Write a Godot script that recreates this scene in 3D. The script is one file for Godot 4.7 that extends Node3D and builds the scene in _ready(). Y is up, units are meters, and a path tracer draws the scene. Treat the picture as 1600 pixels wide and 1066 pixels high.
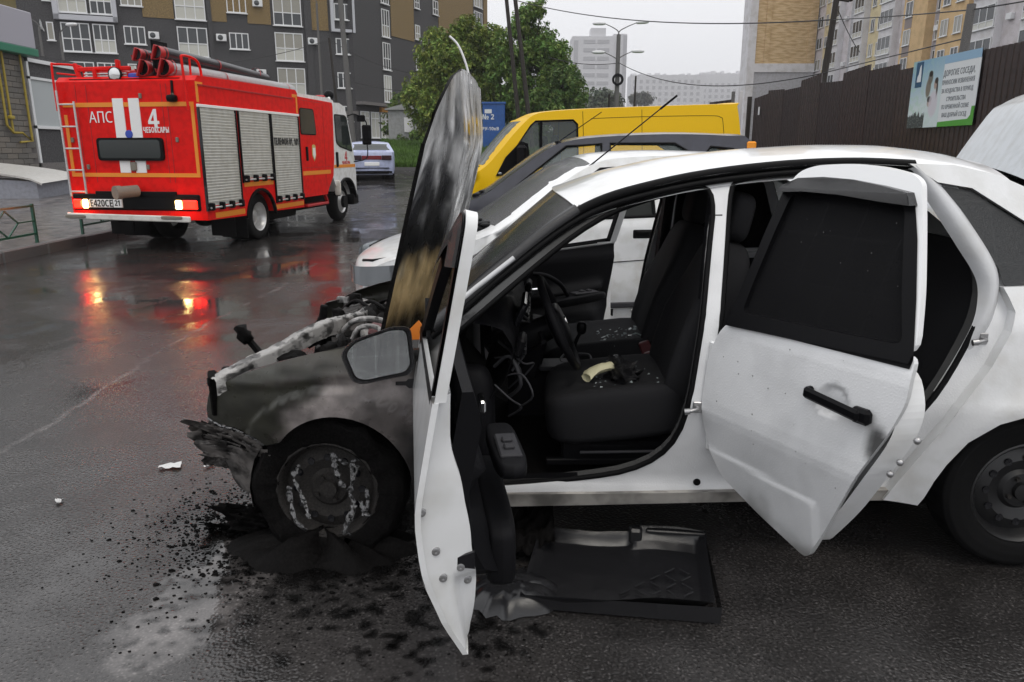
extends Node3D

# ---------------------------------------------------------------- helpers
class MB:
	var V := PackedVector3Array()
	var N := PackedVector3Array()
	var U := PackedVector2Array()
	var C := PackedColorArray()
	var colored := false
	var col := Color(1, 1, 1)
	func v3(a: Vector3, n: Vector3, u := Vector2.ZERO, c := Color(-1, 0, 0)) -> void:
		V.append(a); N.append(n); U.append(u); C.append(col if c.r < 0 else c)
	func tri(a: Vector3, b: Vector3, c: Vector3) -> void:
		var n := (c - a).cross(b - a)
		if n.length_squared() < 1e-16: return
		n = n.normalized()
		v3(a, n); v3(b, n); v3(c, n)
	func trin(a: Vector3, b: Vector3, c: Vector3, na: Vector3, nb: Vector3, nc: Vector3, ua := Vector2.ZERO, ub := Vector2.ZERO, uc := Vector2.ZERO, ca := Color(-1, 0, 0), cb := Color(-1, 0, 0), cc := Color(-1, 0, 0)) -> void:
		var g := (c - a).cross(b - a)
		if g.length_squared() < 1e-16: return
		if g.dot(na + nb + nc) < 0:
			v3(a, na, ua, ca); v3(c, nc, uc, cc); v3(b, nb, ub, cb)
		else:
			v3(a, na, ua, ca); v3(b, nb, ub, cb); v3(c, nc, uc, cc)
	func quad(a: Vector3, b: Vector3, c: Vector3, d: Vector3) -> void:
		tri(a, b, c); tri(a, c, d)
	func quaduv(a: Vector3, b: Vector3, c: Vector3, d: Vector3, r := Rect2(0, 0, 1, 1)) -> void:
		var n := (c - a).cross(b - a).normalized()
		v3(a, n, r.position); v3(b, n, Vector2(r.end.x, r.position.y)); v3(c, n, r.end)
		v3(a, n, r.position); v3(c, n, r.end); v3(d, n, Vector2(r.position.x, r.end.y))
	# box with chamfered edges
	func box(t: Transform3D, s: Vector3, bev := 0.0) -> void:
		var h := s * 0.5
		var b: float = min(bev, min(h.x, min(h.y, h.z)) * 0.9)
		if b <= 0.0:
			var p := []
			for i in 8: p.append(t * Vector3(h.x * (1 if i & 1 else -1), h.y * (1 if i & 2 else -1), h.z * (1 if i & 4 else -1)))
			for f in [[0, 1, 3, 2], [5, 4, 6, 7], [4, 0, 2, 6], [1, 5, 7, 3], [2, 3, 7, 6], [4, 5, 1, 0]]: quad(p[f[0]], p[f[1]], p[f[2]], p[f[3]])
			return
		var P := {}
		for sx in [-1, 1]:
			for sy in [-1, 1]:
				for sz in [-1, 1]:
					P[[sx, sy, sz, 0]] = t * Vector3(sx * h.x, sy * (h.y - b), sz * (h.z - b))
					P[[sx, sy, sz, 1]] = t * Vector3(sx * (h.x - b), sy * h.y, sz * (h.z - b))
					P[[sx, sy, sz, 2]] = t * Vector3(sx * (h.x - b), sy * (h.y - b), sz * h.z)
		for q in [-1, 1]:
			quad(P[[q, -1, -1, 0]], P[[q, 1, -1, 0]], P[[q, 1, 1, 0]], P[[q, -1, 1, 0]])
			quad(P[[-1, q, -1, 1]], P[[1, q, -1, 1]], P[[1, q, 1, 1]], P[[-1, q, 1, 1]])
			quad(P[[-1, -1, q, 2]], P[[1, -1, q, 2]], P[[1, 1, q, 2]], P[[-1, 1, q, 2]])
			for w in [-1, 1]:
				quad(P[[q, w, -1, 0]], P[[q, w, 1, 0]], P[[q, w, 1, 1]], P[[q, w, -1, 1]])
				quad(P[[q, -1, w, 0]], P[[q, 1, w, 0]], P[[q, 1, w, 2]], P[[q, -1, w, 2]])
				quad(P[[-1, q, w, 1]], P[[1, q, w, 1]], P[[1, q, w, 2]], P[[-1, q, w, 2]])
				for z in [-1, 1]: tri(P[[q, w, z, 0]], P[[q, w, z, 1]], P[[q, w, z, 2]])
	func bx(x0: float, x1: float, y0: float, y1: float, z0: float, z1: float, bev := 0.0) -> void:
		box(Transform3D(Basis(), Vector3(x0 + x1, y0 + y1, z0 + z1) * 0.5), Vector3(absf(x1 - x0), absf(y1 - y0), absf(z1 - z0)), bev)
	# a beam of rectangular section between two points (w across, h up)
	func beam(a: Vector3, b: Vector3, w: float, h: float, bev := 0.0, up := Vector3.UP) -> void:
		var d := (b - a)
		var x := d.normalized()
		if absf(x.dot(up)) > 0.98: up = Vector3(0.3, 0, 1)
		var z := x.cross(up).normalized()
		box(Transform3D(Basis(x, z.cross(x).normalized(), z), (a + b) * 0.5), Vector3(d.length(), h, w), bev)
	func tube(pts: Array, r: float, n := 8, r1 := -1.0, cap := true) -> void:
		if r1 < 0: r1 = r
		var m := pts.size()
		var rings := []
		var up := Vector3(0.13, 0.97, 0.2)
		for i in m:
			var d: Vector3 = (pts[min(i + 1, m - 1)] - pts[max(i - 1, 0)]).normalized()
			if i == 0 and absf(d.dot(up)) > 0.9: up = Vector3(0.9, 0.1, 0.3)
			var x := d.cross(up).normalized()
			var y := x.cross(d).normalized()
			up = y
			var ring := []
			for k in n + 1:
				var a := TAU * k / n
				var q := x * cos(a) + y * sin(a)
				ring.append([pts[i] + q * lerpf(r, r1, float(i) / (m - 1)), q])
			rings.append(ring)
		for i in m - 1:
			for k in n:
				var a = rings[i][k]; var b = rings[i][k + 1]; var c = rings[i + 1][k + 1]; var e = rings[i + 1][k]
				trin(a[0], b[0], c[0], a[1], b[1], c[1]); trin(a[0], c[0], e[0], a[1], c[1], e[1])
		if cap:
			for k in n:
				tri(pts[0], rings[0][k][0], rings[0][k + 1][0]); tri(pts[m - 1], rings[m - 1][k + 1][0], rings[m - 1][k][0])
	func cyl(a: Vector3, b: Vector3, r: float, r1 := -1.0, n := 16) -> void:
		tube([a, b], r, n, r1)
	# profile of (radius, height) turned round t's y axis
	func lathe(t: Transform3D, prof: Array, n := 24, sharp := 0.6, a0 := 0.0, a1 := TAU) -> void:
		for i in prof.size() - 1:
			var p: Vector2 = prof[i]; var q: Vector2 = prof[i + 1]
			var d := (q - p).normalized()
			var nm := Vector2(d.y, -d.x)
			var na := nm; var nb := nm
			if i > 0:
				var e: Vector2 = (p - prof[i - 1]).normalized(); var f := Vector2(e.y, -e.x)
				if f.dot(nm) > sharp: na = (f + nm).normalized()
			if i < prof.size() - 2:
				var e2: Vector2 = (prof[i + 2] - q).normalized(); var f2 := Vector2(e2.y, -e2.x)
				if f2.dot(nm) > sharp: nb = (f2 + nm).normalized()
			for k in n:
				var u := lerpf(a0, a1, float(k) / n); var w := lerpf(a0, a1, float(k + 1) / n)
				var cu := Vector3(cos(u), 0, sin(u)); var cw := Vector3(cos(w), 0, sin(w))
				var A := t * (cu * p.x + Vector3.UP * p.y); var B := t * (cw * p.x + Vector3.UP * p.y)
				var D := t * (cu * q.x + Vector3.UP * q.y); var E := t * (cw * q.x + Vector3.UP * q.y)
				var nA := (t.basis * (cu * na.x + Vector3.UP * na.y)).normalized(); var nB := (t.basis * (cw * na.x + Vector3.UP * na.y)).normalized()
				var nD := (t.basis * (cu * nb.x + Vector3.UP * nb.y)).normalized(); var nE := (t.basis * (cw * nb.x + Vector3.UP * nb.y)).normalized()
				trin(A, B, E, nA, nB, nE); trin(A, E, D, nA, nE, nD)
	# grid of points f(u, v), u and v from 0 to 1, smooth
	func grid(nu: int, nv: int, f: Callable, cf = null) -> void:
		var P := []
		for i in nu + 1:
			var row := PackedVector3Array()
			for j in nv + 1: row.append(f.call(float(i) / nu, float(j) / nv))
			P.append(row)
		var Q := []
		var K := []
		for i in nu + 1:
			var row := PackedVector3Array()
			var kr := PackedColorArray()
			for j in nv + 1:
				var du: Vector3 = P[min(i + 1, nu)][j] - P[max(i - 1, 0)][j]
				var dv: Vector3 = P[i][min(j + 1, nv)] - P[i][max(j - 1, 0)]
				var n := du.cross(dv)
				row.append(n.normalized() if n.length_squared() > 1e-18 else Vector3.UP)
				kr.append(cf.call(P[i][j], float(i) / nu, float(j) / nv) if cf != null else col)
			Q.append(row); K.append(kr)
		for i in nu:
			for j in nv:
				var ua := Vector2(float(i) / nu, float(j) / nv); var uc := Vector2(float(i + 1) / nu, float(j + 1) / nv)
				trin(P[i][j], P[i + 1][j], P[i + 1][j + 1], Q[i][j], Q[i + 1][j], Q[i + 1][j + 1], ua, Vector2(uc.x, ua.y), uc, K[i][j], K[i + 1][j], K[i + 1][j + 1])
				trin(P[i][j], P[i + 1][j + 1], P[i][j + 1], Q[i][j], Q[i + 1][j + 1], Q[i][j + 1], ua, uc, Vector2(ua.x, uc.y), K[i][j], K[i + 1][j + 1], K[i][j + 1])
	# soft rounded block
	func soft(t: Transform3D, s: Vector3, e := 0.4, nu := 16, nv := 24, bump = null) -> void:
		var f := func(u: float, v: float) -> Vector3:
			var a := lerpf(-PI / 2, PI / 2, u); var b := TAU * v
			var ca := cos(a); var sa := sin(a); var cb := cos(b); var sb := sin(b)
			var p := Vector3(pw(ca, e) * pw(cb, e), pw(sa, e), pw(ca, e) * pw(sb, e)) * s * 0.5
			if bump != null: p = bump.call(p)
			return t * p
		grid(nu, nv, f)
	func pw(x: float, e: float) -> float:
		return signf(x) * pow(absf(x), e)
	# flat polygon (2D, in t's xy plane) pushed out by +-d/2
	func prism(t: Transform3D, poly: PackedVector2Array, d: float) -> void:
		var ix := Geometry2D.triangulate_polygon(poly)
		var o := Vector3(0, 0, d * 0.5)
		for k in range(0, ix.size(), 3):
			var a := Vector3(poly[ix[k]].x, poly[ix[k]].y, 0); var b := Vector3(poly[ix[k + 1]].x, poly[ix[k + 1]].y, 0); var c := Vector3(poly[ix[k + 2]].x, poly[ix[k + 2]].y, 0)
			tri(t * (a + o), t * (b + o), t * (c + o)); tri(t * (a - o), t * (c - o), t * (b - o))
		for k in poly.size():
			var a := Vector3(poly[k].x, poly[k].y, 0); var q := poly[(k + 1) % poly.size()]; var b := Vector3(q.x, q.y, 0)
			quad(t * (a + o), t * (b + o), t * (b - o), t * (a - o))
	# a curved sheet: the polygon, less its holes, cut into cells and laid on the surface f(x, y)
	func sheet(outer: PackedVector2Array, holes: Array, cell: float, f: Callable, cf = null, uvs := 1.0) -> void:
		var lo := outer[0]; var hi := outer[0]
		for p in outer: lo = lo.min(p); hi = hi.max(p)
		var hb := []
		for h in holes:
			var a: Vector2 = h[0]; var b: Vector2 = h[0]
			for p in h: a = a.min(p); b = b.max(p)
			hb.append(Rect2(a, b - a))
		var nx := int(ceil((hi.x - lo.x) / cell)); var ny := int(ceil((hi.y - lo.y) / cell))
		var cache := {}
		for i in nx:
			var x0 := lo.x + i * cell - 0.0001
			var strip := PackedVector2Array([Vector2(x0, lo.y - 1), Vector2(x0 + cell, lo.y - 1), Vector2(x0 + cell, hi.y + 1), Vector2(x0, hi.y + 1)])
			for sp in Geometry2D.intersect_polygons(outer, strip):
				if Geometry2D.is_polygon_clockwise(sp): continue
				for j in ny:
					var y0 := lo.y + j * cell - 0.0001
					var r := Rect2(x0 - 0.01, y0, cell + 0.02, cell)
					var cp := PackedVector2Array([Vector2(x0 - 0.01, y0), Vector2(x0 + cell + 0.01, y0), Vector2(x0 + cell + 0.01, y0 + cell), Vector2(x0 - 0.01, y0 + cell)])
					var ps := Geometry2D.intersect_polygons(sp, cp)
					for k in holes.size():
						if not hb[k].intersects(r): continue
						var nxt: Array[PackedVector2Array] = []
						for p in ps: nxt.append_array(Geometry2D.clip_polygons(p, holes[k]))
						ps = nxt
					for p in ps:
						if p.size() < 3 or Geometry2D.is_polygon_clockwise(p): continue
						var ix := PackedInt32Array([0, 1, 2, 0, 2, 3]) if p.size() == 4 else Geometry2D.triangulate_polygon(p)
						var q := []
						for w in p:
							var key := (w * 5000).round()
							if not cache.has(key):
								var e := 0.002
								var n: Vector3 = (f.call(w.x + e, w.y) - f.call(w.x - e, w.y)).cross(f.call(w.x, w.y + e) - f.call(w.x, w.y - e)).normalized()
								cache[key] = [f.call(w.x, w.y), n, cf.call(w.x, w.y) if cf != null else col]
							q.append(cache[key])
						for k in range(0, ix.size(), 3):
							var a = q[ix[k]]; var b = q[ix[k + 1]]; var c = q[ix[k + 2]]
							trin(a[0], b[0], c[0], a[1], b[1], c[1], p[ix[k]] * uvs, p[ix[k + 1]] * uvs, p[ix[k + 2]] * uvs, a[2], b[2], c[2])
	# the folded edge of a sheet: from the outline on f to the outline on g
	func rim(poly: PackedVector2Array, f: Callable, g: Callable, step := 0.05, closed := true, shrink := 0.0) -> void:
		var n := poly.size()
		for k in (n if closed else n - 1):
			var a := poly[k]; var b := poly[(k + 1) % n]
			var m: int = max(1, int(ceil((b - a).length() / step)))
			for i in m:
				var p := a.lerp(b, float(i) / m); var q := a.lerp(b, float(i + 1) / m)
				quad(f.call(p.x, p.y), f.call(q.x, q.y), g.call(q.x, q.y), g.call(p.x, p.y))
	func mirror_z() -> void:
		for i in V.size(): V[i].z = -V[i].z; N[i].z = -N[i].z
		for i in range(0, V.size(), 3):
			var a := V[i + 1]; V[i + 1] = V[i + 2]; V[i + 2] = a
			var b := N[i + 1]; N[i + 1] = N[i + 2]; N[i + 2] = b
			var c := U[i + 1]; U[i + 1] = U[i + 2]; U[i + 2] = c
			var d := C[i + 1]; C[i + 1] = C[i + 2]; C[i + 2] = d
	func shift(t: Transform3D) -> void:
		for i in V.size(): V[i] = t * V[i]; N[i] = (t.basis * N[i]).normalized()
	func add(o: MB) -> void:
		V.append_array(o.V); N.append_array(o.N); U.append_array(o.U); C.append_array(o.C)
	func mesh() -> ArrayMesh:
		var a := []
		a.resize(Mesh.ARRAY_MAX)
		a[Mesh.ARRAY_VERTEX] = V; a[Mesh.ARRAY_NORMAL] = N; a[Mesh.ARRAY_TEX_UV] = U
		if colored: a[Mesh.ARRAY_COLOR] = C
		var m := ArrayMesh.new()
		m.add_surface_from_arrays(Mesh.PRIMITIVE_TRIANGLES, a)
		return m

var M := {}
var names := {}
var rng := RandomNumberGenerator.new()

func numbered(n: String, p: Node) -> String:
	var key := str(p.get_instance_id()) + n
	var k: int = names.get(key, -1) + 1
	names[key] = k
	return n if k == 0 else "%s_%03d" % [n, k]

func tag(o: Node, label: String, category := "", group := "") -> void:
	if label: o.set_meta("label", label)
	if category: o.set_meta("category", category)
	if group: o.set_meta("group", group)

func thing(called: String, label: String, category: String, at := Vector3.ZERO, turn := 0.0, group := "") -> Node3D:
	var o := Node3D.new()
	o.name = numbered(called, self); add_child(o, true)
	o.position = at; o.rotation_degrees.y = turn
	tag(o, label, category, group)
	return o

func part(called: String, mb: MB, m: Material, parent: Node, label := "") -> MeshInstance3D:
	return place(called, mb.mesh(), m, parent, Transform3D(), label)

func place(called: String, me: Mesh, m: Material, parent: Node, t := Transform3D(), label := "") -> MeshInstance3D:
	var o := MeshInstance3D.new()
	o.mesh = me; o.material_override = m
	o.name = numbered(called, parent); parent.add_child(o, true)
	o.transform = t
	if label: o.set_meta("label", label)
	return o

func single(called: String, mb: MB, m: Material, label: String, category: String, group := "", at := Vector3.ZERO, turn := 0.0) -> MeshInstance3D:
	var o := part(called, mb, m, self)
	o.position = at; o.rotation_degrees.y = turn
	tag(o, label, category, group)
	return o

func struct(called: String, mb: MB, m: Material, label := "") -> MeshInstance3D:
	var o := part(called, mb, m, self)
	o.set_meta("kind", "structure")
	if label: o.set_meta("label", label)
	return o

func copy(o: Node3D, label := "") -> Node3D:
	var c: Node3D = o.duplicate()
	c.name = numbered(String(o.name).rstrip("0123456789").trim_suffix("_"), o.get_parent())
	o.get_parent().add_child(c, true)
	if label: c.set_meta("label", label)
	return c

func pv(a: Array) -> PackedVector2Array:
	var p := PackedVector2Array()
	for i in range(0, a.size(), 2): p.append(Vector2(a[i], a[i + 1]))
	if Geometry2D.is_polygon_clockwise(p): p.reverse()
	return p

# points of an open line, smoothed (Catmull-Rom)
func line3(a: Array, per := 4) -> Array:
	var out := []
	for i in a.size() - 1:
		var p0: Vector3 = a[max(i - 1, 0)]; var p1: Vector3 = a[i]; var p2: Vector3 = a[i + 1]; var p3: Vector3 = a[min(i + 2, a.size() - 1)]
		for k in per: out.append(p1.cubic_interpolate(p2, p0, p3, float(k) / per))
	out.append(a[-1])
	return out

func lookup(x: float, t: Array) -> float:
	if x <= t[0]: return t[1]
	for i in range(2, t.size(), 2):
		if x <= t[i]:
			var k: float = (x - t[i - 2]) / (t[i] - t[i - 2])
			return lerpf(t[i - 1], t[i + 1], k)
	return t[-1]

func soft_lookup(x: float, t: Array, w := 0.05) -> float:
	return (lookup(x - w, t) + 2.0 * lookup(x, t) + lookup(x + w, t)) * 0.25

func lin(r: float, g: float, b: float) -> Color:
	return Color(r, g, b).linear_to_srgb()

func mat(called: String, c: Color, rough := 0.5, metal := 0.0, o := {}) -> StandardMaterial3D:
	var m := StandardMaterial3D.new()
	m.resource_name = called
	m.albedo_color = Color(c.r, c.g, c.b, 1).linear_to_srgb()
	m.roughness = rough; m.metallic = metal
	for k in o: m.set(k, o[k])
	M[called] = m
	return m

func ntex(freq: float, ramp: Array, sd := 1, size := 512, oct := 4, kind := FastNoiseLite.TYPE_SIMPLEX_SMOOTH) -> NoiseTexture2D:
	var n := FastNoiseLite.new()
	n.noise_type = kind; n.frequency = freq; n.seed = sd; n.fractal_octaves = oct
	var t := NoiseTexture2D.new()
	t.width = size; t.height = size; t.seamless = true; t.noise = n
	if ramp.size():
		var g := Gradient.new()
		var offs := PackedFloat32Array(); var cs := PackedColorArray()
		for r in ramp: offs.append(r[0]); cs.append(r[1])
		g.offsets = offs; g.colors = cs
		t.color_ramp = g
	return t

func g1(v: float) -> Color: return Color(v, v, v)

# material with triplanar noise: tone (multiplies the colour), roughness and relief share one scale
func noisy(called: String, c: Color, rough: float, scale: float, tone: Texture2D, rtex: Texture2D = null, bump: Texture2D = null, bs := 0.2, world := false, metal := 0.0) -> StandardMaterial3D:
	var m := mat(called, c, rough, metal)
	m.uv1_triplanar = true; m.uv1_world_triplanar = world; m.uv1_scale = Vector3.ONE * scale
	if tone: m.albedo_texture = tone
	if rtex: m.roughness_texture = rtex; m.roughness_texture_channel = BaseMaterial3D.TEXTURE_CHANNEL_RED
	if bump: m.heightmap_enabled = true; m.heightmap_texture = bump; m.heightmap_scale = bs
	return m

func text(s: String, size: float, m: Material, parent: Node, t: Transform3D, bold := true, squeeze := 1.0, called := "lettering", depth := 0.004) -> void:
	var tm := TextMesh.new()
	tm.text = s
	var f := SystemFont.new()
	f.font_names = PackedStringArray(["Droid Sans"])
	if bold: f.font_weight = 700
	tm.font = f; tm.font_size = 48; tm.pixel_size = size / 34.0; tm.depth = depth; tm.curve_step = 4.0
	place(called, tm, m, parent, t * Transform3D(Basis.from_scale(Vector3(squeeze, 1, 1)), Vector3.ZERO))

func xf(x: float, y: float, z: float, ry := 0.0, rx := 0.0, rz := 0.0) -> Transform3D:
	return Transform3D(Basis.from_euler(Vector3(deg_to_rad(rx), deg_to_rad(ry), deg_to_rad(rz))), Vector3(x, y, z))

# rounds the corners of a polygon with radius r
func fillet(p: PackedVector2Array, r: float, n := 4) -> PackedVector2Array:
	var q := PackedVector2Array()
	for i in p.size():
		var a := p[(i + p.size() - 1) % p.size()]; var b := p[i]; var c := p[(i + 1) % p.size()]
		var ra: float = min(r, min((a - b).length(), (c - b).length()) * 0.45)
		var s := b + (a - b).normalized() * ra; var e := b + (c - b).normalized() * ra
		for k in n + 1:
			var u := float(k) / n
			q.append(s.lerp(b, u).lerp(b.lerp(e, u), u))
	return q
func _ready() -> void:
	rng.seed = 11
	set_camera_and_light()
	make_materials()
	make_ground()
	granta_materials()
	truck_materials()
	truck_materials2()
	place_materials()
	place_materials2()
	banner_materials()
	ground_materials()
	make_pavement()
	make_buildings()
	make_fence()
	make_trees()
	make_street_furniture()
	make_granta()
	make_fire_engine()
	make_parked_cars()
	make_ground_things()

func set_camera_and_light() -> void:
	var cam := Camera3D.new()
	cam.name = "camera"
	cam.position = Vector3(0, 1.46, 0)
	cam.rotation_degrees = Vector3(-14.2, 0, 0)
	cam.fov = rad_to_deg(2.0 * atan(533.0 / 1180.0))
	cam.near = 0.05; cam.far = 1500.0
	add_child(cam)
	var e := Environment.new()
	e.background_mode = Environment.BG_SKY
	var ps := ProceduralSkyMaterial.new()
	ps.sky_top_color = Color(0.985, 0.99, 1.0)
	ps.sky_horizon_color = Color(0.715, 0.717, 0.73)
	ps.sky_curve = 0.55
	ps.sky_energy_multiplier = 1.12
	ps.ground_bottom_color = Color(0.16, 0.15, 0.15)
	ps.ground_horizon_color = Color(0.55, 0.55, 0.56)
	var sky := Sky.new()
	sky.sky_material = ps
	e.sky = sky
	e.tonemap_mode = Environment.TONE_MAPPER_LINEAR
	e.tonemap_exposure = 1.28
	e.sdfgi_enabled = true; e.ssao_enabled = true; e.ssil_enabled = true
	e.fog_enabled = true; e.volumetric_fog_enabled = true; e.volumetric_fog_density = 0.0; e.fog_density = 0.0005; e.fog_light_color = Color(0.97, 0.97, 0.985)
	var we := WorldEnvironment.new()
	we.name = "overcast_air"
	we.environment = e
	add_child(we)
	var sun := DirectionalLight3D.new()
	sun.name = "veiled_sun"
	sun.light_energy = 0.25; sun.light_angular_distance = 25.0
	sun.light_color = Color(1.0, 0.98, 0.95)
	sun.rotation_degrees = Vector3(-66, 25, 0)
	sun.shadow_enabled = true
	add_child(sun)

func make_materials() -> void:
	var grime := ntex(0.012, [[0.0, Color(0.90, 0.89, 0.87)], [0.45, Color(0.97, 0.97, 0.965)], [0.6, Color(1, 1, 1)]], 3)
	var drops := ntex(0.16, [[0.0, g1(0)], [0.58, g1(0)], [0.72, g1(1)]], 9, 512, 2)
	var fine := ntex(0.25, [], 4, 512, 2)
	M.grime_faint = ntex(0.006, [[0.0, g1(0.93)], [0.6, g1(1)]], 33)
	M.grime = grime; M.drops = drops; M.fine = fine
	var w := noisy("white_paint", Color(0.83, 0.84, 0.85), 0.28, 0.9, grime, null, drops, 0.02)
	w.clearcoat_enabled = true; w.clearcoat = 0.7; w.clearcoat_roughness = 0.06
	noisy("silver_paint", Color(0.62, 0.63, 0.65), 0.25, 0.9, grime, null, drops, 0.02)
	noisy("inner_white", Color(0.80, 0.81, 0.82), 0.35, 0.9, grime)
	noisy("dirty_sill", Color(0.42, 0.40, 0.37), 0.5, 1.3, ntex(0.008, [[0.2, g1(0.6)], [0.7, g1(1)]], 14))
	mat("black_rubber", Color(0.006, 0.006, 0.0065), 0.45)
	mat("black_plastic", Color(0.006, 0.006, 0.007), 0.38)
	mat("gloss_black", Color(0.008, 0.008, 0.010), 0.06)
	noisy("wet_black", Color(0.008, 0.008, 0.010), 0.12, 8.0, null, null, drops, 0.35)
	noisy("trim", Color(0.009, 0.009, 0.0105), 0.5, 8.0, null, null, fine, 0.06)
	noisy("trim_grey", Color(0.05, 0.05, 0.055), 0.45, 8.0, null, null, fine, 0.03)
	noisy("seat_cloth", Color(0.021, 0.021, 0.023), 0.7, 14.0, null, null, fine, 0.08)
	noisy("soot", Color(0.010, 0.009, 0.009), 0.6, 5.0, ntex(0.03, [[0.2, g1(0.35)], [0.75, g1(1)]], 21), null, fine, 0.25)
	var burnt := mat("burnt_paint", Color(1, 1, 1), 0.3, 0.0, {"vertex_color_use_as_albedo": true})
	burnt.uv1_triplanar = true; burnt.uv1_scale = Vector3.ONE * 1.2
	burnt.roughness_texture = ntex(0.02, [[0.25, g1(0.35)], [0.7, g1(1)]], 8); burnt.roughness_texture_channel = BaseMaterial3D.TEXTURE_CHANNEL_RED; burnt.roughness = 0.6
	burnt.albedo_texture = ntex(0.012, [[0.2, g1(0.72)], [0.65, g1(1)]], 5, 512, 5)
	burnt.heightmap_enabled = true; burnt.heightmap_texture = fine; burnt.heightmap_scale = 0.02
	var ash := noisy("ash_metal", Color(0.42, 0.41, 0.40), 0.5, 2.2, ntex(0.012, [[0.25, g1(0.10)], [0.40, g1(0.5)], [0.5, g1(1)]], 31, 512, 5), null, fine, 0.5)
	ash.metallic = 0.25
	noisy("melted_metal", Color(0.50, 0.50, 0.51), 0.25, 6.0, ntex(0.014, [[0.34, g1(0.06)], [0.46, g1(0.5)], [0.54, g1(1)]], 32, 512, 4), null, fine, 0.6, false, 0.7)
	noisy("steel", Color(0.45, 0.45, 0.46), 0.35, 6.0, grime, null, null, 0.0, false, 0.8)
	noisy("burnt_steel", Color(0.05, 0.045, 0.042), 0.5, 6.0, ntex(0.03, [[0.2, g1(0.5)], [0.75, g1(1)]], 23), null, fine, 0.3, false, 0.3)
	noisy("rim_steel", Color(0.020, 0.020, 0.021), 0.32, 6.0, null, null, fine, 0.05, false, 0.3)
	noisy("tyre", Color(0.010, 0.010, 0.0105), 0.55, 6.0, null, null, fine, 0.2)
	mat("orange", Color(0.75, 0.22, 0.03), 0.4)
	mat("foam", Color(0.72, 0.68, 0.45), 0.7)
	var gl := mat("dark_glass", Color(0.012, 0.013, 0.014), 0.05)
	var wg := noisy("wet_glass", Color(0.022, 0.024, 0.026), 0.08, 5.0, null, null, drops, 0.10)
	wg.specular_mode = BaseMaterial3D.SPECULAR_SCHLICK_GGX
	mat("clear_glass", Color(0.8, 0.85, 0.85), 0.03, 0.0, {"transparency": BaseMaterial3D.TRANSPARENCY_ALPHA, "albedo_color": Color(0.7, 0.78, 0.76, 0.12)})
	mat("tinted_pane", Color(0.2, 0.2, 0.2), 0.03, 0.0, {"transparency": BaseMaterial3D.TRANSPARENCY_ALPHA, "albedo_color": Color(0.1, 0.12, 0.12, 0.6)})
	noisy("mirror", Color(0.55, 0.57, 0.58), 0.04, 14.0, null, null, drops, 0.35, false, 1.0)
	mat("chrome", Color(0.8, 0.8, 0.8), 0.12, 1.0)
	mat("headlamp", Color(0.30, 0.32, 0.34), 0.06, 0.6)
	mat("white_print", Color(0.82, 0.82, 0.82), 0.5)
	for k in ["black_rubber", "black_plastic", "trim", "soot", "seat_cloth", "tyre", "trim_grey"]: M[k].metallic_specular = 0.2
	mat("black_print", Color(0.015, 0.015, 0.015), 0.5)

func gh(z: float) -> float:
	var d := -z - 17.0
	if d <= 0: return 0.0
	if d < 4.0: return 0.042 * d * d / 8.0
	return 0.042 * (min(d, 58.0) - 2.0)

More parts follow.
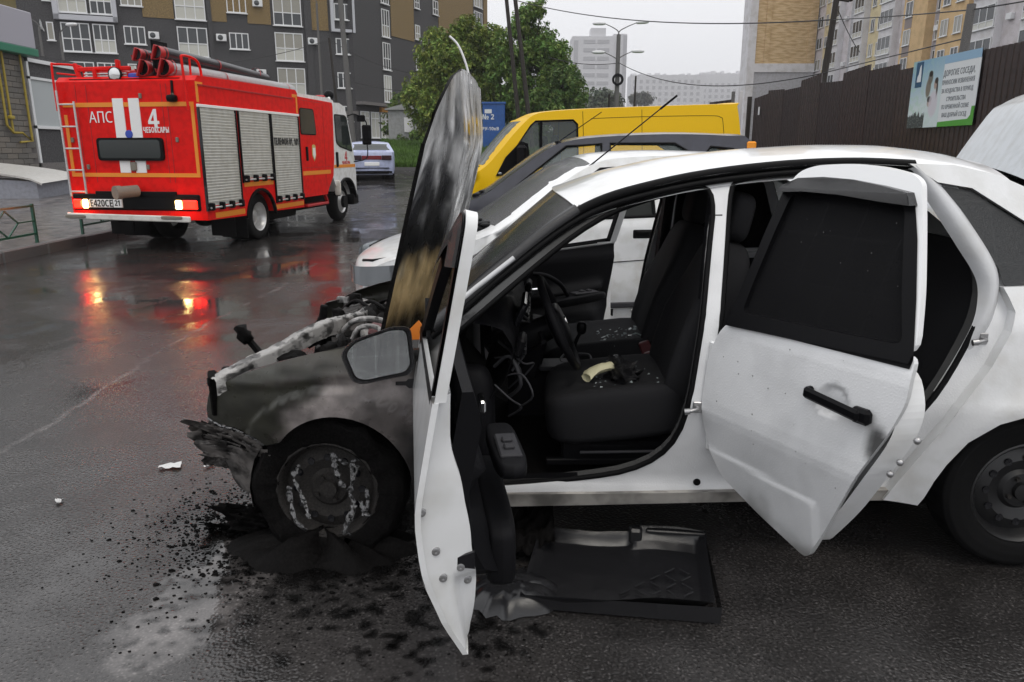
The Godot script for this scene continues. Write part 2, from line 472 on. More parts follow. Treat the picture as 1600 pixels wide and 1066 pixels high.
# one image of wet asphalt for the square that begins at (x0, z0): relief in red, roughness in green; and one of its tone
func asphalt(x0: float, z0: float, side: float, near: bool) -> StandardMaterial3D:
	var S := 2048
	var Q := 512
	var n := FastNoiseLite.new()
	n.seed = 2; n.frequency = 0.42; n.fractal_octaves = 2
	var grain := n.get_image(S, S); grain.convert(Image.FORMAT_L8)
	var pn := FastNoiseLite.new(); pn.seed = 5; pn.frequency = 0.62; pn.fractal_octaves = 5
	var ln := FastNoiseLite.new(); ln.seed = 6; ln.frequency = 3.2; ln.fractal_octaves = 3
	var wet := PackedByteArray(); var tone := PackedByteArray()
	wet.resize(Q * Q); tone.resize(Q * Q)
	for j in Q:
		var z := z0 + side * (j + 0.5) / Q
		for i in Q:
			var x := x0 + side * (i + 0.5) / Q
			var p := pn.get_noise_2d(x, z * 1.0); var l := ln.get_noise_2d(x, z)
			var w := p * 1.3 + l * 0.30 + clampf((-z - 3.4) / 3.2, 0.0, 1.0) * 0.60 - 0.02
			var t := 82.0 + p * 26.0 + l * 16.0
			# a seam along the road, its wet gleam painted as a paler tone
			var sx := -2.6 + 0.05 * sin(z * 1.3) + 0.06 * l
			if z > -10.0: 
				var sd := absf(x - sx)
				w *= 1.0 - 0.6 * smoothstep(0.035, 0.01, sd) * smoothstep(-0.4, 0.2, l)
				t += 46.0 * smoothstep(0.028, 0.008, sd) * smoothstep(-0.4, 0.2, l)
			if near:
				# puddle with its sky reflection painted pale, and soot washed round the burnt wheel
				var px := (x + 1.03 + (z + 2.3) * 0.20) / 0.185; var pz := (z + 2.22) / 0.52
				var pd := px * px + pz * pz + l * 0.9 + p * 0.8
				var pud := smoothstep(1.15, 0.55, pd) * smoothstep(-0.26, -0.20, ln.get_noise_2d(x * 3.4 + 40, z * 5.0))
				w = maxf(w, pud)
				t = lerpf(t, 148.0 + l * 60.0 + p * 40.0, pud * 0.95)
				var sd2 := Vector2((x + 0.83) / 0.62, (z + 2.78) / 0.42).length() + l * 0.35 + p * 0.45
				var so := smoothstep(1.05, 0.70, sd2) * (1.0 - pud)
				t = lerpf(t, 14.0, so * 0.92)
				var dx := Vector2(x + 0.35, z + 2.30).length() + l * 0.5
				t = lerpf(t, 20.0, 0.85 * smoothstep(0.16, 0.26, ln.get_noise_2d(x * 3.0 - 9.0, z * 4.0)) * smoothstep(0.75, 0.3, dx))
				w = lerpf(w, 0.25 + l * 0.6, so)
			wet[j * Q + i] = int(clampf(w, 0.0, 1.0) * 255.0)
			tone[j * Q + i] = int(clampf(t, 4.0, 255.0))
	var wi := Image.create_from_data(Q, Q, false, Image.FORMAT_L8, wet); wi.resize(S, S, Image.INTERPOLATE_CUBIC)
	var ti := Image.create_from_data(Q, Q, false, Image.FORMAT_L8, tone); ti.resize(S, S, Image.INTERPOLATE_CUBIC)
	var a := grain.get_data(); var b := wi.get_data(); var c := ti.get_data()
	var out := PackedByteArray(); out.resize(S * S * 3)
	for k in S * S:
		var w := b[k] / 255.0
		out[k * 3] = int(lerpf(a[k], 128.0, w * 0.93))
		out[k * 3 + 1] = int(lerpf(70.0, 13.0, w))
		c[k] = int(clampf(c[k] * (1.0 + (maxf(0.0, a[k] - 160) * 0.016 - maxf(0.0, 110 - a[k]) * 0.006) * (1.0 - w * 0.7)), 3.0, 255.0))
	var relief := ImageTexture.create_from_image(Image.create_from_data(S, S, false, Image.FORMAT_RGB8, out))
	var m := mat("asphalt_near" if near else "asphalt", Color(0.35, 0.325, 0.32), 1.0)
	m.heightmap_enabled = true; m.heightmap_texture = relief; m.heightmap_scale = 0.46 if near else 0.5
	m.roughness_texture = relief; m.roughness_texture_channel = BaseMaterial3D.TEXTURE_CHANNEL_GREEN
	m.albedo_texture = ImageTexture.create_from_image(Image.create_from_data(S, S, false, Image.FORMAT_L8, c))
	return m

func make_ground() -> void:
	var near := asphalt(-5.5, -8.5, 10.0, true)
	var wide := asphalt(-10.0, -18.0, 20.0, false)
	var zs := [6.0, 1.5, -8.5, -14.0, -17.0, -18.0, -19.0, -20.0, -21.0, -23.0, -26.0, -30.0, -36.0, -44.0, -54.0, -75.0, -76.0, -150.0, -400.0, -900.0]
	var xs := [-700.0, -200.0, -60.0, -20.0, -5.5, 4.5, 30.0, 80.0, 250.0, 800.0]
	var mb := MB.new()
	var nb := MB.new()
	for i in xs.size() - 1:
		for j in zs.size() - 1:
			var inner: bool = xs[i] == -5.5 and zs[j] == 1.5
			var q := []
			for w in [[i, j], [i + 1, j], [i + 1, j + 1], [i, j + 1]]:
				q.append(Vector3(xs[w[0]], gh(zs[w[1]]), zs[w[1]]))
			var u := []
			for v in q: u.append(Vector2((v.x + 5.5) / 10.0, (v.z + 8.5) / 10.0) if inner else Vector2((v.x + 10.0) / 20.0, (v.z + 18.0) / 20.0))
			var nn := Vector3.UP
			var b := nb if inner else mb
			b.trin(q[0], q[1], q[2], nn, nn, nn, u[0], u[1], u[2]); b.trin(q[0], q[2], q[3], nn, nn, nn, u[0], u[2], u[3])
	struct("ground", mb, wide, "wet dark asphalt ground")
	struct("ground", nb, near, "wet asphalt round the burnt car with soot and a puddle whose sky reflection is painted pale")
# ---------------------------------------------------------------- the burnt white hatchback
func cw(y: float) -> float:
	if y < 0.32: return 0.79 - (0.32 - y) * 0.25
	if y < 0.6: return 0.79 + 0.055 * (y - 0.32) / 0.28
	if y < 0.9: return 0.845 - (y - 0.6) / 0.3 * 0.045
	return 0.80 - (y - 0.9) * 0.5
func cz(x: float, y: float) -> float:
	var w := (cw(y - 0.03) + cw(y) * 2.0 + cw(y + 0.03)) * 0.25
	if x < -0.1: w -= (-0.1 - x) * (-0.1 - x) * 1.1
	if x > 2.5: w -= (x - 2.5) * (x - 2.5) * 0.25
	return w
func cs(x: float, y: float, off := 0.0) -> Vector3:
	return Vector3(x, y, cz(x, y) - off)
func along(poly: PackedVector2Array, off: float, step := 0.03, closed := true) -> Array:
	var out := []
	for k in (poly.size() if closed else poly.size() - 1):
		var a := poly[k]; var b := poly[(k + 1) % poly.size()]
		var m: int = max(1, int((b - a).length() / step))
		for i in m:
			var p := a.lerp(b, float(i) / m)
			out.append(cs(p.x, p.y, off))
	out.append(cs(poly[0].x, poly[0].y, off) if closed else cs(poly[-1].x, poly[-1].y, off))
	return out
func round_poly(p: PackedVector2Array, it := 2) -> PackedVector2Array:
	for k in it:
		var q := PackedVector2Array()
		for i in p.size():
			var a := p[i]; var b := p[(i + 1) % p.size()]
			if (b - a).length() < 0.03: q.append((a + b) * 0.5); continue
			q.append(a.lerp(b, 0.25)); q.append(a.lerp(b, 0.75))
		p = q
	return p

var front_hole := pv([1.337, 1.335, 1.372, 1.318, 1.38, 1.252, 1.365, 1.158, 1.338, 0.963, 1.313, 0.766, 1.294, 0.621, 1.263, 0.48, 1.201, 0.392, 1.097, 0.333, 0.958, 0.302, 0.783, 0.279, 0.602, 0.263, 0.50, 0.262, 0.455, 0.31, 0.445, 0.45, 0.44, 0.72, 0.455, 0.82, 0.499, 0.858, 0.565, 0.912, 0.674, 1.002, 0.784, 1.09, 0.896, 1.175, 1.008, 1.24, 1.121, 1.283, 1.25, 1.318])
var rear_hole := pv([1.45, 1.345, 1.436, 1.29, 1.416, 1.104, 1.391, 0.899, 1.377, 0.75, 1.372, 0.52, 1.40, 0.42, 1.47, 0.375, 1.75, 0.375, 1.93, 0.42, 2.0, 0.48, 2.061, 0.566, 2.134, 0.669, 2.191, 0.778, 2.247, 0.906, 2.28, 1.007, 2.269, 1.088, 2.22, 1.212, 2.164, 1.296, 2.107, 1.372, 2.0, 1.388, 1.8, 1.39, 1.6, 1.378, 1.5, 1.362])

func make_granta() -> void:
	var car := thing("burnt_car", "white hatchback with burnt-out front end, raised charred bonnet and open doors", "car", Vector3(-0.6436, 0, -3.323), -2.427)
	car_shell(car)
	car_front(car)
	car_inside(car)
	for s in 2: car_side_doors(car, s)
	car_wheels(car)

func car_shell(car: Node3D) -> void:
	# door aperture panel of both sides
	var outer := pv([0.36, 0.80, 0.40, 0.86, 0.50, 0.945, 0.6, 1.03, 0.7, 1.108, 0.8, 1.183, 0.9, 1.247, 1.0, 1.292, 1.12, 1.327, 1.3, 1.368, 1.5, 1.397, 1.7, 1.415, 1.9, 1.42, 2.1, 1.41, 2.2, 1.385, 2.30, 1.20, 2.40, 1.0, 2.36, 0.85, 2.22, 0.62, 2.10, 0.45, 2.06, 0.262, 1.9, 0.245, 1.5, 0.230, 1.0, 0.205, 0.62, 0.187, 0.42, 0.18, 0.36, 0.25, 0.34, 0.5])
	var fh := round_poly(front_hole, 1); var rh := round_poly(rear_hole, 1)
	for s in 2:
		var mb := MB.new()
		var f := func(x: float, y: float) -> Vector3:
			# the pillar and sill are pressed: a shallow step round each opening
			var e := 0.045
			if y < 0.30: e -= 0.02 * smoothstep(0.30, 0.24, y)
			return cs(x, y, e)
		var g := func(x: float, y: float) -> Vector3: return cs(x, y, 0.115)
		# the front pillar and the rail over the front door are burnt black
		mb.colored = true
		mb.col = Color(0.10, 0.10, 0.10)
		mb.sheet(outer, [fh, rh], 0.05, f, func(x: float, y: float) -> Color:
			var b := smoothstep(1.27, 1.23, x) * smoothstep(0.80, 0.84, y)
			b = maxf(b, smoothstep(0.43, 0.40, x))
			return Color(0.80, 0.81, 0.82).lerp(Color(0.016, 0.016, 0.017), b))
		mb.rim(fh, f, g); mb.rim(rh, f, g); mb.rim(outer, f, g)
		if s: mb.mirror_z()
		var side := part("body_side", mb, M.door_paint, car)
		for hole in [fh, rh]:
			var sm := MB.new()
			sm.tube(along(hole, 0.052, 0.04), 0.011, 6)
			if s: sm.mirror_z()
			part("door_seal", sm, M.black_rubber, side)
		# weather strip from the windscreen foot along the roof
		var rail := pv([0.40, 0.86, 0.5, 0.945, 0.6, 1.03, 0.7, 1.108, 0.8, 1.183, 0.9, 1.247, 1.0, 1.292, 1.12, 1.327, 1.3, 1.366, 1.5, 1.394, 1.7, 1.411, 1.9, 1.416, 2.08, 1.408])
		if rail[0].x > rail[-1].x: rail.reverse()
		var ws := MB.new()
		for d in [[0.0, 0.034, 0.019], [-0.026, 0.030, 0.011]]:
			var pts := []
			for p in rail: pts.append(cs(p.x, p.y + d[0], d[1]))
			ws.tube(line3(pts, 3), d[2], 7)
		if s: ws.mirror_z()
		part("roof_weatherstrip", ws, M.black_rubber, side)
		# lower sill, stained
		var sl := MB.new()
		var so := pv([0.40, 0.176, 0.40, 0.232, 1.0, 0.250, 1.5, 0.270, 2.06, 0.29, 2.06, 0.246, 1.5, 0.226, 1.0, 0.200, 0.62, 0.182])
		var sf := func(x: float, y: float) -> Vector3: return cs(x, y, 0.012)
		sl.sheet(so, [], 0.06, sf)
		sl.rim(so, sf, func(x: float, y: float) -> Vector3: return cs(x, y, 0.06))
		if s: sl.mirror_z()
		part("sill", sl, M.dirty_sill, side, "stained lower sill")
		# seams, plugs and the bolts that the photograph shows on the pillar
		var bl := MB.new()
		for p in [[1.345, 0.295, 0.016]]:
			var c := cs(p[0], p[1], 0.045)
			bl.cyl(c + Vector3(0, 0, -0.01), c + Vector3(0, 0.001, 0.009), p[2], p[2] * 0.8, 14)
		if s: bl.mirror_z()
		part("rubber_plug", bl, M.black_rubber, side)
		for p in [[1.318, 0.60], [2.262, 0.845]]:
			var lk := MB.new()
			var c := cs(p[0], p[1], 0.044)
			lk.box(Transform3D(Basis(), c), Vector3(0.03, 0.04, 0.012), 0.003)
			lk.tube([c, c + Vector3(-0.005, 0, 0.028), c + Vector3(-0.03, -0.005, 0.03)], 0.007, 7)
			lk.cyl(c + Vector3(-0.03, -0.005, 0.03), c + Vector3(-0.048, -0.008, 0.028), 0.011, 0.011, 9)
			if s: lk.mirror_z()
			part("striker", lk, M.steel, side)
		for p in [[1.345, 0.80], [1.352, 0.47]]:
			var hg := MB.new()
			var c := cs(p[0] + 0.035, p[1], 0.036)
			hg.box(Transform3D(Basis(), c), Vector3(0.055, 0.06, 0.022), 0.004)
			hg.box(Transform3D(Basis(), c + Vector3(0.012, 0, 0.012)), Vector3(0.02, 0.035, 0.02), 0.003)
			if s: hg.mirror_z()
			part("hinge", hg, M.inner_white, side)
		# rear wing
		var wing := pv([2.316, 1.016, 2.33, 0.985, 2.345, 0.94, 2.328, 0.876, 2.272, 0.759, 2.178, 0.619, 2.10, 0.47, 2.03, 0.327, 2.0, 0.252, 2.118, 0.236, 2.131, 0.27, 2.148, 0.34, 2.175, 0.41, 2.225, 0.499, 2.312, 0.571, 2.40, 0.602, 2.49, 0.612, 2.58, 0.602, 2.68, 0.565, 2.76, 0.49, 2.81, 0.40, 2.835, 0.26, 3.40, 0.30, 3.47, 0.45, 3.465, 0.72, 3.44, 0.95, 3.36, 1.03, 2.9, 1.05, 2.66, 1.032])
		var wf := func(x: float, y: float) -> Vector3:
			var d := Vector2(x - 2.485, y - 0.28).length()
			return cs(x, y, -0.012 * smoothstep(0.43, 0.345, d) * float(y < 0.75) + 0.0)
		var wm := MB.new()
		wm.sheet(wing, [], 0.045, wf)
		wm.rim(wing, wf, func(x: float, y: float) -> Vector3: return cs(x, y, 0.05))
		if s: wm.mirror_z()
		part("rear_wing", wm, M.white_paint, car)
		# pillar piece over the quarter glass
		var pil := pv([2.05, 1.414, 2.139, 1.352, 2.253, 1.333, 2.41, 1.228, 2.62, 1.10, 2.66, 1.032, 2.90, 1.05, 2.80, 1.10, 2.62, 1.225, 2.48, 1.315, 2.34, 1.378, 2.2, 1.41])
		var pf := func(x: float, y: float) -> Vector3: return cs(x, y, 0.0)
		var pm := MB.new()
		pm.sheet(pil, [], 0.05, pf)
		pm.rim(pil, pf, func(x: float, y: float) -> Vector3: return cs(x, y, 0.03))
		if s: pm.mirror_z()
		part("rear_pillar", pm, M.white_paint, car)
		# rounded strip between the rear opening and the quarter glass
		var tp := MB.new()
		var pts := []
		for p in [[2.07, 1.408, 0.022], [2.125, 1.345, 0.036], [2.182, 1.262, 0.044], [2.242, 1.16, 0.047], [2.281, 1.08, 0.044], [2.290, 1.015, 0.036], [2.276, 0.945, 0.030], [2.245, 0.865, 0.026], [2.195, 0.765, 0.022], [2.13, 0.655, 0.018]]: pts.append(Vector3(p[0], p[1], p[2]))
		pts = line3(pts, 5)
		tp.grid(pts.size() - 1, 10, func(u: float, v: float) -> Vector3:
			var i := int(round(u * (pts.size() - 1)))
			var d: Vector3 = (pts[min(i + 1, pts.size() - 1)] - pts[max(i - 1, 0)]) * Vector3(1, 1, 0)
			d = d.normalized()
			var t := v * 2.0 - 1.0
			var fade := smoothstep(0.98, 0.45, u)
			var p: Vector3 = pts[i] + Vector3(-d.y, d.x, 0) * t * pts[i].z
			return cs(p.x, p.y, 0.05 - 0.045 * (1.0 - t * t) * fade - 0.01 * fade + 0.004))
		if s: tp.mirror_z()
		part("door_pillar_strip", tp, M.silver_paint, side)
		var qg := pv([2.150, 1.340, 2.253, 1.322, 2.405, 1.222, 2.61, 1.10, 2.65, 1.036, 2.325, 1.018, 2.313, 1.074, 2.272, 1.155, 2.212, 1.268])
		var qm := MB.new()
		qm.sheet(qg, [], 0.06, func(x: float, y: float) -> Vector3: return cs(x, y, 0.012))
		if s: qm.mirror_z()
		part("quarter_window", qm, M.wet_glass, car)
	# roof
	var ctr := [0.80, 1.290, 0.84, 1.309, 0.92, 1.339, 1.03, 1.376, 1.27, 1.428, 1.58, 1.463, 1.87, 1.481, 2.1, 1.48, 2.3, 1.456, 2.42, 1.425]
	var rl := [0.88, 1.255, 0.95, 1.29, 1.005, 1.309, 1.12, 1.337, 1.3, 1.376, 1.5, 1.404, 1.7, 1.421, 1.9, 1.425, 2.1, 1.415, 2.3, 1.385, 2.46, 1.325]
	var roof := func(u: float, v: float) -> Vector3:
		var t := v * 2.0 - 1.0
		var e: float = pow(absf(t), 2.2)
		var x := lerpf(lerpf(0.815, 0.895, e), lerpf(2.43, 2.40, e), u)
		var yr := soft_lookup(x, rl)
		var w := cz(x, yr) - 0.012
		var y := lerpf(soft_lookup(x, ctr), yr, pow(absf(t), 2.6))
		if absf(t) > 0.9: y -= 0.012 * smoothstep(0.95, 1.0, absf(t))
		return Vector3(x, y, t * w)
	var rm := MB.new()
	rm.grid(40, 32, roof)
	rm.grid(1, 32, func(u: float, v: float) -> Vector3: return roof.call(0.0, v) + Vector3(0.012, -0.02, 0) * u)
	rm.grid(24, 12, func(u: float, v: float) -> Vector3: return roof.call(u, v) + Vector3(0, -0.045, 0))
	part("roof", rm, M.white_paint, car)
	var hl := MB.new()
	hl.grid(16, 12, func(u: float, v: float) -> Vector3: return roof.call(u * 0.98 + 0.01, v * 0.94 + 0.03) + Vector3(0, -0.05, 0))
	part("headliner", hl, M.soot, car)
	# windscreen, dark with soot and rain
	var wmb := MB.new()
	wmb.grid(14, 20, func(u: float, v: float) -> Vector3:
		var t := v * 2.0 - 1.0
		var e: float = t * t
		var a := Vector3(lerpf(0.335, 0.425, e), lerpf(0.868, 0.878, e), t * 0.715)
		var top: Vector3 = roof.call(0.012, 0.5 + t * 0.485)
		var p := a.lerp(top, u)
		return p + Vector3(-0.02, 0.02, 0) * sin(u * PI) * 0.15)
	part("windscreen", wmb, M.wet_glass, car, "soot-blackened wet windscreen")
	for s in [-1, 1]:
		var pm := MB.new()
		var pts := []
		for p in [[0.40, 0.868], [0.5, 0.952], [0.6, 1.037], [0.7, 1.115], [0.8, 1.19], [0.9, 1.254]]: pts.append(cs(p[0], p[1], 0.035) * Vector3(1, 1, s))
		pm.tube(line3(pts, 4), 0.026, 10, 0.024)
		part("windscreen_pillar", pm, M.burnt_pillar, car)
		var st := MB.new()
		st.tube([cs(0.46, 0.928, 0.012) * Vector3(1, 1, s), cs(0.55, 1.0, 0.012) * Vector3(1, 1, s), cs(0.68, 1.098, 0.012) * Vector3(1, 1, s)], 0.010, 8, 0.009)
		part("pillar_trim", st, M.silver_paint, car)
	# tailgate with its glass, and the tail
	var tg := MB.new()
	tg.grid(10, 14, func(u: float, v: float) -> Vector3:
		var t := v * 2.0 - 1.0
		return Vector3(lerpf(2.43, 2.86, u), lerpf(1.42, 1.10, u) + 0.03 * sin(u * PI) - 0.05 * t * t * (1.0 - u * 0.5), t * lerpf(0.53, 0.66, u)))
	part("rear_window", tg, M.wet_glass, car)
	var tl := MB.new()
	tl.grid(16, 16, func(u: float, v: float) -> Vector3:
		var t := v * 2.0 - 1.0
		var x := lookup(u, [0.0, 2.85, 0.4, 3.2, 0.55, 3.40, 1.0, 3.50])
		var y := lookup(u, [0.0, 1.10, 0.4, 1.09, 0.55, 1.02, 1.0, 0.30])
		return Vector3(x + 0.05 * (1.0 - t * t), y, t * (cz(x, y) - 0.01)))
	part("tailgate", tl, M.white_paint, car)
	for s in [-1, 1]:
		var lm := MB.new()
		lm.soft(xf(3.40, 0.84, s * 0.565), Vector3(0.12, 0.26, 0.20), 0.4, 8, 12)
		part("tail_lamp", lm, M.tail_red, car)

func burn(p: Vector3, a: Color, b: Color, k: float) -> Color:
	return a.lerp(b, clampf(k, 0, 1))

func car_front(car: Node3D) -> void:
	var n := FastNoiseLite.new(); n.seed = 4; n.frequency = 3.0; n.fractal_octaves = 4
	# scorched wings
	var ar := []
	for i in 25:
		var a := lerpf(deg_to_rad(-3.0), deg_to_rad(141.0), i / 24.0)
		ar.append_array([0.06 + cos(a) * 0.262, 0.275 + sin(a) * 0.288])
	var fo := pv([-0.404, 0.651, -0.344, 0.662, -0.248, 0.707, -0.128, 0.746, -0.024, 0.771, 0.121, 0.803, 0.25, 0.82, 0.355, 0.825, 0.385, 0.77, 0.375, 0.6, 0.36, 0.4, 0.345, 0.262] + ar + [-0.20, 0.44, -0.235, 0.468, -0.33, 0.487, -0.47, 0.478, -0.462, 0.53, -0.435, 0.59])
	for s in 2:
		var ff := func(x: float, y: float) -> Vector3:
			var d := Vector2(x - 0.06, y - 0.27).length()
			var o := 0.014 * smoothstep(0.40, 0.385, d) * smoothstep(0.0, 0.1, y - 0.2)
			o -= 0.004 * n.get_noise_2d(x * 0.6, y * 0.6)
			o += 0.012 * exp(-pow((y - 0.70 - x * 0.12) / 0.025, 2.0))
			if y > 0.74 + x * 0.15: o -= (y - 0.74 - x * 0.15) * 0.9
			return cs(x, y, -o)
		var fc := func(x: float, y: float) -> Color:
			var k := n.get_noise_2d(x * 0.8 + 7, y * 1.6)
			var c := lin(0.0, 0, 0)
			c = Color(0.030, 0.028, 0.022)
			# a paler patch, a reflection put into the colour, and ochre scorch towards the nose
			var pale := smoothstep(-0.12, 0.10, x + k * 0.35) * smoothstep(0.44, 0.52, y + k * 0.12) * smoothstep(0.73, 0.64, y + k * 0.05 - x * 0.12)
			c = c.lerp(Color(0.30, 0.27, 0.26), pale)
			var mid := smoothstep(0.12, 0.2, x + k * 0.1) * smoothstep(0.66, 0.6, y) * smoothstep(0.36, 0.3, x)
			c = c.lerp(Color(0.055, 0.048, 0.047), mid * 0.8)
			c = c.lerp(Color(0.055, 0.045, 0.030), smoothstep(0.7, 0.8, y) * 0.5)
			c = c.lerp(Color(0.012, 0.011, 0.011), smoothstep(0.30, 0.36, x + k * 0.05))
			return c
		var mb := MB.new(); mb.colored = true
		mb.sheet(fo, [], 0.02, ff, fc)
		mb.col = Color(0.02, 0.018, 0.016)
		mb.rim(fo, ff, func(x: float, y: float) -> Vector3: return cs(x, y, 0.035), 0.04)
		if s: mb.mirror_z()
		var w := part("front_wing", mb, M.burnt_paint, car, "scorched brown and black front wing")
		var lamp := MB.new()
		var c := cs(0.335, 0.683, 0.0)
		lamp.prism(Transform3D(Basis(), c + Vector3(0, 0, 0.0)), pv([-0.055, -0.006, -0.055, 0.006, -0.02, 0.008, -0.012, 0.016, 0.012, 0.018, 0.022, 0.004, 0.018, -0.012, -0.008, -0.016, -0.02, -0.006]), 0.012)
		if s: lamp.mirror_z()
		part("indicator_hole", lamp, M.gloss_black, w)
		var lip := MB.new()
		lip.tube(along(pv([-0.46, 0.49, -0.40, 0.478, -0.33, 0.481, -0.26, 0.462, -0.21, 0.436]), -0.004, 0.03, false), 0.004, 5)
		if s: lip.mirror_z()
		part("torn_edge", lip, M.melted_metal, w)
	# the bonnet stands open, seen along its burnt outer face
	var hood := func(u: float, v: float) -> Vector3:
		var t := v * 2.0 - 1.0
		var nose := smoothstep(0.55, 1.0, u)
		var len := 0.70 + 0.295 * sqrt(maxf(0.0, 1.0 - pow(absf(t), 4.0)))
		var w := 0.71 - 0.01 * nose
		var L := u * len
		var b := 0.105 * (1.0 - pow(absf(t), 3.0)) * (1.0 - 0.72 * smoothstep(0.70, 1.0, L)) - 0.012 * pow(smoothstep(0.9, 1.02, L), 2.0) + 0.008 * L
		b += 0.020 * (smoothstep(0.52, 0.60, absf(t)) - smoothstep(0.60, 0.72, absf(t))) * (1.0 - nose * 0.5)
		b -= 0.014 * smoothstep(0.35, 0.2, absf(t)) * (1.0 - nose)
		return Vector3(0.212, 0.80, 0) + Vector3(0.238, 0.971, 0) * L + Vector3(0.968, -0.252, 0) * b + Vector3(0, 0, t * w)
	var hn := FastNoiseLite.new(); hn.seed = 12; hn.frequency = 2.2; hn.fractal_octaves = 5
	var hc := func(p: Vector3, u: float, v: float) -> Color:
		var t := v * 2.0 - 1.0
		var k := hn.get_noise_3d(p.x * 2.0, p.y * 0.7, p.z * 2.4)
		var k2 := hn.get_noise_3d(p.x * 4.0 + 5, p.y * 0.55, p.z * 3.4)
		var c := Color(0.40, 0.40, 0.405)
		c = c.lerp(Color(0.78, 0.78, 0.79), smoothstep(0.04, 0.14, k2) * smoothstep(0.30, 0.42, u) * 0.9)
		c = c.lerp(Color(0.045, 0.045, 0.05), smoothstep(0.02, -0.22, k + 0.03))
		c = c.lerp(Color(0.40, 0.40, 0.40), smoothstep(0.82, 0.93, u + k * 0.10) * 0.8)
		# the near side is black below the middle
		c = c.lerp(Color(0.007, 0.007, 0.007), smoothstep(0.30, 0.48, t + k * 0.25) * smoothstep(0.66, 0.42, u + k * 0.22))
		# scorched ochre low down, where the paint baked
		var low := smoothstep(0.36, 0.27, u + k * 0.12)
		c = c.lerp(Color(0.66, 0.48, 0.24), low * 0.95)
		c = c.lerp(Color(0.78, 0.68, 0.48), low * smoothstep(0.1, 0.3, k2) * 0.7)
		c = c.lerp(Color(0.035, 0.028, 0.02), smoothstep(0.18, 0.04, u + k2 * 0.10))
		return c
	var hb := MB.new(); hb.colored = true
	hb.grid(70, 60, hood, hc)
	var bonnet := part("bonnet", hb, M.bonnet_paint, car, "charred bonnet standing upright")
	var hin := MB.new()
	hin.grid(24, 24, func(u: float, v: float) -> Vector3: return hood.call(u * 0.97 + 0.01, v * 0.96 + 0.02) + Vector3(-0.014, 0.004, 0))
	for v in [0.0, 1.0]:
		hin.grid(24, 1, func(u: float, q: float) -> Vector3: return hood.call(u, v) + Vector3(-0.014, 0.004, 0) * q)
	hin.grid(1, 24, func(q: float, v: float) -> Vector3: return hood.call(1.0, v) + Vector3(-0.014, -0.004, 0) * q)
	for t in [0.28, 0.5, 0.72]:
		var pts := []
		for i in 9: pts.append(hood.call(0.06 + i * 0.1, t) + Vector3(-0.05, 0.01, 0))
		hin.tube(pts, 0.028, 8)
	part("bonnet_frame", hin, M.soot, bonnet)
	var top: Vector3 = hood.call(0.985, 0.52)
	var wire := MB.new()
	wire.tube(line3([top + Vector3(0.0, -0.02, 0), top + Vector3(-0.02, 0.06, 0.0), top + Vector3(-0.05, 0.13, 0), top + Vector3(-0.085, 0.165, 0.0)], 5), 0.0045, 6)
	part("bent_wire", wire, M.white_print, bonnet)
	# bare cross beam over the nose, ash-white
	var bp := line3([Vector3(-0.385, 0.672, 0.79), Vector3(-0.30, 0.712, 0.70), Vector3(-0.225, 0.738, 0.60), Vector3(-0.15, 0.775, 0.50), Vector3(-0.085, 0.795, 0.40), Vector3(-0.03, 0.788, 0.26), Vector3(-0.01, 0.77, 0.1), Vector3(-0.05, 0.74, -0.2), Vector3(-0.15, 0.71, -0.5), Vector3(-0.34, 0.67, -0.76)], 4)
	var cb := MB.new()
	var prof := [Vector2(-0.036, -0.03), Vector2(-0.032, 0.0), Vector2(-0.012, 0.008), Vector2(0.010, 0.004), Vector2(0.024, 0.010), Vector2(0.034, 0.0), Vector2(0.036, -0.05)]
	cb.grid(bp.size() * 3, 6, func(u: float, v: float) -> Vector3:
		var w := u * (bp.size() - 1); var i: int = min(int(w), bp.size() - 2)
		var p: Vector3 = bp[i].lerp(bp[i + 1], w - i)
		var q: Vector2 = prof[int(round(v * 6.0))]
		var j := n.get_noise_2d(u * 14.0, v * 3.0) * 0.007
		return p + Vector3(q.x * 0.75, q.y + j, q.x * 0.65 + j))
	part("cross_beam", cb, M.ash_metal, car, "ash-white cross beam over the burnt nose")
	var br := MB.new()
	br.beam(Vector3(-0.185, 0.755, 0.52), Vector3(-0.17, 0.62, 0.54), 0.05, 0.05, 0.006)
	br.beam(Vector3(-0.39, 0.69, 0.77), Vector3(-0.42, 0.52, 0.70), 0.03, 0.05, 0.006)
	br.beam(Vector3(-0.41, 0.66, 0.60), Vector3(-0.43, 0.34, 0.56), 0.04, 0.05, 0.006)
	br.beam(Vector3(-0.38, 0.66, -0.60), Vector3(-0.43, 0.34, -0.56), 0.04, 0.05, 0.006)
	br.beam(Vector3(-0.43, 0.36, 0.60), Vector3(-0.43, 0.36, -0.60), 0.05, 0.09, 0.01)
	part("nose_bracket", br, M.soot, car)
	var pil := MB.new()
	pil.soft(xf(-0.56, 0.655, 0.05, 0, 0, 20), Vector3(0.06, 0.07, 0.08), 0.6, 6, 8, func(p: Vector3) -> Vector3: return p + p * n.get_noise_3dv(p * 12.0) * 1.4)
	pil.beam(Vector3(-0.44, 0.50, 0.05), Vector3(-0.555, 0.65, 0.05), 0.03, 0.02)
	part("latch_stub", pil, M.soot, car)
	# hanging remains of the bumper and the wheel-arch liner
	var bum := pv([-0.53, 0.40, -0.50, 0.44, -0.47, 0.475, -0.40, 0.452, -0.30, 0.45, -0.24, 0.43, -0.24, 0.33, -0.27, 0.24, -0.30, 0.185, -0.345, 0.165, -0.40, 0.175, -0.425, 0.215, -0.43, 0.30, -0.46, 0.36])
	var bmf := func(x: float, y: float) -> Vector3: return cs(x, y, 0.02 - 0.03 * n.get_noise_2d(x * 1.4, y * 1.4 + 3) + 0.03 * smoothstep(0.45, 0.2, y))
	var bu := MB.new()
	bu.sheet(bum, [], 0.025, bmf)
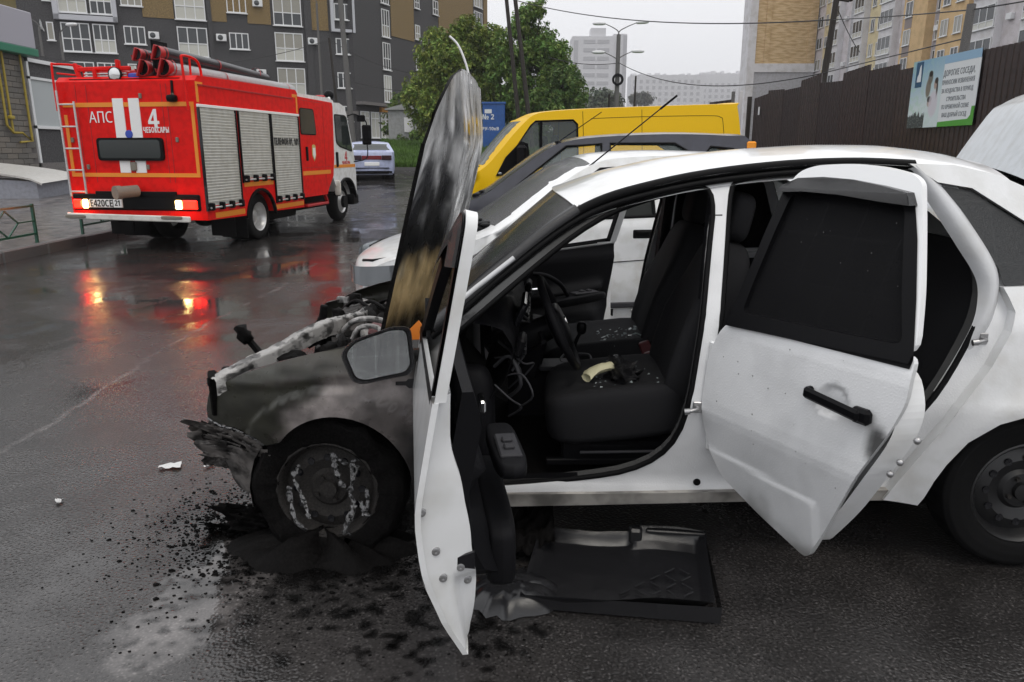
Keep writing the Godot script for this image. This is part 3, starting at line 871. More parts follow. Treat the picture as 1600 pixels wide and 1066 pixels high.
	bu.rim(bum, bmf, func(x: float, y: float) -> Vector3: return bmf.call(x, y) - Vector3(-0.004, 0, 0.012))
	part("bumper_remains", bu, M.scorched_plate, car, "burnt bumper remains hanging under the wing")
	for q in [[-0.40, 0.40, 0.64, 0.26, 0.16, 0.2, 3.0], [-0.33, 0.44, 0.70, 0.22, 0.10, 0.5, 11.0], [-0.47, 0.36, 0.60, 0.12, 0.20, -0.3, 21.0], [-0.30, 0.10, 0.68, 0.26, 0.14, 0.1, 31.0], [-0.42, 0.03, 0.62, 0.24, 0.05, 0.0, 41.0]]:
		var ts := MB.new()
		ts.grid(12, 10, func(u: float, v: float) -> Vector3:
			var e := n.get_noise_2d(u * 1.6 + q[6], v * 1.6)
			return Vector3(q[0] + (u - 0.5) * q[3] * (1.0 + e * 0.5), q[1] + (v - 0.5) * q[4] - 0.05 * u * u + 0.05 * e, q[2] + 0.07 * e + 0.05 * v + q[5] * 0.1 * u))
		part("torn_sheet", ts, M.scorched_plate if q[1] > 0.35 else M.soot, car)
	for i in 5:
		var sc := MB.new()
		var p := Vector3(-0.44 + 0.05 * i, 0.44 + 0.02 * sin(i * 2.1), 0.70 + 0.01 * i)
		sc.grid(6, 4, func(u: float, v: float) -> Vector3: return p + Vector3(u * 0.09 - 0.04, v * 0.05 - 0.03 + 0.02 * n.get_noise_2d(u * 2.0 + i * 9, v * 2.0), 0.03 * n.get_noise_2d(u * 2.0, v * 2.0 + i * 5) + 0.02 * u))
		part("torn_scrap", sc, M.soot, car)
	for s in [-1, 1]:
		var li := MB.new()
		li.grid(20, 6, func(u: float, v: float) -> Vector3:
			var a := lerpf(-0.15, PI + 0.3, u)
			var r := 0.345 + 0.015 * n.get_noise_2d(u * 6, v * 3)
			return Vector3(0.05 + cos(a) * r * 0.98, 0.24 + sin(a) * r * 0.92, s * lerpf(0.78, 0.45, v)))
		part("wheel_arch_liner", li, M.soot, car)
		var tw := MB.new()
		tw.lathe(xf(0.07, 0.30, s * 0.52), [Vector2(0.13, 0.0), Vector2(0.13, 0.36), Vector2(0.09, 0.42), Vector2(0.02, 0.43)], 18)
		part("strut_tower", tw, M.burnt_steel, car)
	# engine bay
	var fw := MB.new()
	fw.grid(6, 10, func(u: float, v: float) -> Vector3: return Vector3(0.36 + 0.02 * sin(v * 9), 0.24 + u * 0.58, lerpf(-0.72, 0.72, v)))
	fw.bx(0.20, 0.42, 0.76, 0.80, -0.70, 0.70, 0.01)
	part("bulkhead", fw, M.soot, car)
	var en := MB.new()
	en.box(xf(-0.05, 0.50, -0.08, 4), Vector3(0.34, 0.34, 0.52), 0.04)
	en.box(xf(-0.06, 0.69, -0.1, 5), Vector3(0.24, 0.07, 0.46), 0.02)
	for i in 4: en.cyl(Vector3(-0.2, 0.68, -0.26 + i * 0.11), Vector3(-0.05, 0.735, -0.26 + i * 0.11), 0.026)
	part("engine", en, M.burnt_steel, car)
	var ba := MB.new()
	ba.box(xf(0.17, 0.68, 0.30, 10), Vector3(0.20, 0.17, 0.16), 0.015)
	part("battery", ba, M.burnt_red, car)
	var ho := MB.new()
	ho.tube(line3([Vector3(-0.05, 0.72, 0.33), Vector3(0.03, 0.80, 0.40), Vector3(0.12, 0.815, 0.42), Vector3(0.20, 0.79, 0.44), Vector3(0.22, 0.72, 0.46)]), 0.012, 8)
	part("hose", ho, M.ash_metal, car)
	ho = MB.new()
	ho.tube(line3([Vector3(0.02, 0.70, 0.44), Vector3(0.07, 0.79, 0.48), Vector3(0.15, 0.80, 0.50), Vector3(0.19, 0.74, 0.52)]), 0.010, 8)
	part("hose", ho, M.ash_metal, car)
	var hd := MB.new()
	for i in 7:
		var a := Vector3(-0.2 + 0.07 * i, 0.70, -0.3 + 0.1 * sin(i * 3.0))
		hd.tube(line3([a, a + Vector3(0.1, 0.07, 0.12), a + Vector3(0.2, 0.04, 0.2), a + Vector3(0.28, 0.0, 0.15)]), 0.009, 6)
	part("charred_hose", hd, M.soot, car)
	for i in 26:
		var db := MB.new()
		var p := Vector3(rng.randf_range(-0.2, 0.32), rng.randf_range(0.69, 0.755), rng.randf_range(-0.55, 0.62))
		var sd := rng.randf() * 50.0
		db.soft(Transform3D(Basis.from_euler(Vector3(rng.randf() * 3, rng.randf() * 3, 0)), p), Vector3(rng.randf_range(0.05, 0.14), rng.randf_range(0.03, 0.07), rng.randf_range(0.05, 0.12)), 0.7, 6, 8, func(q: Vector3) -> Vector3: return q * (1.0 + 0.7 * n.get_noise_3dv(q * 14.0 + Vector3.ONE * sd)))
		part("charred_lump", db, M.soot if i % 9 else M.ash_metal, car)
	var fl := MB.new()
	fl.prism(xf(0.335, 0.80, 0.735, -6, 0, 4), pv([-0.028, -0.075, 0.012, -0.07, 0.034, 0.06, 0.020, 0.082, -0.012, 0.055]), 0.008)
	part("scorched_flap", fl, M.orange, car, "orange scorched strip beside the mirror")

func car_wheels(car: Node3D) -> void:
	var n := FastNoiseLite.new(); n.seed = 8; n.frequency = 2.0; n.fractal_octaves = 3
	for k in 4:
		var s := 1 if k % 2 == 0 else -1
		var front := k < 2
		var c := Vector3(0.0 if front else 2.485, 0.248 if front else 0.289, s * 0.70)
		var R := 0.289
		var ty := MB.new()
		var prof := [[0.20, -0.085], [0.235, -0.092], [0.265, -0.09], [0.282, -0.075], [0.289, -0.04], [0.289, 0.04], [0.282, 0.075], [0.265, 0.09], [0.235, 0.092], [0.20, 0.085], [0.182, 0.075]]
		ty.grid(72, 40, func(u: float, v: float) -> Vector3:
			var a := TAU * u
			var w := v * (prof.size() - 1); var i: int = min(int(w), prof.size() - 2); var f := w - i
			var r := lerpf(prof[i][0], prof[i + 1][0], f); var h := lerpf(prof[i][1], prof[i + 1][1], f)
			if front:
				r += 0.02 * n.get_noise_3d(cos(a), sin(a), h * 6.0) * (1.0 if r > 0.21 else 0.2) - 0.004
				h *= 1.0 + 0.12 * n.get_noise_2d(a * 2.0, 3.0)
			elif r > 0.284: r -= 0.007 * float(int(a * 36.0 / TAU * 2.0) % 2)
			var y := sin(a) * r
			if y < -c.y + 0.004:
				h *= 1.0 + (-c.y + 0.004 - y) * (9.0 if front else 5.0)
				y = -c.y + 0.004
			return c + Vector3(cos(a) * r, y, s * h))
		var wh := part("wheel", ty, M.soot if front else M.tyre, car, "flat burnt front tyre" if front else "")
		var rim := MB.new()
		var t := Transform3D(Basis(Vector3(1, 0, 0), Vector3(0, 0, s), Vector3(0, 1, 0)), c)
		rim.lathe(t, [Vector2(0.19, -0.08), Vector2(0.192, 0.078), Vector2(0.184, 0.082), Vector2(0.172, 0.070), Vector2(0.166, 0.040), Vector2(0.160, 0.030), Vector2(0.135, 0.044), Vector2(0.115, 0.052), Vector2(0.085, 0.040), Vector2(0.075, 0.036), Vector2(0.062, 0.050), Vector2(0.034, 0.052), Vector2(0.031, 0.068), Vector2(0.0, 0.070)], 40, 0.75)
		part("steel_rim", rim, M.burnt_steel if front else M.rim_steel, wh)
		for i in 4:
			var bo := MB.new()
			var a := TAU * (i + 0.3) / 4
			var q := c + Vector3(cos(a) * 0.049, sin(a) * 0.049, s * 0.050)
			bo.cyl(q, q + Vector3(0, 0, s * 0.014), 0.009, 0.008, 6)
			part("wheel_bolt", bo, M.burnt_steel, wh)
		for i in 12:
			var hl := MB.new()
			var a := TAU * i / 12
			var q := c + Vector3(cos(a) * 0.122, sin(a) * 0.122, s * 0.0485)
			hl.lathe(Transform3D(Basis(Vector3(1, 0, 0), Vector3(0, 0, s), Vector3(0, 1, 0)), q), [Vector2(0.0, 0.004), Vector2(0.0135, 0.005), Vector2(0.0145, 0.001)], 10)
			part("rim_hole", hl, M.gloss_black, wh)
		if front and s == 1:
			var pool := MB.new()
			pool.grid(20, 36, func(u: float, v: float) -> Vector3:
				var a := TAU * v
				var e := n.get_noise_2d(cos(a) * 1.3, sin(a) * 1.3 + 7.0)
				return Vector3(c.x - 0.03 + cos(a) * u * (0.36 + 0.10 * e), 0.085 * (1.0 - pow(u, 3.0)) * (0.7 + e) + 0.012 * n.get_noise_2d(u * 9.0, v * 40.0) * (1.0 - u), c.z + 0.05 + sin(a) * u * (0.17 + 0.06 * e)))
			part("melted_tread", pool, M.soot, wh)
			# aluminium of the trim, melted and run down
			for d in [[[-0.10, 0.10], [-0.115, 0.06], [-0.10, 0.0], [-0.085, -0.06], [-0.07, -0.10]], [[-0.135, 0.02], [-0.14, -0.04], [-0.12, -0.11], [-0.085, -0.155], [-0.05, -0.20], [-0.02, -0.222]], [[0.03, 0.15], [0.05, 0.12], [0.075, 0.11], [0.115, 0.125]], [[0.03, 0.14], [0.04, 0.08], [0.065, 0.03]], [[0.105, 0.10], [0.10, 0.05], [0.085, 0.0], [0.095, -0.05], [0.08, -0.10], [0.06, -0.15], [0.07, -0.19], [0.045, -0.228]], [[-0.04, -0.215], [0.0, -0.222], [0.03, -0.226], [0.055, -0.222]], [[-0.02, -0.19], [0.02, -0.185], [0.055, -0.195]], [[0.15, 0.02], [0.145, -0.05], [0.13, -0.09]], [[0.12, -0.04], [0.135, -0.075], [0.15, -0.09]]]:
				var run := MB.new()
				var pts := []
				for p in d: pts.append(c + Vector3(p[0], p[1], 0.085 + 0.012 * sin(p[1] * 40.0)))
				var ln := line3(pts, 6)
				var wid := rng.randf_range(0.005, 0.0085)
				run.grid(ln.size() - 1, 8, func(u: float, v: float) -> Vector3:
					var i := int(round(u * (ln.size() - 1)))
					var a := TAU * v
					var r := wid * (0.8 + 1.3 * n.get_noise_2d(u * 5.0 + d[0][0] * 90.0, 1.0) + 0.3 * n.get_noise_2d(u * 20, a))
					return ln[i] + Vector3(cos(a) * r * 1.5, sin(a) * r, sin(a * 2.0 + u * 9) * r * 0.4 + sin(a) * r * 0.5))
				part("melted_trim", run, M.melted_metal, wh)

func granta_materials() -> void:
	noisy("burnt_pillar", Color(0.03, 0.03, 0.032), 0.22, 4.0, null, null, M.drops, 0.05)
	noisy("scorched_plate", Color(0.15, 0.138, 0.13), 0.5, 2.0, ntex(0.012, [[0.25, g1(0.25)], [0.55, g1(1)]], 44), null, M.fine, 0.2)
	mat("tail_red", Color(0.35, 0.012, 0.012), 0.1)
	noisy("burnt_red", Color(0.10, 0.02, 0.022), 0.45, 6.0, null, null, M.fine, 0.1)
	mat("cast_dirt", Color(0.10, 0.10, 0.095), 0.5)
	mat("bag_grey", Color(0.22, 0.22, 0.22), 0.8)
	mat("glass_crumb", Color(0.35, 0.40, 0.40), 0.1)
	noisy("dark_tint", Color(0.005, 0.005, 0.006), 0.07, 7.0, null, null, M.drops, 0.12)
	M.dark_tint.metallic_specular = 0.22
	var bo := mat("bonnet_paint", Color(1, 1, 1), 0.36, 0.0, {"vertex_color_use_as_albedo": true})
	bo.uv1_triplanar = true; bo.uv1_scale = Vector3(1.6, 0.6, 1.6)
	bo.roughness_texture = ntex(0.02, [[0.3, g1(0.3)], [0.6, g1(1)]], 8); bo.roughness_texture_channel = BaseMaterial3D.TEXTURE_CHANNEL_RED
	bo.albedo_texture = ntex(0.012, [[0.25, g1(0.6)], [0.6, g1(1)]], 25, 512, 4)
	var dp := mat("door_paint", Color(1, 1, 1), 0.26, 0.0, {"uv1_triplanar": true, "albedo_texture": M.grime_faint, "heightmap_enabled": true, "heightmap_texture": M.drops, "heightmap_scale": 0.03, "uv1_scale": Vector3.ONE * 1.4, "vertex_color_use_as_albedo": true, "clearcoat_enabled": true, "clearcoat": 0.6, "clearcoat_roughness": 0.08})
	mat("door_white", Color(0.82, 0.83, 0.84), 0.25)
func car_inside(car: Node3D) -> void:
	var n := FastNoiseLite.new(); n.seed = 18; n.frequency = 3.0
	var fl := MB.new()
	fl.grid(20, 10, func(u: float, v: float) -> Vector3:
		var x := lerpf(0.36, 2.9, u)
		return Vector3(x, lookup(x, [0.36, 0.46, 0.55, 0.24, 1.6, 0.22, 1.75, 0.36, 2.9, 0.36]) + 0.10 * exp(-pow((v - 0.5) * 9.0, 2.0)), lerpf(-0.73, 0.73, v)))
	part("floor_pan", fl, M.soot, car)
	var under := MB.new()
	under.grid(4, 4, func(u: float, v: float) -> Vector3: return Vector3(lerpf(0.4, 3.4, u), 0.18 + 0.06 * u, lerpf(-0.72, 0.72, v)))
	part("underbody", under, M.soot, car)
	for s in [-1, 1]:
		for q in [[0.50, 0.262, 1.2, 0.295], [1.42, 0.31, 2.0, 0.35]]:
			var sl := MB.new()
			sl.beam(Vector3(q[0], q[1], s * 0.70), Vector3(q[2], q[3], s * 0.70), 0.06, 0.03, 0.008)
			part("sill_trim", sl, M.black_plastic, car)
	for s in [-1, 1]:
		var bp := MB.new()
		bp.beam(Vector3(1.335, 0.30, s * 0.68), Vector3(1.40, 1.30, s * 0.50), 0.05, 0.055, 0.01)
		part("pillar_trim_inside", bp, M.trim, car)
	# dashboard, steering column and wheel
	var da := MB.new()
	da.grid(16, 30, func(u: float, v: float) -> Vector3:
		var z := lerpf(-0.70, 0.70, v)
		var hump := 0.05 * exp(-pow((z - 0.36) / 0.17, 2.0))
		var x := lookup(u, [0.0, 0.40, 0.25, 0.55, 0.45, 0.66, 0.6, 0.70, 0.8, 0.66, 1.0, 0.52])
		var y := lookup(u, [0.0, 0.86, 0.25, 0.865 + hump, 0.45, 0.84 + hump, 0.6, 0.77, 0.8, 0.64, 1.0, 0.50])
		return Vector3(x + 0.012 * n.get_noise_2d(z * 3, u * 3) - 0.03 * z * z, y + 0.01 * n.get_noise_2d(z * 4, u * 4 + 5), z))
	var dash := part("dashboard", da, M.trim, car)
	for z in [0.60, 0.14, -0.14, -0.60]:
		var v := MB.new()
		v.box(xf(0.70, 0.765, z, 0, 0, -20), Vector3(0.03, 0.075, 0.13), 0.01)
		for i in 4: v.box(xf(0.717, 0.742 + i * 0.016, z, 0, 0, -20), Vector3(0.012, 0.004, 0.115))
		part("air_vent", v, M.black_plastic, dash)
	var cl := MB.new()
	cl.box(xf(0.695, 0.85, 0.36, 0, 0, -25), Vector3(0.03, 0.10, 0.26), 0.01)
	part("instrument_cluster", cl, M.gloss_black, dash)
	var wires := MB.new()
	for i in 9:
		var a := Vector3(0.62 + 0.03 * sin(i * 2.0), 0.80 - 0.02 * i, 0.30 + 0.05 * i)
		wires.tube(line3([a, a + Vector3(0.06, 0.05 * sin(i * 1.3), 0.04), a + Vector3(0.1, -0.05, 0.02 * i - 0.06), a + Vector3(0.05, -0.12, 0.0)]), 0.004 if i % 3 else 0.008, 5)
	part("loose_wire", wires, M.trim_grey, dash)
	var con := MB.new()
	con.box(xf(0.84, 0.40, 0.0), Vector3(0.42, 0.24, 0.20), 0.03)
	con.box(xf(0.74, 0.60, 0.0, 0, 0, -12), Vector3(0.10, 0.26, 0.22), 0.02)
	con.box(xf(1.12, 0.38, 0.0), Vector3(0.26, 0.16, 0.16), 0.02)
	var cn := part("centre_console", con, M.trim, car)
	var tray := MB.new()
	tray.box(xf(0.86, 0.535, 0.05, 8), Vector3(0.20, 0.018, 0.14), 0.004)
	part("console_tray", tray, M.trim_grey, cn)
	var ring := MB.new()
	ring.tube(line3([Vector3(0.88, 0.55, -0.05), Vector3(0.98, 0.555, -0.05), Vector3(1.0, 0.55, 0.0), Vector3(0.98, 0.545, 0.05), Vector3(0.88, 0.54, 0.05), Vector3(0.865, 0.545, 0.0), Vector3(0.88, 0.55, -0.05)]), 0.006, 6)
	part("gear_gaiter_ring", ring, M.trim_grey, cn)
	var gl := MB.new()
	gl.tube(line3([Vector3(0.93, 0.50, 0.0), Vector3(0.925, 0.60, 0.0), Vector3(0.95, 0.67, 0.0)]), 0.008, 7)
	gl.soft(xf(0.955, 0.69, 0.0), Vector3(0.045, 0.06, 0.045), 0.8, 8, 10)
	part("gear_lever", gl, M.black_plastic, cn)
	var sw := MB.new()
	var wc := Vector3(0.845, 0.79, 0.345)
	var B := Basis(Vector3(0, 0, 1), deg_to_rad(24.0))
	var pts := []
	for i in 41: pts.append(wc + B * Vector3(0, cos(TAU * i / 40) * 0.188, sin(TAU * i / 40) * 0.188))
	sw.tube(pts, 0.0165, 10)
	var wheel := part("steering_wheel", sw, M.trim, car)
	var hub := MB.new()
	hub.soft(Transform3D(B, wc + B * Vector3(-0.005, -0.01, 0)), Vector3(0.07, 0.17, 0.20), 0.5, 12, 20)
	for a in [0.0, 1.0, 2.0]:
		var d: Vector3 = [Vector3(0, -0.02, 0.18), Vector3(0, -0.02, -0.18), Vector3(0, -0.18, 0)][int(a)]
		hub.beam(wc + B * Vector3(-0.015, 0, 0), wc + B * (d + Vector3(-0.004, 0, 0)), 0.045, 0.016, 0.004, B * Vector3(1, 0, 0))
	part("wheel_hub", hub, M.black_plastic, wheel)
	var em := MB.new()
	em.lathe(Transform3D(B * Basis(Vector3(0, -1, 0), Vector3(1, 0, 0), Vector3(0, 0, 1)), wc + B * Vector3(0.031, 0.0, 0)), [Vector2(0.02, 0.0), Vector2(0.019, 0.003), Vector2(0.0, 0.004)], 14)
	part("hub_badge", em, M.chrome, wheel)
	var colm := MB.new()
	colm.tube([wc + B * Vector3(-0.02, 0, 0), wc + B * Vector3(-0.22, 0, 0)], 0.05, 10, 0.06)
	colm.tube([wc + B * Vector3(-0.08, 0, 0.03), wc + B * Vector3(-0.07, -0.01, 0.17)], 0.012, 7, 0.009)
	colm.tube([wc + B * Vector3(-0.08, 0, -0.03), wc + B * Vector3(-0.07, -0.01, -0.17)], 0.012, 7, 0.009)
	part("steering_column", colm, M.black_plastic, car)
	for i in 3:
		var pd := MB.new()
		pd.beam(Vector3(0.48, 0.60, 0.28 + i * 0.1), Vector3(0.56, 0.36, 0.28 + i * 0.1), 0.015, 0.02)
		pd.box(xf(0.565, 0.35, 0.28 + i * 0.1, 0, 0, 30), Vector3(0.02, 0.07, 0.055), 0.005)
		part("pedal", pd, M.black_plastic, car)
	var kick := MB.new()
	kick.soft(xf(0.53, 0.50, 0.64, 0, 0, 0), Vector3(0.16, 0.40, 0.16), 0.7, 12, 16)
	part("speaker_cover", kick, M.trim, car)
	# seats
	for s in [1, -1]:
		var z: float = s * 0.36
		var cu := MB.new()
		cu.soft(xf(1.07, 0.475, z, 0, 0, 7), Vector3(0.56, 0.20, 0.52), 0.42, 16, 28, func(p: Vector3) -> Vector3:
			p.y += 0.035 * smoothstep(0.12, 0.24, absf(p.z)) * smoothstep(0.02, 0.08, p.y)
			return p)
		var seat := part("front_seat", cu, M.seat_cloth, car)
		var bk := MB.new()
		bk.soft(xf(1.40, 0.80, z, 0, 0, -16), Vector3(0.17, 0.68, 0.50), 0.5, 20, 28, func(p: Vector3) -> Vector3:
			p.x -= 0.045 * smoothstep(0.13, 0.23, absf(p.z)) * smoothstep(0.25, -0.05, p.y)
			p.z *= lerpf(1.0, 0.82, smoothstep(0.0, 0.34, p.y))
			return p)
		part("backrest", bk, M.seat_cloth, seat)
		var hr := MB.new()
		hr.soft(xf(1.505, 1.215, z, 0, 0, -12), Vector3(0.10, 0.19, 0.26), 0.55, 12, 20)
		for d in [-0.06, 0.06]: hr.cyl(Vector3(1.48, 1.06, z + d), Vector3(1.50, 1.18, z + d), 0.006, 0.006, 6)
		part("headrest", hr, M.seat_cloth, seat)
		var rl := MB.new()
		rl.bx(0.86, 1.32, 0.29, 0.37, z - 0.20, z + 0.20, 0.01)
		for d in [-0.19, 0.19]: rl.beam(Vector3(0.80, 0.285, z + d), Vector3(1.36, 0.30, z + d), 0.03, 0.025, 0.004)
		part("seat_base", rl, M.black_plastic, seat)
		var bar := MB.new()
		bar.tube([Vector3(0.93, 0.335, z + s * 0.22), Vector3(1.25, 0.345, z + s * 0.22)], 0.006, 6)
		part("seat_rail_bar", bar, M.trim_grey, seat)
		var belt := MB.new()
		var pts2 := line3([Vector3(1.385, 1.24, s * 0.585), Vector3(1.39, 0.9, s * 0.625), Vector3(1.36, 0.6, s * 0.655), Vector3(1.33, 0.36, s * 0.675)])
		for i in pts2.size() - 1: belt.beam(pts2[i], pts2[i + 1], 0.003, 0.046, 0.0, Vector3(1, 0, 0))
		part("seat_belt", belt, M.trim, seat)
		var bkl := MB.new()
		bkl.box(xf(1.26, 0.565, z - s * 0.27, 0, 0, 20), Vector3(0.05, 0.09, 0.03), 0.006)
		part("belt_buckle", bkl, M.burnt_red, seat)
	var rs := MB.new()
	rs.soft(xf(1.98, 0.47, 0, 0, 0, 6), Vector3(0.52, 0.22, 1.30), 0.35, 14, 30)
	var rear := part("rear_seat", rs, M.seat_cloth, car)
	var rb := MB.new()
	rb.soft(xf(2.33, 0.80, 0, 0, 0, -22), Vector3(0.18, 0.66, 1.24), 0.4, 14, 30)
	part("backrest", rb, M.seat_cloth, rear)
	var shelf := MB.new()
	shelf.bx(2.40, 2.95, 0.99, 1.02, -0.60, 0.60, 0.008)
	part("parcel_shelf", shelf, M.soot, car)
	for s in [-1, 1]:
		var rt := MB.new()
		rt.grid(10, 8, func(u: float, v: float) -> Vector3: return Vector3(lerpf(2.28, 3.2, u), lerpf(0.30, 1.02, v), s * (cz(2.3, lerpf(0.30, 1.02, v)) - 0.12)))
		part("boot_side_trim", rt, M.soot, car)
	# bits left on the driver's seat
	var foam := MB.new()
	foam.grid(14, 8, func(u: float, v: float) -> Vector3:
		var a := lerpf(0.15, 2.6, u)
		var c := Vector3(1.02 - cos(a) * 0.065 + u * 0.05, 0.578 + sin(a) * 0.045, 0.42 - 0.06 * u)
		var b := TAU * v
		return c + Vector3(cos(b) * 0.018 * cos(a), sin(b) * 0.018, cos(b) * 0.026) * (1.0 + 0.25 * n.get_noise_2d(u * 5, v * 3)))
	part("yellow_foam_scrap", foam, M.foam, car)
	var bag := MB.new()
	bag.soft(xf(1.10, 0.600, 0.40, 20), Vector3(0.10, 0.10, 0.15), 0.8, 18, 26, func(p: Vector3) -> Vector3: return p * (1.0 + 1.1 * n.get_noise_3dv(p * 9.0)))
	part("crumpled_charred_bag", bag, M.wet_black, car)
	var shards := MB.new()
	for i in 90:
		var near := i < 60
		var p := Vector3(rng.randf_range(1.05, 1.32), 0, rng.randf_range(-0.45, -0.12)) if near else Vector3(rng.randf_range(0.98, 1.25), 0, rng.randf_range(0.22, 0.56))
		p.y = 0.565 + (p.x - 1.07) * 0.12 + 0.008
		var r := rng.randf_range(0.004, 0.012) * (1.0 if near else 0.7)
		shards.box(Transform3D(Basis.from_euler(Vector3(rng.randf() * 0.8, rng.randf() * 3, rng.randf() * 0.8)), p), Vector3(r * 2.2, 0.004, r * 1.4))
	var sh := part("glass_crumbs", shards, M.glass_crumb, car)
	sh.set_meta("kind", "stuff")
	var ba := MB.new()
	ba.soft(xf(1.93, 0.655, 0.36), Vector3(0.30, 0.20, 0.30), 0.8, 16, 20, func(p: Vector3) -> Vector3: return p * (1.0 + 0.5 * n.get_noise_3dv(p * 5.0)))
	part("grey_cloth_bag", ba, M.bag_grey, car)
	var hat := MB.new()
	hat.soft(xf(2.0, 0.82, 0.28), Vector3(0.20, 0.16, 0.2), 0.8, 12, 16, func(p: Vector3) -> Vector3: return p * (1.0 + 0.4 * n.get_noise_3dv(p * 6.0)))
	part("bundle", hat, M.bag_grey, car)

# one front door and one rear door; side 0 is the near one
func car_side_doors(car: Node3D, side: int) -> void:
	var s := -1.0 if side else 1.0
	var put := func(called: String, mb: MB, m: Material, p: Node3D, label := "") -> MeshInstance3D:
		if side: mb.mirror_z()
		return part(called, mb, m, p, label)
	# ---- front door
	var h := Vector3(0.39, 0, 0.78)
	# the front doors hang out of true: their glass frame leans in less than the body does
	var local := func(x: float, y: float, off: float) -> Vector3:
		var z := soft_lookup(y, [0.22, 0.72, 0.35, 0.785, 0.5, 0.832, 0.65, 0.845, 0.9, 0.80, 1.34, 0.712], 0.04) if side == 0 else cz(x, y)
		return Vector3(x, y, z - off) - h
	var skin := pv([0.395, 0.85, 0.385, 0.5, 0.40, 0.30, 0.44, 0.222, 0.9, 0.226, 1.15, 0.232, 1.25, 0.24, 1.312, 0.25, 1.335, 0.36, 1.35, 0.5, 1.362, 0.7, 1.368, 0.925, 0.7, 0.885, 0.46, 0.87])
	var sf := func(x: float, y: float) -> Vector3: return local.call(x, y, -0.004 * exp(-pow((y - 0.47) / 0.02, 2.0)))
	var thick := func(y: float) -> float: return soft_lookup(y, [0.25, 0.012, 0.30, 0.05, 0.36, 0.085, 0.45, 0.118, 0.6, 0.125, 0.7, 0.105, 0.8, 0.058, 0.95, 0.034, 1.34, 0.028], 0.03)
	var mb := MB.new()
	mb.sheet(skin, [], 0.05, sf)
	mb.rim(skin, sf, func(x: float, y: float) -> Vector3: return local.call(x, y, 0.014))
	var door: MeshInstance3D = put.call("front_door", mb, M.white_paint, car, "open driver's door seen on its edge" if side == 0 else "open passenger door beyond the seats")
	door.position = Vector3(h.x, 0, h.z * s)
	door.rotation_degrees.y = (-80.0 if side == 0 else 33.0)
	# closing edge: wide white face with bolts and the lock
	var edge := func(u: float, v: float) -> Vector3:
		var y := lerpf(0.252, 0.93, u)
		var xr := lookup(y, [0.25, 1.312, 0.36, 1.335, 0.5, 1.35, 0.7, 1.362, 0.925, 1.368])
		var w: float = thick.call(y)
		var step := 0.0
		if y < 0.47: step = 0.03 * smoothstep(0.45, 0.62, v) * smoothstep(0.47, 0.44, y)
		return local.call(xr - 0.006 - 0.05 * v - step, y, 0.004 + w * v)
	var eg := MB.new()
	eg.grid(40, 14, edge)
	eg.grid(40, 3, func(u: float, v: float) -> Vector3: return edge.call(u, 1.0) + Vector3(-0.10, 0, 0) * v)
	var eface: MeshInstance3D = put.call("door_edge", eg, M.inner_white, door)
	for p in [[0.55, 0.30], [0.49, 0.72], [0.43, 0.80], [0.66, 0.10], [0.475, 0.33]]:
		var u: float = (p[0] - 0.252) / 0.678
		var q: Vector3 = edge.call(u, p[1])
		var b := MB.new()
		b.lathe(Transform3D(Basis(Vector3(0, -1, 0), Vector3(1, 0, 0), Vector3(0, 0, 1)), q), [Vector2(0.011, -0.002), Vector2(0.010, 0.004), Vector2(0.004, 0.006), Vector2(0, 0.004)], 12)
		put.call("bolt", b, M.steel, door)
	var lk := MB.new()
	var lq: Vector3 = edge.call((0.505 - 0.252) / 0.678, 0.78)
	lk.prism(Transform3D(Basis(Vector3(0, 0, -1), Vector3(0, 1, 0), Vector3(1, 0, 0)), lq + Vector3(0.001, 0, 0)), pv([-0.045, -0.008, -0.045, 0.006, -0.01, 0.012, 0.03, 0.024, 0.03, -0.022, 0.0, -0.016]), 0.008)
	put.call("lock_slot", lk, M.gloss_black, door)
	# window frame
	var upr := func(y: float) -> float: return lookup(y, [0.9, 1.368, 1.1, 1.362, 1.22, 1.352, 1.30, 1.325])
	var fr := MB.new()
	var fpts := [Vector2(0.45, 0.885), Vector2(0.56, 0.958), Vector2(0.7, 1.075), Vector2(0.8, 1.15), Vector2(0.9, 1.215), Vector2(1.0, 1.262), Vector2(1.12, 1.30), Vector2(1.22, 1.325), Vector2(1.29, 1.335), Vector2(1.335, 1.315), Vector2(1.352, 1.25), Vector2(1.362, 1.1), Vector2(1.368, 0.925)]
	var rail := []
	for p in fpts: rail.append(Vector3(p.x, p.y, 0))
	rail = line3(rail, 4)
	var strip := func(off0: float, off1: float, inn0: float, inn1: float) -> Callable:
		return func(u: float, v: float) -> Vector3:
			var i := int(round(u * (rail.size() - 1)))
			var d: Vector3 = (rail[min(i + 1, rail.size() - 1)] - rail[max(i - 1, 0)]).normalized()
			var p: Vector3 = rail[i] + Vector3(d.y, -d.x, 0) * lerpf(inn0, inn1, v)
			return local.call(p.x, p.y, lerpf(off0, off1, v))
	fr.grid(rail.size() - 1, 3, strip.call(0.004, 0.03, 0.0, 0.006))
	fr.grid(rail.size() - 1, 3, strip.call(0.03, 0.028, 0.006, 0.05))
	fr.grid(rail.size() - 1, 2, strip.call(0.004, 0.004, 0.0, 0.012))
	put.call("window_frame", fr, M.inner_white, door)
	var bf := MB.new()
	bf.grid(rail.size() - 1, 3, strip.call(-0.004, -0.002, 0.006, 0.06))
	bf.grid(rail.size() - 1, 2, strip.call(-0.002, 0.028, 0.06, 0.06))
	put.call("frame_trim", bf, M.black_plastic, door)
	var dfl := MB.new()
	dfl.grid(rail.size() - 1, 4, func(u: float, v: float) -> Vector3:
		var p: Vector3 = strip.call(0, 0, 0.004, 0.075).call(lerpf(0.30, 0.86, u), v)
		return p + Vector3(0, 0, 0.022 * sin(minf(v * 1.2, 1.0) * PI * 0.5)))
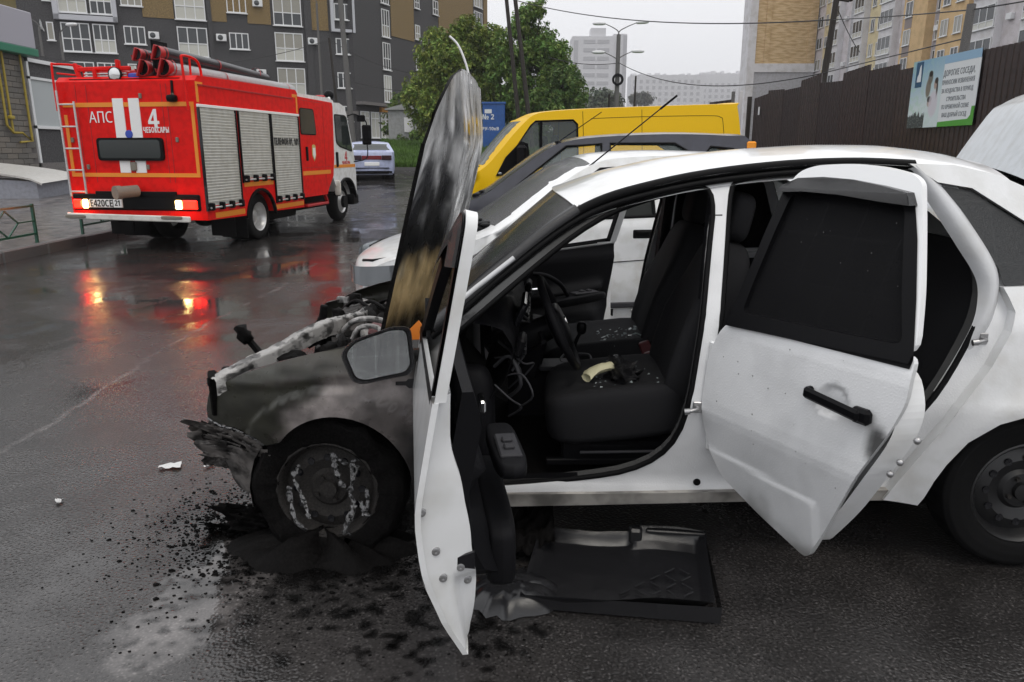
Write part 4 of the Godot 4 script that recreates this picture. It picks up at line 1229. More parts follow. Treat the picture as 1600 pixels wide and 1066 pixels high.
	if side == 0: put.call("wind_deflector", dfl, M.wet_black, door)
	var bs := MB.new()
	bs.sheet(pv([0.45, 0.868, 0.75, 0.885, 1.365, 0.922, 1.365, 0.95, 0.75, 0.91, 0.46, 0.893]), [], 0.08, func(x: float, y: float) -> Vector3: return local.call(x, y, -0.006))
	put.call("belt_strip", bs, M.black_plastic, door)
	# inner trim
	var tr := pv([0.46, 0.86, 0.44, 0.40, 0.50, 0.30, 0.9, 0.30, 1.1, 0.34, 1.21, 0.42, 1.265, 0.55, 1.285, 0.75, 1.295, 0.925, 0.75, 0.90])
	var tf := func(x: float, y: float) -> Vector3:
		var o := 0.118 + 0.012
		o += 0.045 * smoothstep(0.60, 0.52, y) * smoothstep(0.30, 0.36, y) * smoothstep(1.25, 1.1, x)
		o += 0.05 * exp(-pow((y - 0.66 - (x - 0.9) * 0.05) / 0.035, 2.0)) * smoothstep(0.6, 0.7, x) * smoothstep(1.24, 1.16, x)
		o -= 0.035 * smoothstep(0.84, 0.93, y)
		return local.call(x, y, o)
	var tm := MB.new()
	tm.sheet(tr, [], 0.025, tf)
	tm.rim(tr, tf, func(x: float, y: float) -> Vector3: return local.call(x, y, 0.07))
	var trim: MeshInstance3D = put.call("door_trim", tm, M.trim, door)
	var ar := MB.new()
	ar.soft(Transform3D(Basis.from_euler(Vector3(0, 0, deg_to_rad(3.0))), Vector3(0.56, 0.64, -0.195)), Vector3(0.40, 0.055, 0.09), 0.5, 10, 20)
	put.call("armrest", ar, M.trim, trim)
	var swp := MB.new()
	swp.box(Transform3D(Basis(), Vector3(0.62, 0.674, -0.195)), Vector3(0.16, 0.012, 0.06), 0.004)
	for i in 2: swp.box(Transform3D(Basis(), Vector3(0.60 + i * 0.05, 0.684, -0.195)), Vector3(0.028, 0.012, 0.03), 0.004)
	put.call("window_switch", swp, M.trim_grey, trim)
	var pk := MB.new()
	pk.soft(Transform3D(Basis(), Vector3(0.48, 0.40, -0.165)), Vector3(0.56, 0.20, 0.09), 0.4, 12, 24)
	put.call("door_pocket", pk, M.trim, trim)
	var pull := MB.new()
	pull.tube(line3([Vector3(0.30, 0.80, -0.155), Vector3(0.36, 0.79, -0.20), Vector3(0.44, 0.74, -0.215), Vector3(0.50, 0.67, -0.20)]), 0.013, 8)
	if side: put.call("pull_handle", pull, M.trim, trim)
	var oh := MB.new()
	oh.box(Transform3D(Basis(), Vector3(0.33, 0.70, -0.15)), Vector3(0.09, 0.04, 0.02), 0.006)
	put.call("release_lever", oh, M.chrome, trim)
	# door mirror
	var mo := MB.new()
	var shape := [Vector2(-0.118, 0.012), Vector2(-0.080, 0.050), Vector2(0.055, 0.088), Vector2(0.108, 0.082), Vector2(0.114, -0.045), Vector2(0.094, -0.070), Vector2(-0.055, -0.090), Vector2(-0.088, -0.078)]
	var outl := PackedVector2Array(shape)
	if Geometry2D.is_polygon_clockwise(outl): outl.reverse()
	outl = fillet(outl, 0.022)
	var mb2 := Basis(Vector3(0, 0, -1), Vector3(0, 1, 0), Vector3(1, 0, 0)) * Basis(Vector3(0, 1, 0), deg_to_rad(8.0)) * Basis(Vector3(1, 0, 0), deg_to_rad(-15.0))
	var mt := Transform3D(mb2, Vector3(0.165, 0.822, 0.165))
	for i in outl.size():
		var a := outl[i]; var b := outl[(i + 1) % outl.size()]
		for r in [[1.0, 0.0, 1.03, -0.012], [1.03, -0.012, 1.0, -0.04], [1.0, -0.04, 0.8, -0.075], [0.8, -0.075, 0.0, -0.095], [1.0, 0.0, 0.9, -0.006]]:
			mo.quad(mt * Vector3(a.x * r[0], a.y * r[0], r[1]), mt * Vector3(b.x * r[0], b.y * r[0], r[1]), mt * Vector3(b.x * r[2], b.y * r[2], r[3]), mt * Vector3(a.x * r[2], a.y * r[2], r[3]))
	mo.beam(Vector3(0.09, 0.80, 0.0), Vector3(0.11, 0.80, 0.10), 0.05, 0.04, 0.012)
	mo.prism(Transform3D(Basis(), Vector3(0.10, 0.89, 0.005)), pv([-0.03, -0.03, 0.10, -0.02, 0.10, 0.12, -0.03, 0.0]), 0.014)
	var mir: MeshInstance3D = put.call("door_mirror", mo, M.wet_black, door, "wet door mirror")
	var mg := MB.new()
	var inner := PackedVector2Array()
	for p in outl: inner.append(p * 0.87)
	mg.prism(mt * Transform3D(Basis(), Vector3(0, 0, -0.004)), inner, 0.003)
	put.call("mirror_glass", mg, M.mirror, mir)
	# ---- rear door
	h = Vector3(1.38, 0, 0.79)
	var rskin := pv([1.426, 0.915, 1.385, 0.86, 1.362, 0.78, 1.365, 0.684, 1.374, 0.56, 1.39, 0.475, 1.453, 0.375, 1.62, 0.30, 1.805, 0.232, 1.835, 0.28, 1.908, 0.424, 2.0, 0.61, 2.06, 0.74, 2.088, 0.83, 2.080, 0.945, 1.75, 0.925])
	rskin = fillet(rskin, 0.03)
	var rloc := func(x: float, y: float, off: float) -> Vector3: return cs(x, y, off) - h
	var rf := func(x: float, y: float) -> Vector3:
		var o := 0.0
		var yl := 0.474 - (x - 1.4) * 0.05
		o += 0.008 * smoothstep(yl, yl - 0.02, y) * smoothstep(1.86, 1.84, x)
		o -= 0.018 * smoothstep(0.058, 0.03, Vector2(x - 1.872, (y - 0.772) * 1.1).length())
		return rloc.call(x, y, -o)
	var rc := FastNoiseLite.new(); rc.seed = 5; rc.frequency = 4.0; rc.fractal_octaves = 4
	var rcol := func(x: float, y: float) -> Color:
		var c := Color(0.80, 0.81, 0.82)
		var k := rc.get_noise_2d(x, y)
		var d := smoothstep(0.40, 0.24, y + k * 0.10 + absf(x - 1.6) * 0.25)
		c = c.lerp(Color(0.13, 0.125, 0.11), d * 0.75)
		c = c.lerp(Color(0.03, 0.03, 0.03), 0.9 * smoothstep(0.055, 0.02, Vector2(x - 2.03 + k * 0.03, (y - 0.70) * 0.8 + k * 0.02).length()))
		return c
	var rmb := MB.new(); rmb.colored = true; rmb.col = Color(0.72, 0.73, 0.74)
	rmb.sheet(rskin, [], 0.013, rf, rcol)
	rmb.rim(rskin, rf, func(x: float, y: float) -> Vector3: return rloc.call(x, y, 0.016))
	var rd: MeshInstance3D = put.call("rear_door", rmb, M.door_paint, car, "open rear door with tinted window and black handle" if side == 0 else "")
	rd.position = Vector3(h.x, 0, h.z * s)
	rd.rotation_degrees.y = -60.0 if side == 0 else 0.0
	# inner shell
	var rin := pv([1.46, 0.90, 1.41, 0.80, 1.41, 0.50, 1.47, 0.40, 1.64, 0.33, 1.82, 0.275, 1.87, 0.34, 1.95, 0.45, 2.045, 0.61, 2.09, 0.72, 2.10, 0.80, 2.06, 0.90])
	rin = fillet(rin, 0.06)
	var rif := func(x: float, y: float) -> Vector3: return rloc.call(x, y, 0.075)
	var ri := MB.new()
	ri.sheet(rin, [], 0.06, rif)
	ri.rim(rin, rif, func(x: float, y: float) -> Vector3: return rloc.call(x - 0.03, y - 0.004, 0.012))
	put.call("door_inner_panel", ri, M.inner_white, rd)
	for p in [[2.082, 0.73], [2.05, 0.66], [2.03, 0.62]]:
		var b := MB.new()
		var q: Vector3 = rloc.call(p[0] + 0.03, p[1], 0.045)
		b.soft(Transform3D(Basis(), q), Vector3(0.02, 0.02, 0.02), 1.0, 6, 8)
		put.call("bolt", b, M.steel, rd)
	var rtm := MB.new()
	var rtp := pv([1.45, 0.90, 1.44, 0.50, 1.50, 0.42, 1.75, 0.40, 1.90, 0.48, 2.0, 0.62, 2.05, 0.80, 2.04, 0.92])
	rtm.sheet(rtp, [], 0.06, func(x: float, y: float) -> Vector3: return rloc.call(x, y, 0.10 + 0.03 * exp(-pow((y - 0.66) / 0.05, 2.0))))
	put.call("door_trim", rtm, M.trim, rd)
	# window
	var wo := pv([1.426, 0.915, 1.418, 1.05, 1.414, 1.20, 1.416, 1.335, 1.44, 1.392, 1.50, 1.412, 1.621, 1.420, 1.75, 1.412, 1.85, 1.393, 1.885, 1.372, 1.95, 1.24, 2.02, 1.09, 2.075, 0.945])
	wo = fillet(wo, 0.05)
	var wi := pv([1.462, 0.945, 1.455, 1.06, 1.452, 1.20, 1.455, 1.325, 1.62, 1.345, 1.78, 1.333, 1.865, 1.312, 1.915, 1.20, 1.975, 1.07, 2.03, 0.965])
	wi = fillet(wi, 0.03)
	var wf := func(x: float, y: float) -> Vector3: return rloc.call(x, y, 0.0)
	var wm := MB.new()
	var bk0 := MB.new()
	wm.sheet(wo, [wi], 0.05, wf)
	wm.rim(wo, wf, func(x: float, y: float) -> Vector3: return rloc.call(x, y, 0.02)); bk0.rim(wi, func(x: float, y: float) -> Vector3: return rloc.call(x, y, -0.004), func(x: float, y: float) -> Vector3: return rloc.call(x, y, 0.03))
	put.call("window_frame", wm, M.door_white, rd)
	var bk := bk0
	var black := pv([1.420, 0.905, 1.413, 1.20, 1.415, 1.345, 1.47, 1.345, 1.62, 1.362, 1.79, 1.348, 1.886, 1.33, 1.945, 1.225, 2.013, 1.08, 2.074, 0.94, 2.074, 0.915])
	bk.sheet(black, [wi], 0.05, func(x: float, y: float) -> Vector3: return rloc.call(x, y, -0.004))
	bk.sheet(pv([1.425, 0.90, 2.07, 0.928, 2.07, 0.953, 1.425, 0.925]), [], 0.06, func(x: float, y: float) -> Vector3: return rloc.call(x, y, -0.012))
	put.call("frame_trim", bk, M.black_plastic, rd)
	var wg := MB.new()
	wg.sheet(wi, [], 0.05, func(x: float, y: float) -> Vector3: return rloc.call(x, y, 0.014))
	put.call("window_glass", wg, M.dark_tint, rd)
	if side == 0:
		var df := MB.new()
		var dpo := pv([1.412, 1.326, 1.425, 1.352, 1.458, 1.372, 1.55, 1.378, 1.66, 1.374, 1.78, 1.360, 1.874, 1.345, 1.90, 1.312, 1.80, 1.318, 1.656, 1.330, 1.52, 1.333])
		var dff := func(x: float, y: float) -> Vector3: return rloc.call(x, y, -0.008 - 0.028 * smoothstep(1.385, 1.33, y))
		df.sheet(dpo, [], 0.03, dff)
		df.rim(dpo, dff, func(x: float, y: float) -> Vector3: return rloc.call(x, y, 0.0))
		put.call("wind_deflector", df, M.wet_black, rd)
	var dr := MB.new()
	for i in 26:
		var q: Vector3 = rloc.call(rng.randf_range(1.5, 1.95), rng.randf_range(0.98, 1.28), 0.011)
		if i > 8: q = rloc.call(rng.randf_range(1.42, 2.0), rng.randf_range(0.5, 0.9), -0.0015)
		dr.soft(Transform3D(Basis(), q), Vector3(1, 1.2, 0.5) * rng.randf_range(0.0015, 0.0045), 1.0, 4, 6)
	put.call("dirt_speck", dr, M.cast_dirt, rd)
	var hd := MB.new()
	hd.beam(rloc.call(1.795, 0.784, -0.030), rloc.call(1.99, 0.768, -0.036), 0.018, 0.034, 0.008)
	hd.beam(rloc.call(1.80, 0.783, 0.0), rloc.call(1.802, 0.783, -0.03), 0.02, 0.03, 0.006)
	hd.box(Transform3D(Basis(), rloc.call(1.985, 0.768, -0.02)), Vector3(0.06, 0.044, 0.03), 0.01)
	put.call("door_handle", hd, M.black_plastic, rd)
# ---------------------------------------------------------------- the fire engine
func truck_materials() -> void:
	var r := noisy("fire_red", Color(0.74, 0.012, 0.010), 0.3, 1.0, M.grime, null, M.drops, 0.02)
	r.clearcoat_enabled = true; r.clearcoat = 0.05; r.clearcoat_roughness = 0.08; r.metallic_specular = 0.2
	noisy("dull_red", Color(0.42, 0.012, 0.014), 0.4, 1.0, M.grime)
	noisy("shutter_grey", Color(0.60, 0.60, 0.565), 0.42, 0.8, M.grime, null, null, 0.0, false, 0.25)
	mat("reflect_orange", Color(0.80, 0.27, 0.02), 0.4)
	noisy("hose_grey", Color(0.33, 0.33, 0.34), 0.4, 2.0, M.grime)
	mat("hose_black", Color(0.02, 0.021, 0.026), 0.32)
	noisy("bumper_white", Color(0.66, 0.65, 0.61), 0.45, 1.0, M.grime)
	noisy("cast_grey", Color(0.20, 0.18, 0.15), 0.6, 4.0, M.grime)
	mat("beacon_blue", Color(0.02, 0.03, 0.35), 0.1)
	mat("stripe_blue", Color(0.03, 0.07, 0.42), 0.4)
	mat("stripe_red", Color(0.45, 0.01, 0.015), 0.4)
	mat("lamp_red_lit", Color(0.5, 0.02, 0.01), 0.15, 0.0, {"emission_enabled": true, "emission": Color(1.0, 0.10, 0.05), "emission_energy_multiplier": 5.0})
	mat("lamp_white_lit", Color(0.9, 0.8, 0.6), 0.15, 0.0, {"emission_enabled": true, "emission": Color(1.0, 0.82, 0.5), "emission_energy_multiplier": 9.0})
	mat("crest_gold", Color(0.55, 0.45, 0.15), 0.4)
	noisy("alloy", Color(0.60, 0.60, 0.60), 0.35, 3.0, M.grime, null, null, 0.0, false, 0.6)

func arch(cx: float, cy: float, r: float, y0: float, n := 14, flip := false) -> Array:
	var a0 := asin(clampf((y0 - cy) / r, -1, 1))
	var out := []
	for i in n + 1:
		var a := lerpf(PI - a0, a0, float(i) / n)
		if flip: a = lerpf(a0, PI - a0, float(i) / n)
		out.append_array([cx + cos(a) * r, cy + sin(a) * r])
	return out

func big_wheel(parent: Node, c: Vector3, s: float, r := 0.385, wide := 0.22, hollow := true) -> void:
	var t := Transform3D(Basis(Vector3(1, 0, 0), Vector3(0, 0, s), Vector3(0, 1, 0)), c)
	var ty := MB.new()
	ty.lathe(t, [Vector2(r * 0.60, -wide * 0.5), Vector2(r * 0.9, -wide * 0.5), Vector2(r, -wide * 0.38), Vector2(r, wide * 0.38), Vector2(r * 0.9, wide * 0.5), Vector2(r * 0.62, wide * 0.5), Vector2(r * 0.58, wide * 0.42)], 36, 0.3)
	var w := part("wheel", ty, M.tyre, parent)
	var rm := MB.new()
	if hollow:
		rm.lathe(t, [Vector2(r * 0.61, wide * 0.52), Vector2(r * 0.56, wide * 0.46), Vector2(r * 0.52, wide * 0.1), Vector2(r * 0.46, -wide * 0.15), Vector2(r * 0.30, -wide * 0.15), Vector2(r * 0.27, wide * 0.1), Vector2(r * 0.10, wide * 0.2), Vector2(0, wide * 0.2)], 30, 0.7)
	else:
		rm.lathe(t, [Vector2(r * 0.61, wide * 0.52), Vector2(r * 0.55, wide * 0.40), Vector2(r * 0.48, wide * 0.42), Vector2(r * 0.36, wide * 0.62), Vector2(r * 0.22, wide * 0.64), Vector2(r * 0.19, wide * 0.8), Vector2(0, wide * 0.82)], 30, 0.7)
	part("wheel_rim", rm, M.alloy, w)
	if not hollow:
		var hb := MB.new()
		hb.lathe(t, [Vector2(r * 0.33, wide * 0.63), Vector2(r * 0.32, wide * 0.9), Vector2(0, wide * 0.92)], 18)
		part("hub_cap", hb, M.black_plastic, w)

func make_fire_engine() -> void:
	var t := thing("fire_engine", "red fire engine with white stripes, roller shutters and roof hoses driving away", "fire engine", Vector3(-5.248, 0, -12.928), 80.5)
	var RX := -1.75; var RZ := 1.15; var LZ := -1.02
	var side := func(poly: Array, z0: float, z1: float) -> MB:
		var mb := MB.new()
		mb.prism(Transform3D(Basis(), Vector3(0, 0, (z0 + z1) * 0.5)), pv(poly), absf(z1 - z0))
		return mb
	# box body
	var bp := [RX + 0.02, 0.47] + [-0.64, 0.45] + arch(-0.12, 0.34, 0.50, 0.45) + [1.52, 0.43, 1.52, 2.45, 1.45, 2.50, RX + 0.10, 2.47, RX + 0.02, 2.40]
	var body := part("body", side.call(bp, LZ, RZ), M.fire_red, t)
	var fl := MB.new()
	for i in 15:
		var a0 := lerpf(PI * 0.96, 0.04 * PI, i / 15.0); var a1 := lerpf(PI * 0.96, 0.04 * PI, (i + 1) / 15.0)
		fl.beam(Vector3(-0.12 + cos(a0) * 0.50, 0.34 + sin(a0) * 0.50, RZ + 0.0), Vector3(-0.12 + cos(a1) * 0.50, 0.34 + sin(a1) * 0.50, RZ), 0.05, 0.035)
	part("wheel_arch_lip", fl, M.black_rubber, body)
	# shutters
	var k := 0
	for s in [[-1.715, -0.745, 0.70], [-0.64, 0.355, 1.06], [0.43, 1.45, 0.68]]:
		var mb := MB.new()
		var n := int((2.04 - s[2]) / 0.042)
		for i in n:
			var y0: float = s[2] + i * 0.042
			mb.quad(Vector3(s[0], y0, RZ + 0.006), Vector3(s[1], y0, RZ + 0.006), Vector3(s[1], y0 + 0.036, RZ + 0.014), Vector3(s[0], y0 + 0.036, RZ + 0.014))
			mb.quad(Vector3(s[0], y0 + 0.036, RZ + 0.014), Vector3(s[1], y0 + 0.036, RZ + 0.014), Vector3(s[1], y0 + 0.042, RZ + 0.006), Vector3(s[0], y0 + 0.042, RZ + 0.006))
		mb.bx(s[0], s[1], s[2] - 0.03, 2.05, RZ - 0.01, RZ + 0.004)
		var sh := part("roller_shutter", mb, M.shutter_grey, body)
		for x in [s[0] - 0.012, s[1] + 0.012]:
			var rl := MB.new(); rl.bx(x - 0.014, x + 0.014, s[2] - 0.10, 2.04, RZ - 0.01, RZ + 0.024)
			part("guide_rail", rl, M.gloss_black if x < s[0] and k == 0 else M.black_plastic, sh)
		var br := MB.new()
		br.tube([Vector3(s[0] + 0.02, s[2] - 0.055, RZ + 0.045), Vector3(s[1] - 0.02, s[2] - 0.055, RZ + 0.045)], 0.016, 8)
		part("pull_bar", br, M.alloy, sh)
		for i in 4:
			var x := lerpf(s[0] + 0.06, s[1] - 0.06, i / 3.0)
			var kb := MB.new(); kb.bx(x - 0.035, x + 0.035, s[2] - 0.095, s[2] + 0.015, RZ, RZ + 0.075, 0.012)
			part("bar_bracket", kb, M.black_plastic, sh)
		k += 1
	var ws := MB.new(); ws.bx(-1.74, 1.50, 2.045, 2.085, RZ - 0.01, RZ + 0.022, 0.004)
	part("top_rail", ws, M.white_print, body)
	var ga := MB.new(); ga.bx(-1.68, 1.3, 2.335, 2.355, RZ, RZ + 0.015)
	part("gutter_strip", ga, M.dull_red, body)
	var stripes := [[-1.52, -0.66, 0.485, 0.565], [-0.62, 0.36, 0.895, 0.965], [0.40, 1.50, 0.475, 0.55], [-1.735, -1.675, 2.11, 2.34], [-1.735, -1.55, 2.33, 2.385], [1.44, 1.50, 2.10, 2.40], [1.30, 1.50, 2.37, 2.42]]
	for s in stripes:
		var mb := MB.new(); mb.bx(s[0], s[1], s[2], s[3], RZ, RZ + 0.003)
		part("reflective_stripe", mb, M.reflect_orange, body)
	text("ТЕЛЕФОН 01, 101", 0.115, M.black_print, body, Transform3D(Basis(), Vector3(0.945, 1.60, RZ + 0.017)), true, 0.72)
	# rear wall
	for s in [[-0.95, 1.10, 2.055, 2.115], [-0.95, 1.10, 1.08, 1.135], [-0.95, -0.90, 1.135, 1.95], [1.05, 1.10, 1.135, 2.055]]:
		var mb := MB.new(); mb.bx(RX + 0.012, RX + 0.022, s[2], s[3], s[0], s[1])
		part("reflective_stripe", mb, M.reflect_orange, body)
	for s in [[-0.15, 0.015, 1.14, 2.17], [0.10, 0.265, 1.14, 2.17]]:
		var mb := MB.new(); mb.bx(RX + 0.008, RX + 0.02, s[2], s[3], s[0], s[1])
		part("white_stripe", mb, M.white_print, body)
	var bs := MB.new(); bs.bx(RX + 0.008, RX + 0.02, 1.66, 1.15, 0.035, 0.080)
	part("centre_stripe", bs, M.stripe_red, body)
	var eb := MB.new()
	eb.lathe(Transform3D(Basis(Vector3(0, 0, 1), Vector3(-1, 0, 0), Vector3(0, 1, 0)), Vector3(RX + 0.008, 1.68, 0.058)), [Vector2(0.058, 0), Vector2(0.055, 0.012), Vector2(0, 0.014)], 20)
	part("round_emblem", eb, M.stripe_blue, body)
	var lk := MB.new(); lk.bx(RX - 0.02, RX + 0.02, 1.17, 1.29, 0.03, 0.12, 0.008)
	part("rear_latch", lk, M.cast_grey, body)
	for z in [-0.72, -0.55, 0.62, 0.7]:
		var mb := MB.new(); mb.bx(RX + 0.014, RX + 0.021, 1.0, 2.36, z - 0.004, z + 0.004)
		part("panel_seam", mb, M.dull_red, body)
	var wn := MB.new()
	wn.prism(Transform3D(Basis(Vector3(0, 0, 1), Vector3(0, 1, 0), Vector3(-1, 0, 0)), Vector3(RX, 0, 0)), fillet(pv([-0.46, 1.31, 0.58, 1.31, 0.58, 1.63, -0.46, 1.63]), 0.06), 0.05)
	var win := part("rear_window", wn, M.black_rubber, body)
	var wg := MB.new()
	wg.prism(Transform3D(Basis(Vector3(0, 0, 1), Vector3(0, 1, 0), Vector3(-1, 0, 0)), Vector3(RX - 0.024, 0, 0)), fillet(pv([-0.42, 1.345, 0.54, 1.345, 0.54, 1.60, -0.42, 1.60]), 0.05), 0.008)
	part("pane", wg, M.truck_glass, win)
	var RB := Basis(Vector3(0, 0, 1), Vector3(0, 1, 0), Vector3(-1, 0, 0))
	text("АПС", 0.155, M.white_print, body, Transform3D(RB, Vector3(RX + 0.012, 1.915, -0.365)), false, 0.9)
	text("4", 0.25, M.white_print, body, Transform3D(RB, Vector3(RX + 0.012, 1.885, 0.455)), true, 0.9)
	text("ЧЕБОКСАРЫ", 0.078, M.white_print, body, Transform3D(RB, Vector3(RX + 0.012, 1.735, 0.485)), true, 0.62)
	# ladder
	var ld := MB.new()
	ld.tube([Vector3(RX - 0.07, 2.28, -0.955), Vector3(RX - 0.07, 0.80, -0.945)], 0.016, 8)
	ld.tube([Vector3(RX - 0.07, 2.13, -0.70), Vector3(RX - 0.07, 0.84, -0.69)], 0.016, 8)
	var lad := part("ladder", ld, M.alloy, t)
	for i in 5:
		var rg := MB.new(); rg.tube([Vector3(RX - 0.07, 0.87 + i * 0.305, -0.945), Vector3(RX - 0.07, 0.87 + i * 0.305, -0.69)], 0.013, 7)
		part("rung", rg, M.alloy, lad)
	# lower rear
	var lo := MB.new(); lo.bx(RX - 0.005, RX + 0.5, 0.60, 0.835, -0.99, 1.06, 0.02)
	lo.bx(RX - 0.01, RX + 0.1, 0.80, 0.875, -0.60, 0.70, 0.01)
	var low := part("rear_apron", lo, M.black_plastic, t)
	var bm := MB.new()
	bm.beam(Vector3(RX - 0.22, 0.53, -0.90), Vector3(RX - 0.22, 0.50, 1.02), 0.05, 0.085, 0.012)
	bm.beam(Vector3(RX - 0.22, 0.53, -0.90), Vector3(RX - 0.10, 0.53, -1.0), 0.05, 0.08, 0.01)
	var bmp := part("rear_bumper", bm, M.bumper_white, t)
	for z in [-0.78, 0.75]:
		var mb := MB.new(); mb.soft(xf(RX - 0.25, 0.525, z), Vector3(0.02, 0.05, 0.34), 0.4, 6, 12)
		part("bumper_pad", mb, M.cast_grey, bmp)
	for q in [[-0.975, -0.835, true], [-0.825, -0.735, false], [0.675, 0.775, false], [0.785, 1.02, true]]:
		var mb := MB.new(); mb.bx(RX - 0.025, RX + 0.02, 0.625, 0.755, q[0], q[1], 0.012)
		part("tail_lamp", mb, M.lamp_red_lit if q[2] else M.lamp_white_lit, low)
		var ol := OmniLight3D.new()
		ol.name = "tail_lamp_light"
		ol.position = Vector3(RX - 0.06, 0.69, (q[0] + q[1]) * 0.5)
		ol.light_color = Color(1, 0.12, 0.05) if q[2] else Color(1, 0.8, 0.5)
		ol.light_energy = 0.03; ol.light_size = 0.04; ol.omni_range = 12.0; ol.omni_attenuation = 2.0; ol.shadow_enabled = true
		low.add_child(ol, true)
	var pl := MB.new(); pl.bx(RX - 0.03, RX, 0.64, 0.76, -0.70, -0.17, 0.004)
	var plate := part("number_plate", pl, M.white_print, low)
	text("Е420СЕ", 0.098, M.black_print, plate, Transform3D(RB, Vector3(RX - 0.032, 0.70, -0.50)), true, 0.8)
	text("21", 0.08, M.black_print, plate, Transform3D(RB, Vector3(RX - 0.032, 0.705, -0.235)), true, 0.8)
	var pb := MB.new(); pb.bx(RX - 0.034, RX - 0.03, 0.642, 0.758, -0.315, -0.308)
	part("plate_rule", pb, M.black_print, plate)
	var pp := MB.new()
	pp.tube([Vector3(RX - 0.02, 0.885, 0.10), Vector3(RX - 0.30, 0.87, -0.03)], 0.085, 16)
	pp.tube([Vector3(RX - 0.25, 0.873, -0.005), Vector3(RX - 0.32, 0.87, -0.04)], 0.098, 16)
	part("suction_inlet", pp, M.cast_grey, t)
	# chassis
	var ch := MB.new()
	ch.bx(RX + 0.1, 3.6, 0.42, 0.58, -0.45, -0.35); ch.bx(RX + 0.1, 3.6, 0.42, 0.58, 0.45, 0.55)
	ch.cyl(Vector3(0, 0.385, -0.9), Vector3(0, 0.385, 0.95), 0.08); ch.soft(xf(0, 0.385, 0.05), Vector3(0.35, 0.35, 0.35), 0.8)
	ch.bx(0.5, 1.5, 0.28, 0.5, 0.55, 1.0, 0.03); ch.bx(0.55, 1.4, 0.30, 0.5, -0.9, -0.4, 0.03); ch.bx(1.55, 3.2, 0.35, 0.62, -0.8, 0.95, 0.03)
	part("chassis", ch, M.soot, t)
	for z in [-0.82, 0.92]:
		var mf := MB.new(); mf.bx(-0.62, -0.60, 0.10, 0.48, z - 0.22, z + 0.22)
		mf.bx(-0.95, -0.93, 0.16, 0.50, z - 0.2, z + 0.2)
		part("mud_flap", mf, M.black_rubber, t)
	big_wheel(t, Vector3(-0.02, 0.385, 0.94), 1.0); big_wheel(t, Vector3(-0.02, 0.385, 0.68), 1.0)
	big_wheel(t, Vector3(-0.02, 0.385, -0.82), -1.0); big_wheel(t, Vector3(-0.02, 0.385, -0.56), -1.0)
	big_wheel(t, Vector3(3.74, 0.385, 0.88), 1.0, 0.385, 0.22, false); big_wheel(t, Vector3(3.74, 0.385, -0.76), -1.0, 0.385, 0.22, false)
	# crew cabin and cab
	var cz1 := 1.12; var cz0 := -0.99
	var crew := part("crew_cabin", side.call([1.55, 0.60, 2.70, 0.60, 2.80, 0.72, 3.05, 0.95, 3.14, 1.3, 3.20, 2.30, 3.17, 2.38, 1.56, 2.40], cz0, cz1), M.fire_red, t)
	var rf := MB.new()
	rf.prism(Transform3D(Basis(), Vector3(0, 0, (cz0 + cz1) * 0.5)), pv([1.56, 2.40, 1.62, 2.46, 3.05, 2.47, 3.30, 2.43, 3.36, 2.36, 3.20, 2.34, 3.17, 2.38]), cz1 - cz0 - 0.06)
	part("cabin_roof", rf, M.white_paint, crew)
	var cab := part("cab", side.call([3.17, 2.385, 3.21, 2.30, 3.14, 1.3, 3.05, 0.95] + arch(3.74, 0.385, 0.50, 0.62, 12) + [4.20, 0.40, 4.36, 0.40, 4.37, 1.0, 4.34, 1.20, 4.27, 1.45, 3.98, 2.20, 3.86, 2.34, 3.6, 2.40], cz0, cz1 - 0.02), M.white_paint, t)
	var fa := MB.new()
	for i in 13:
		var a0 := lerpf(PI * 0.9, 0.04 * PI, i / 13.0); var a1 := lerpf(PI * 0.9, 0.04 * PI, (i + 1) / 13.0)
		fa.beam(Vector3(3.74 + cos(a0) * 0.49, 0.385 + sin(a0) * 0.49, cz1 - 0.04), Vector3(3.74 + cos(a1) * 0.49, 0.385 + sin(a1) * 0.49, cz1 - 0.04), 0.14, 0.04)
	part("wheel_arch_lip", fa, M.black_rubber, cab)
	for d in [[1.60, 2.60, 0.66, 2.34]]:
		var sm := MB.new()
		for e in [[d[0], d[0] + 0.008, d[2], d[3]], [d[1] + 0.08, d[1] + 0.088, 0.75, d[3] - 0.06], [d[0], d[1] + 0.08, d[3], d[3] + 0.008], [d[0], 2.95, 1.135, 1.142]]: sm.bx(e[0], e[1], e[2], e[3], cz1 - 0.004, cz1 + 0.003)
		part("door_seam", sm, M.dull_red, crew)
	for w in [[[1.62, 1.735, 2.32, 1.735, 2.24, 2.21, 1.62, 2.21], crew, cz1], [[3.32, 1.60, 3.50, 1.52, 4.21, 1.42, 3.96, 2.12, 3.85, 2.17, 3.28, 2.17], cab, cz1 - 0.02]]:
		for s in [1, -1]:
			var mb := MB.new()
			var z: float = w[2] if s > 0 else cz0
			mb.prism(Transform3D(Basis(), Vector3(0, 0, z)), fillet(pv(w[0]), 0.07), 0.016)
			var fr := part("window", mb, M.black_rubber, w[1])
			var g := MB.new()
			var c := Vector2.ZERO
			for i in range(0, w[0].size(), 2): c += Vector2(w[0][i], w[0][i + 1]) / (w[0].size() * 0.5)
			var inn := []
			for i in range(0, w[0].size(), 2):
				var p := c + (Vector2(w[0][i], w[0][i + 1]) - c) * 0.93
				inn.append_array([p.x, p.y])
			g.prism(Transform3D(Basis(), Vector3(0, 0, z + 0.007 * s)), fillet(pv(inn), 0.06), 0.006)
			part("pane", g, M.truck_glass, fr)
	var wsn := MB.new()
	wsn.quad(Vector3(4.285, 1.44, cz0 + 0.12), Vector3(4.285, 1.44, cz1 - 0.14), Vector3(4.0, 2.18, cz1 - 0.18), Vector3(4.0, 2.18, cz0 + 0.16))
	part("windscreen", wsn, M.truck_glass, cab)
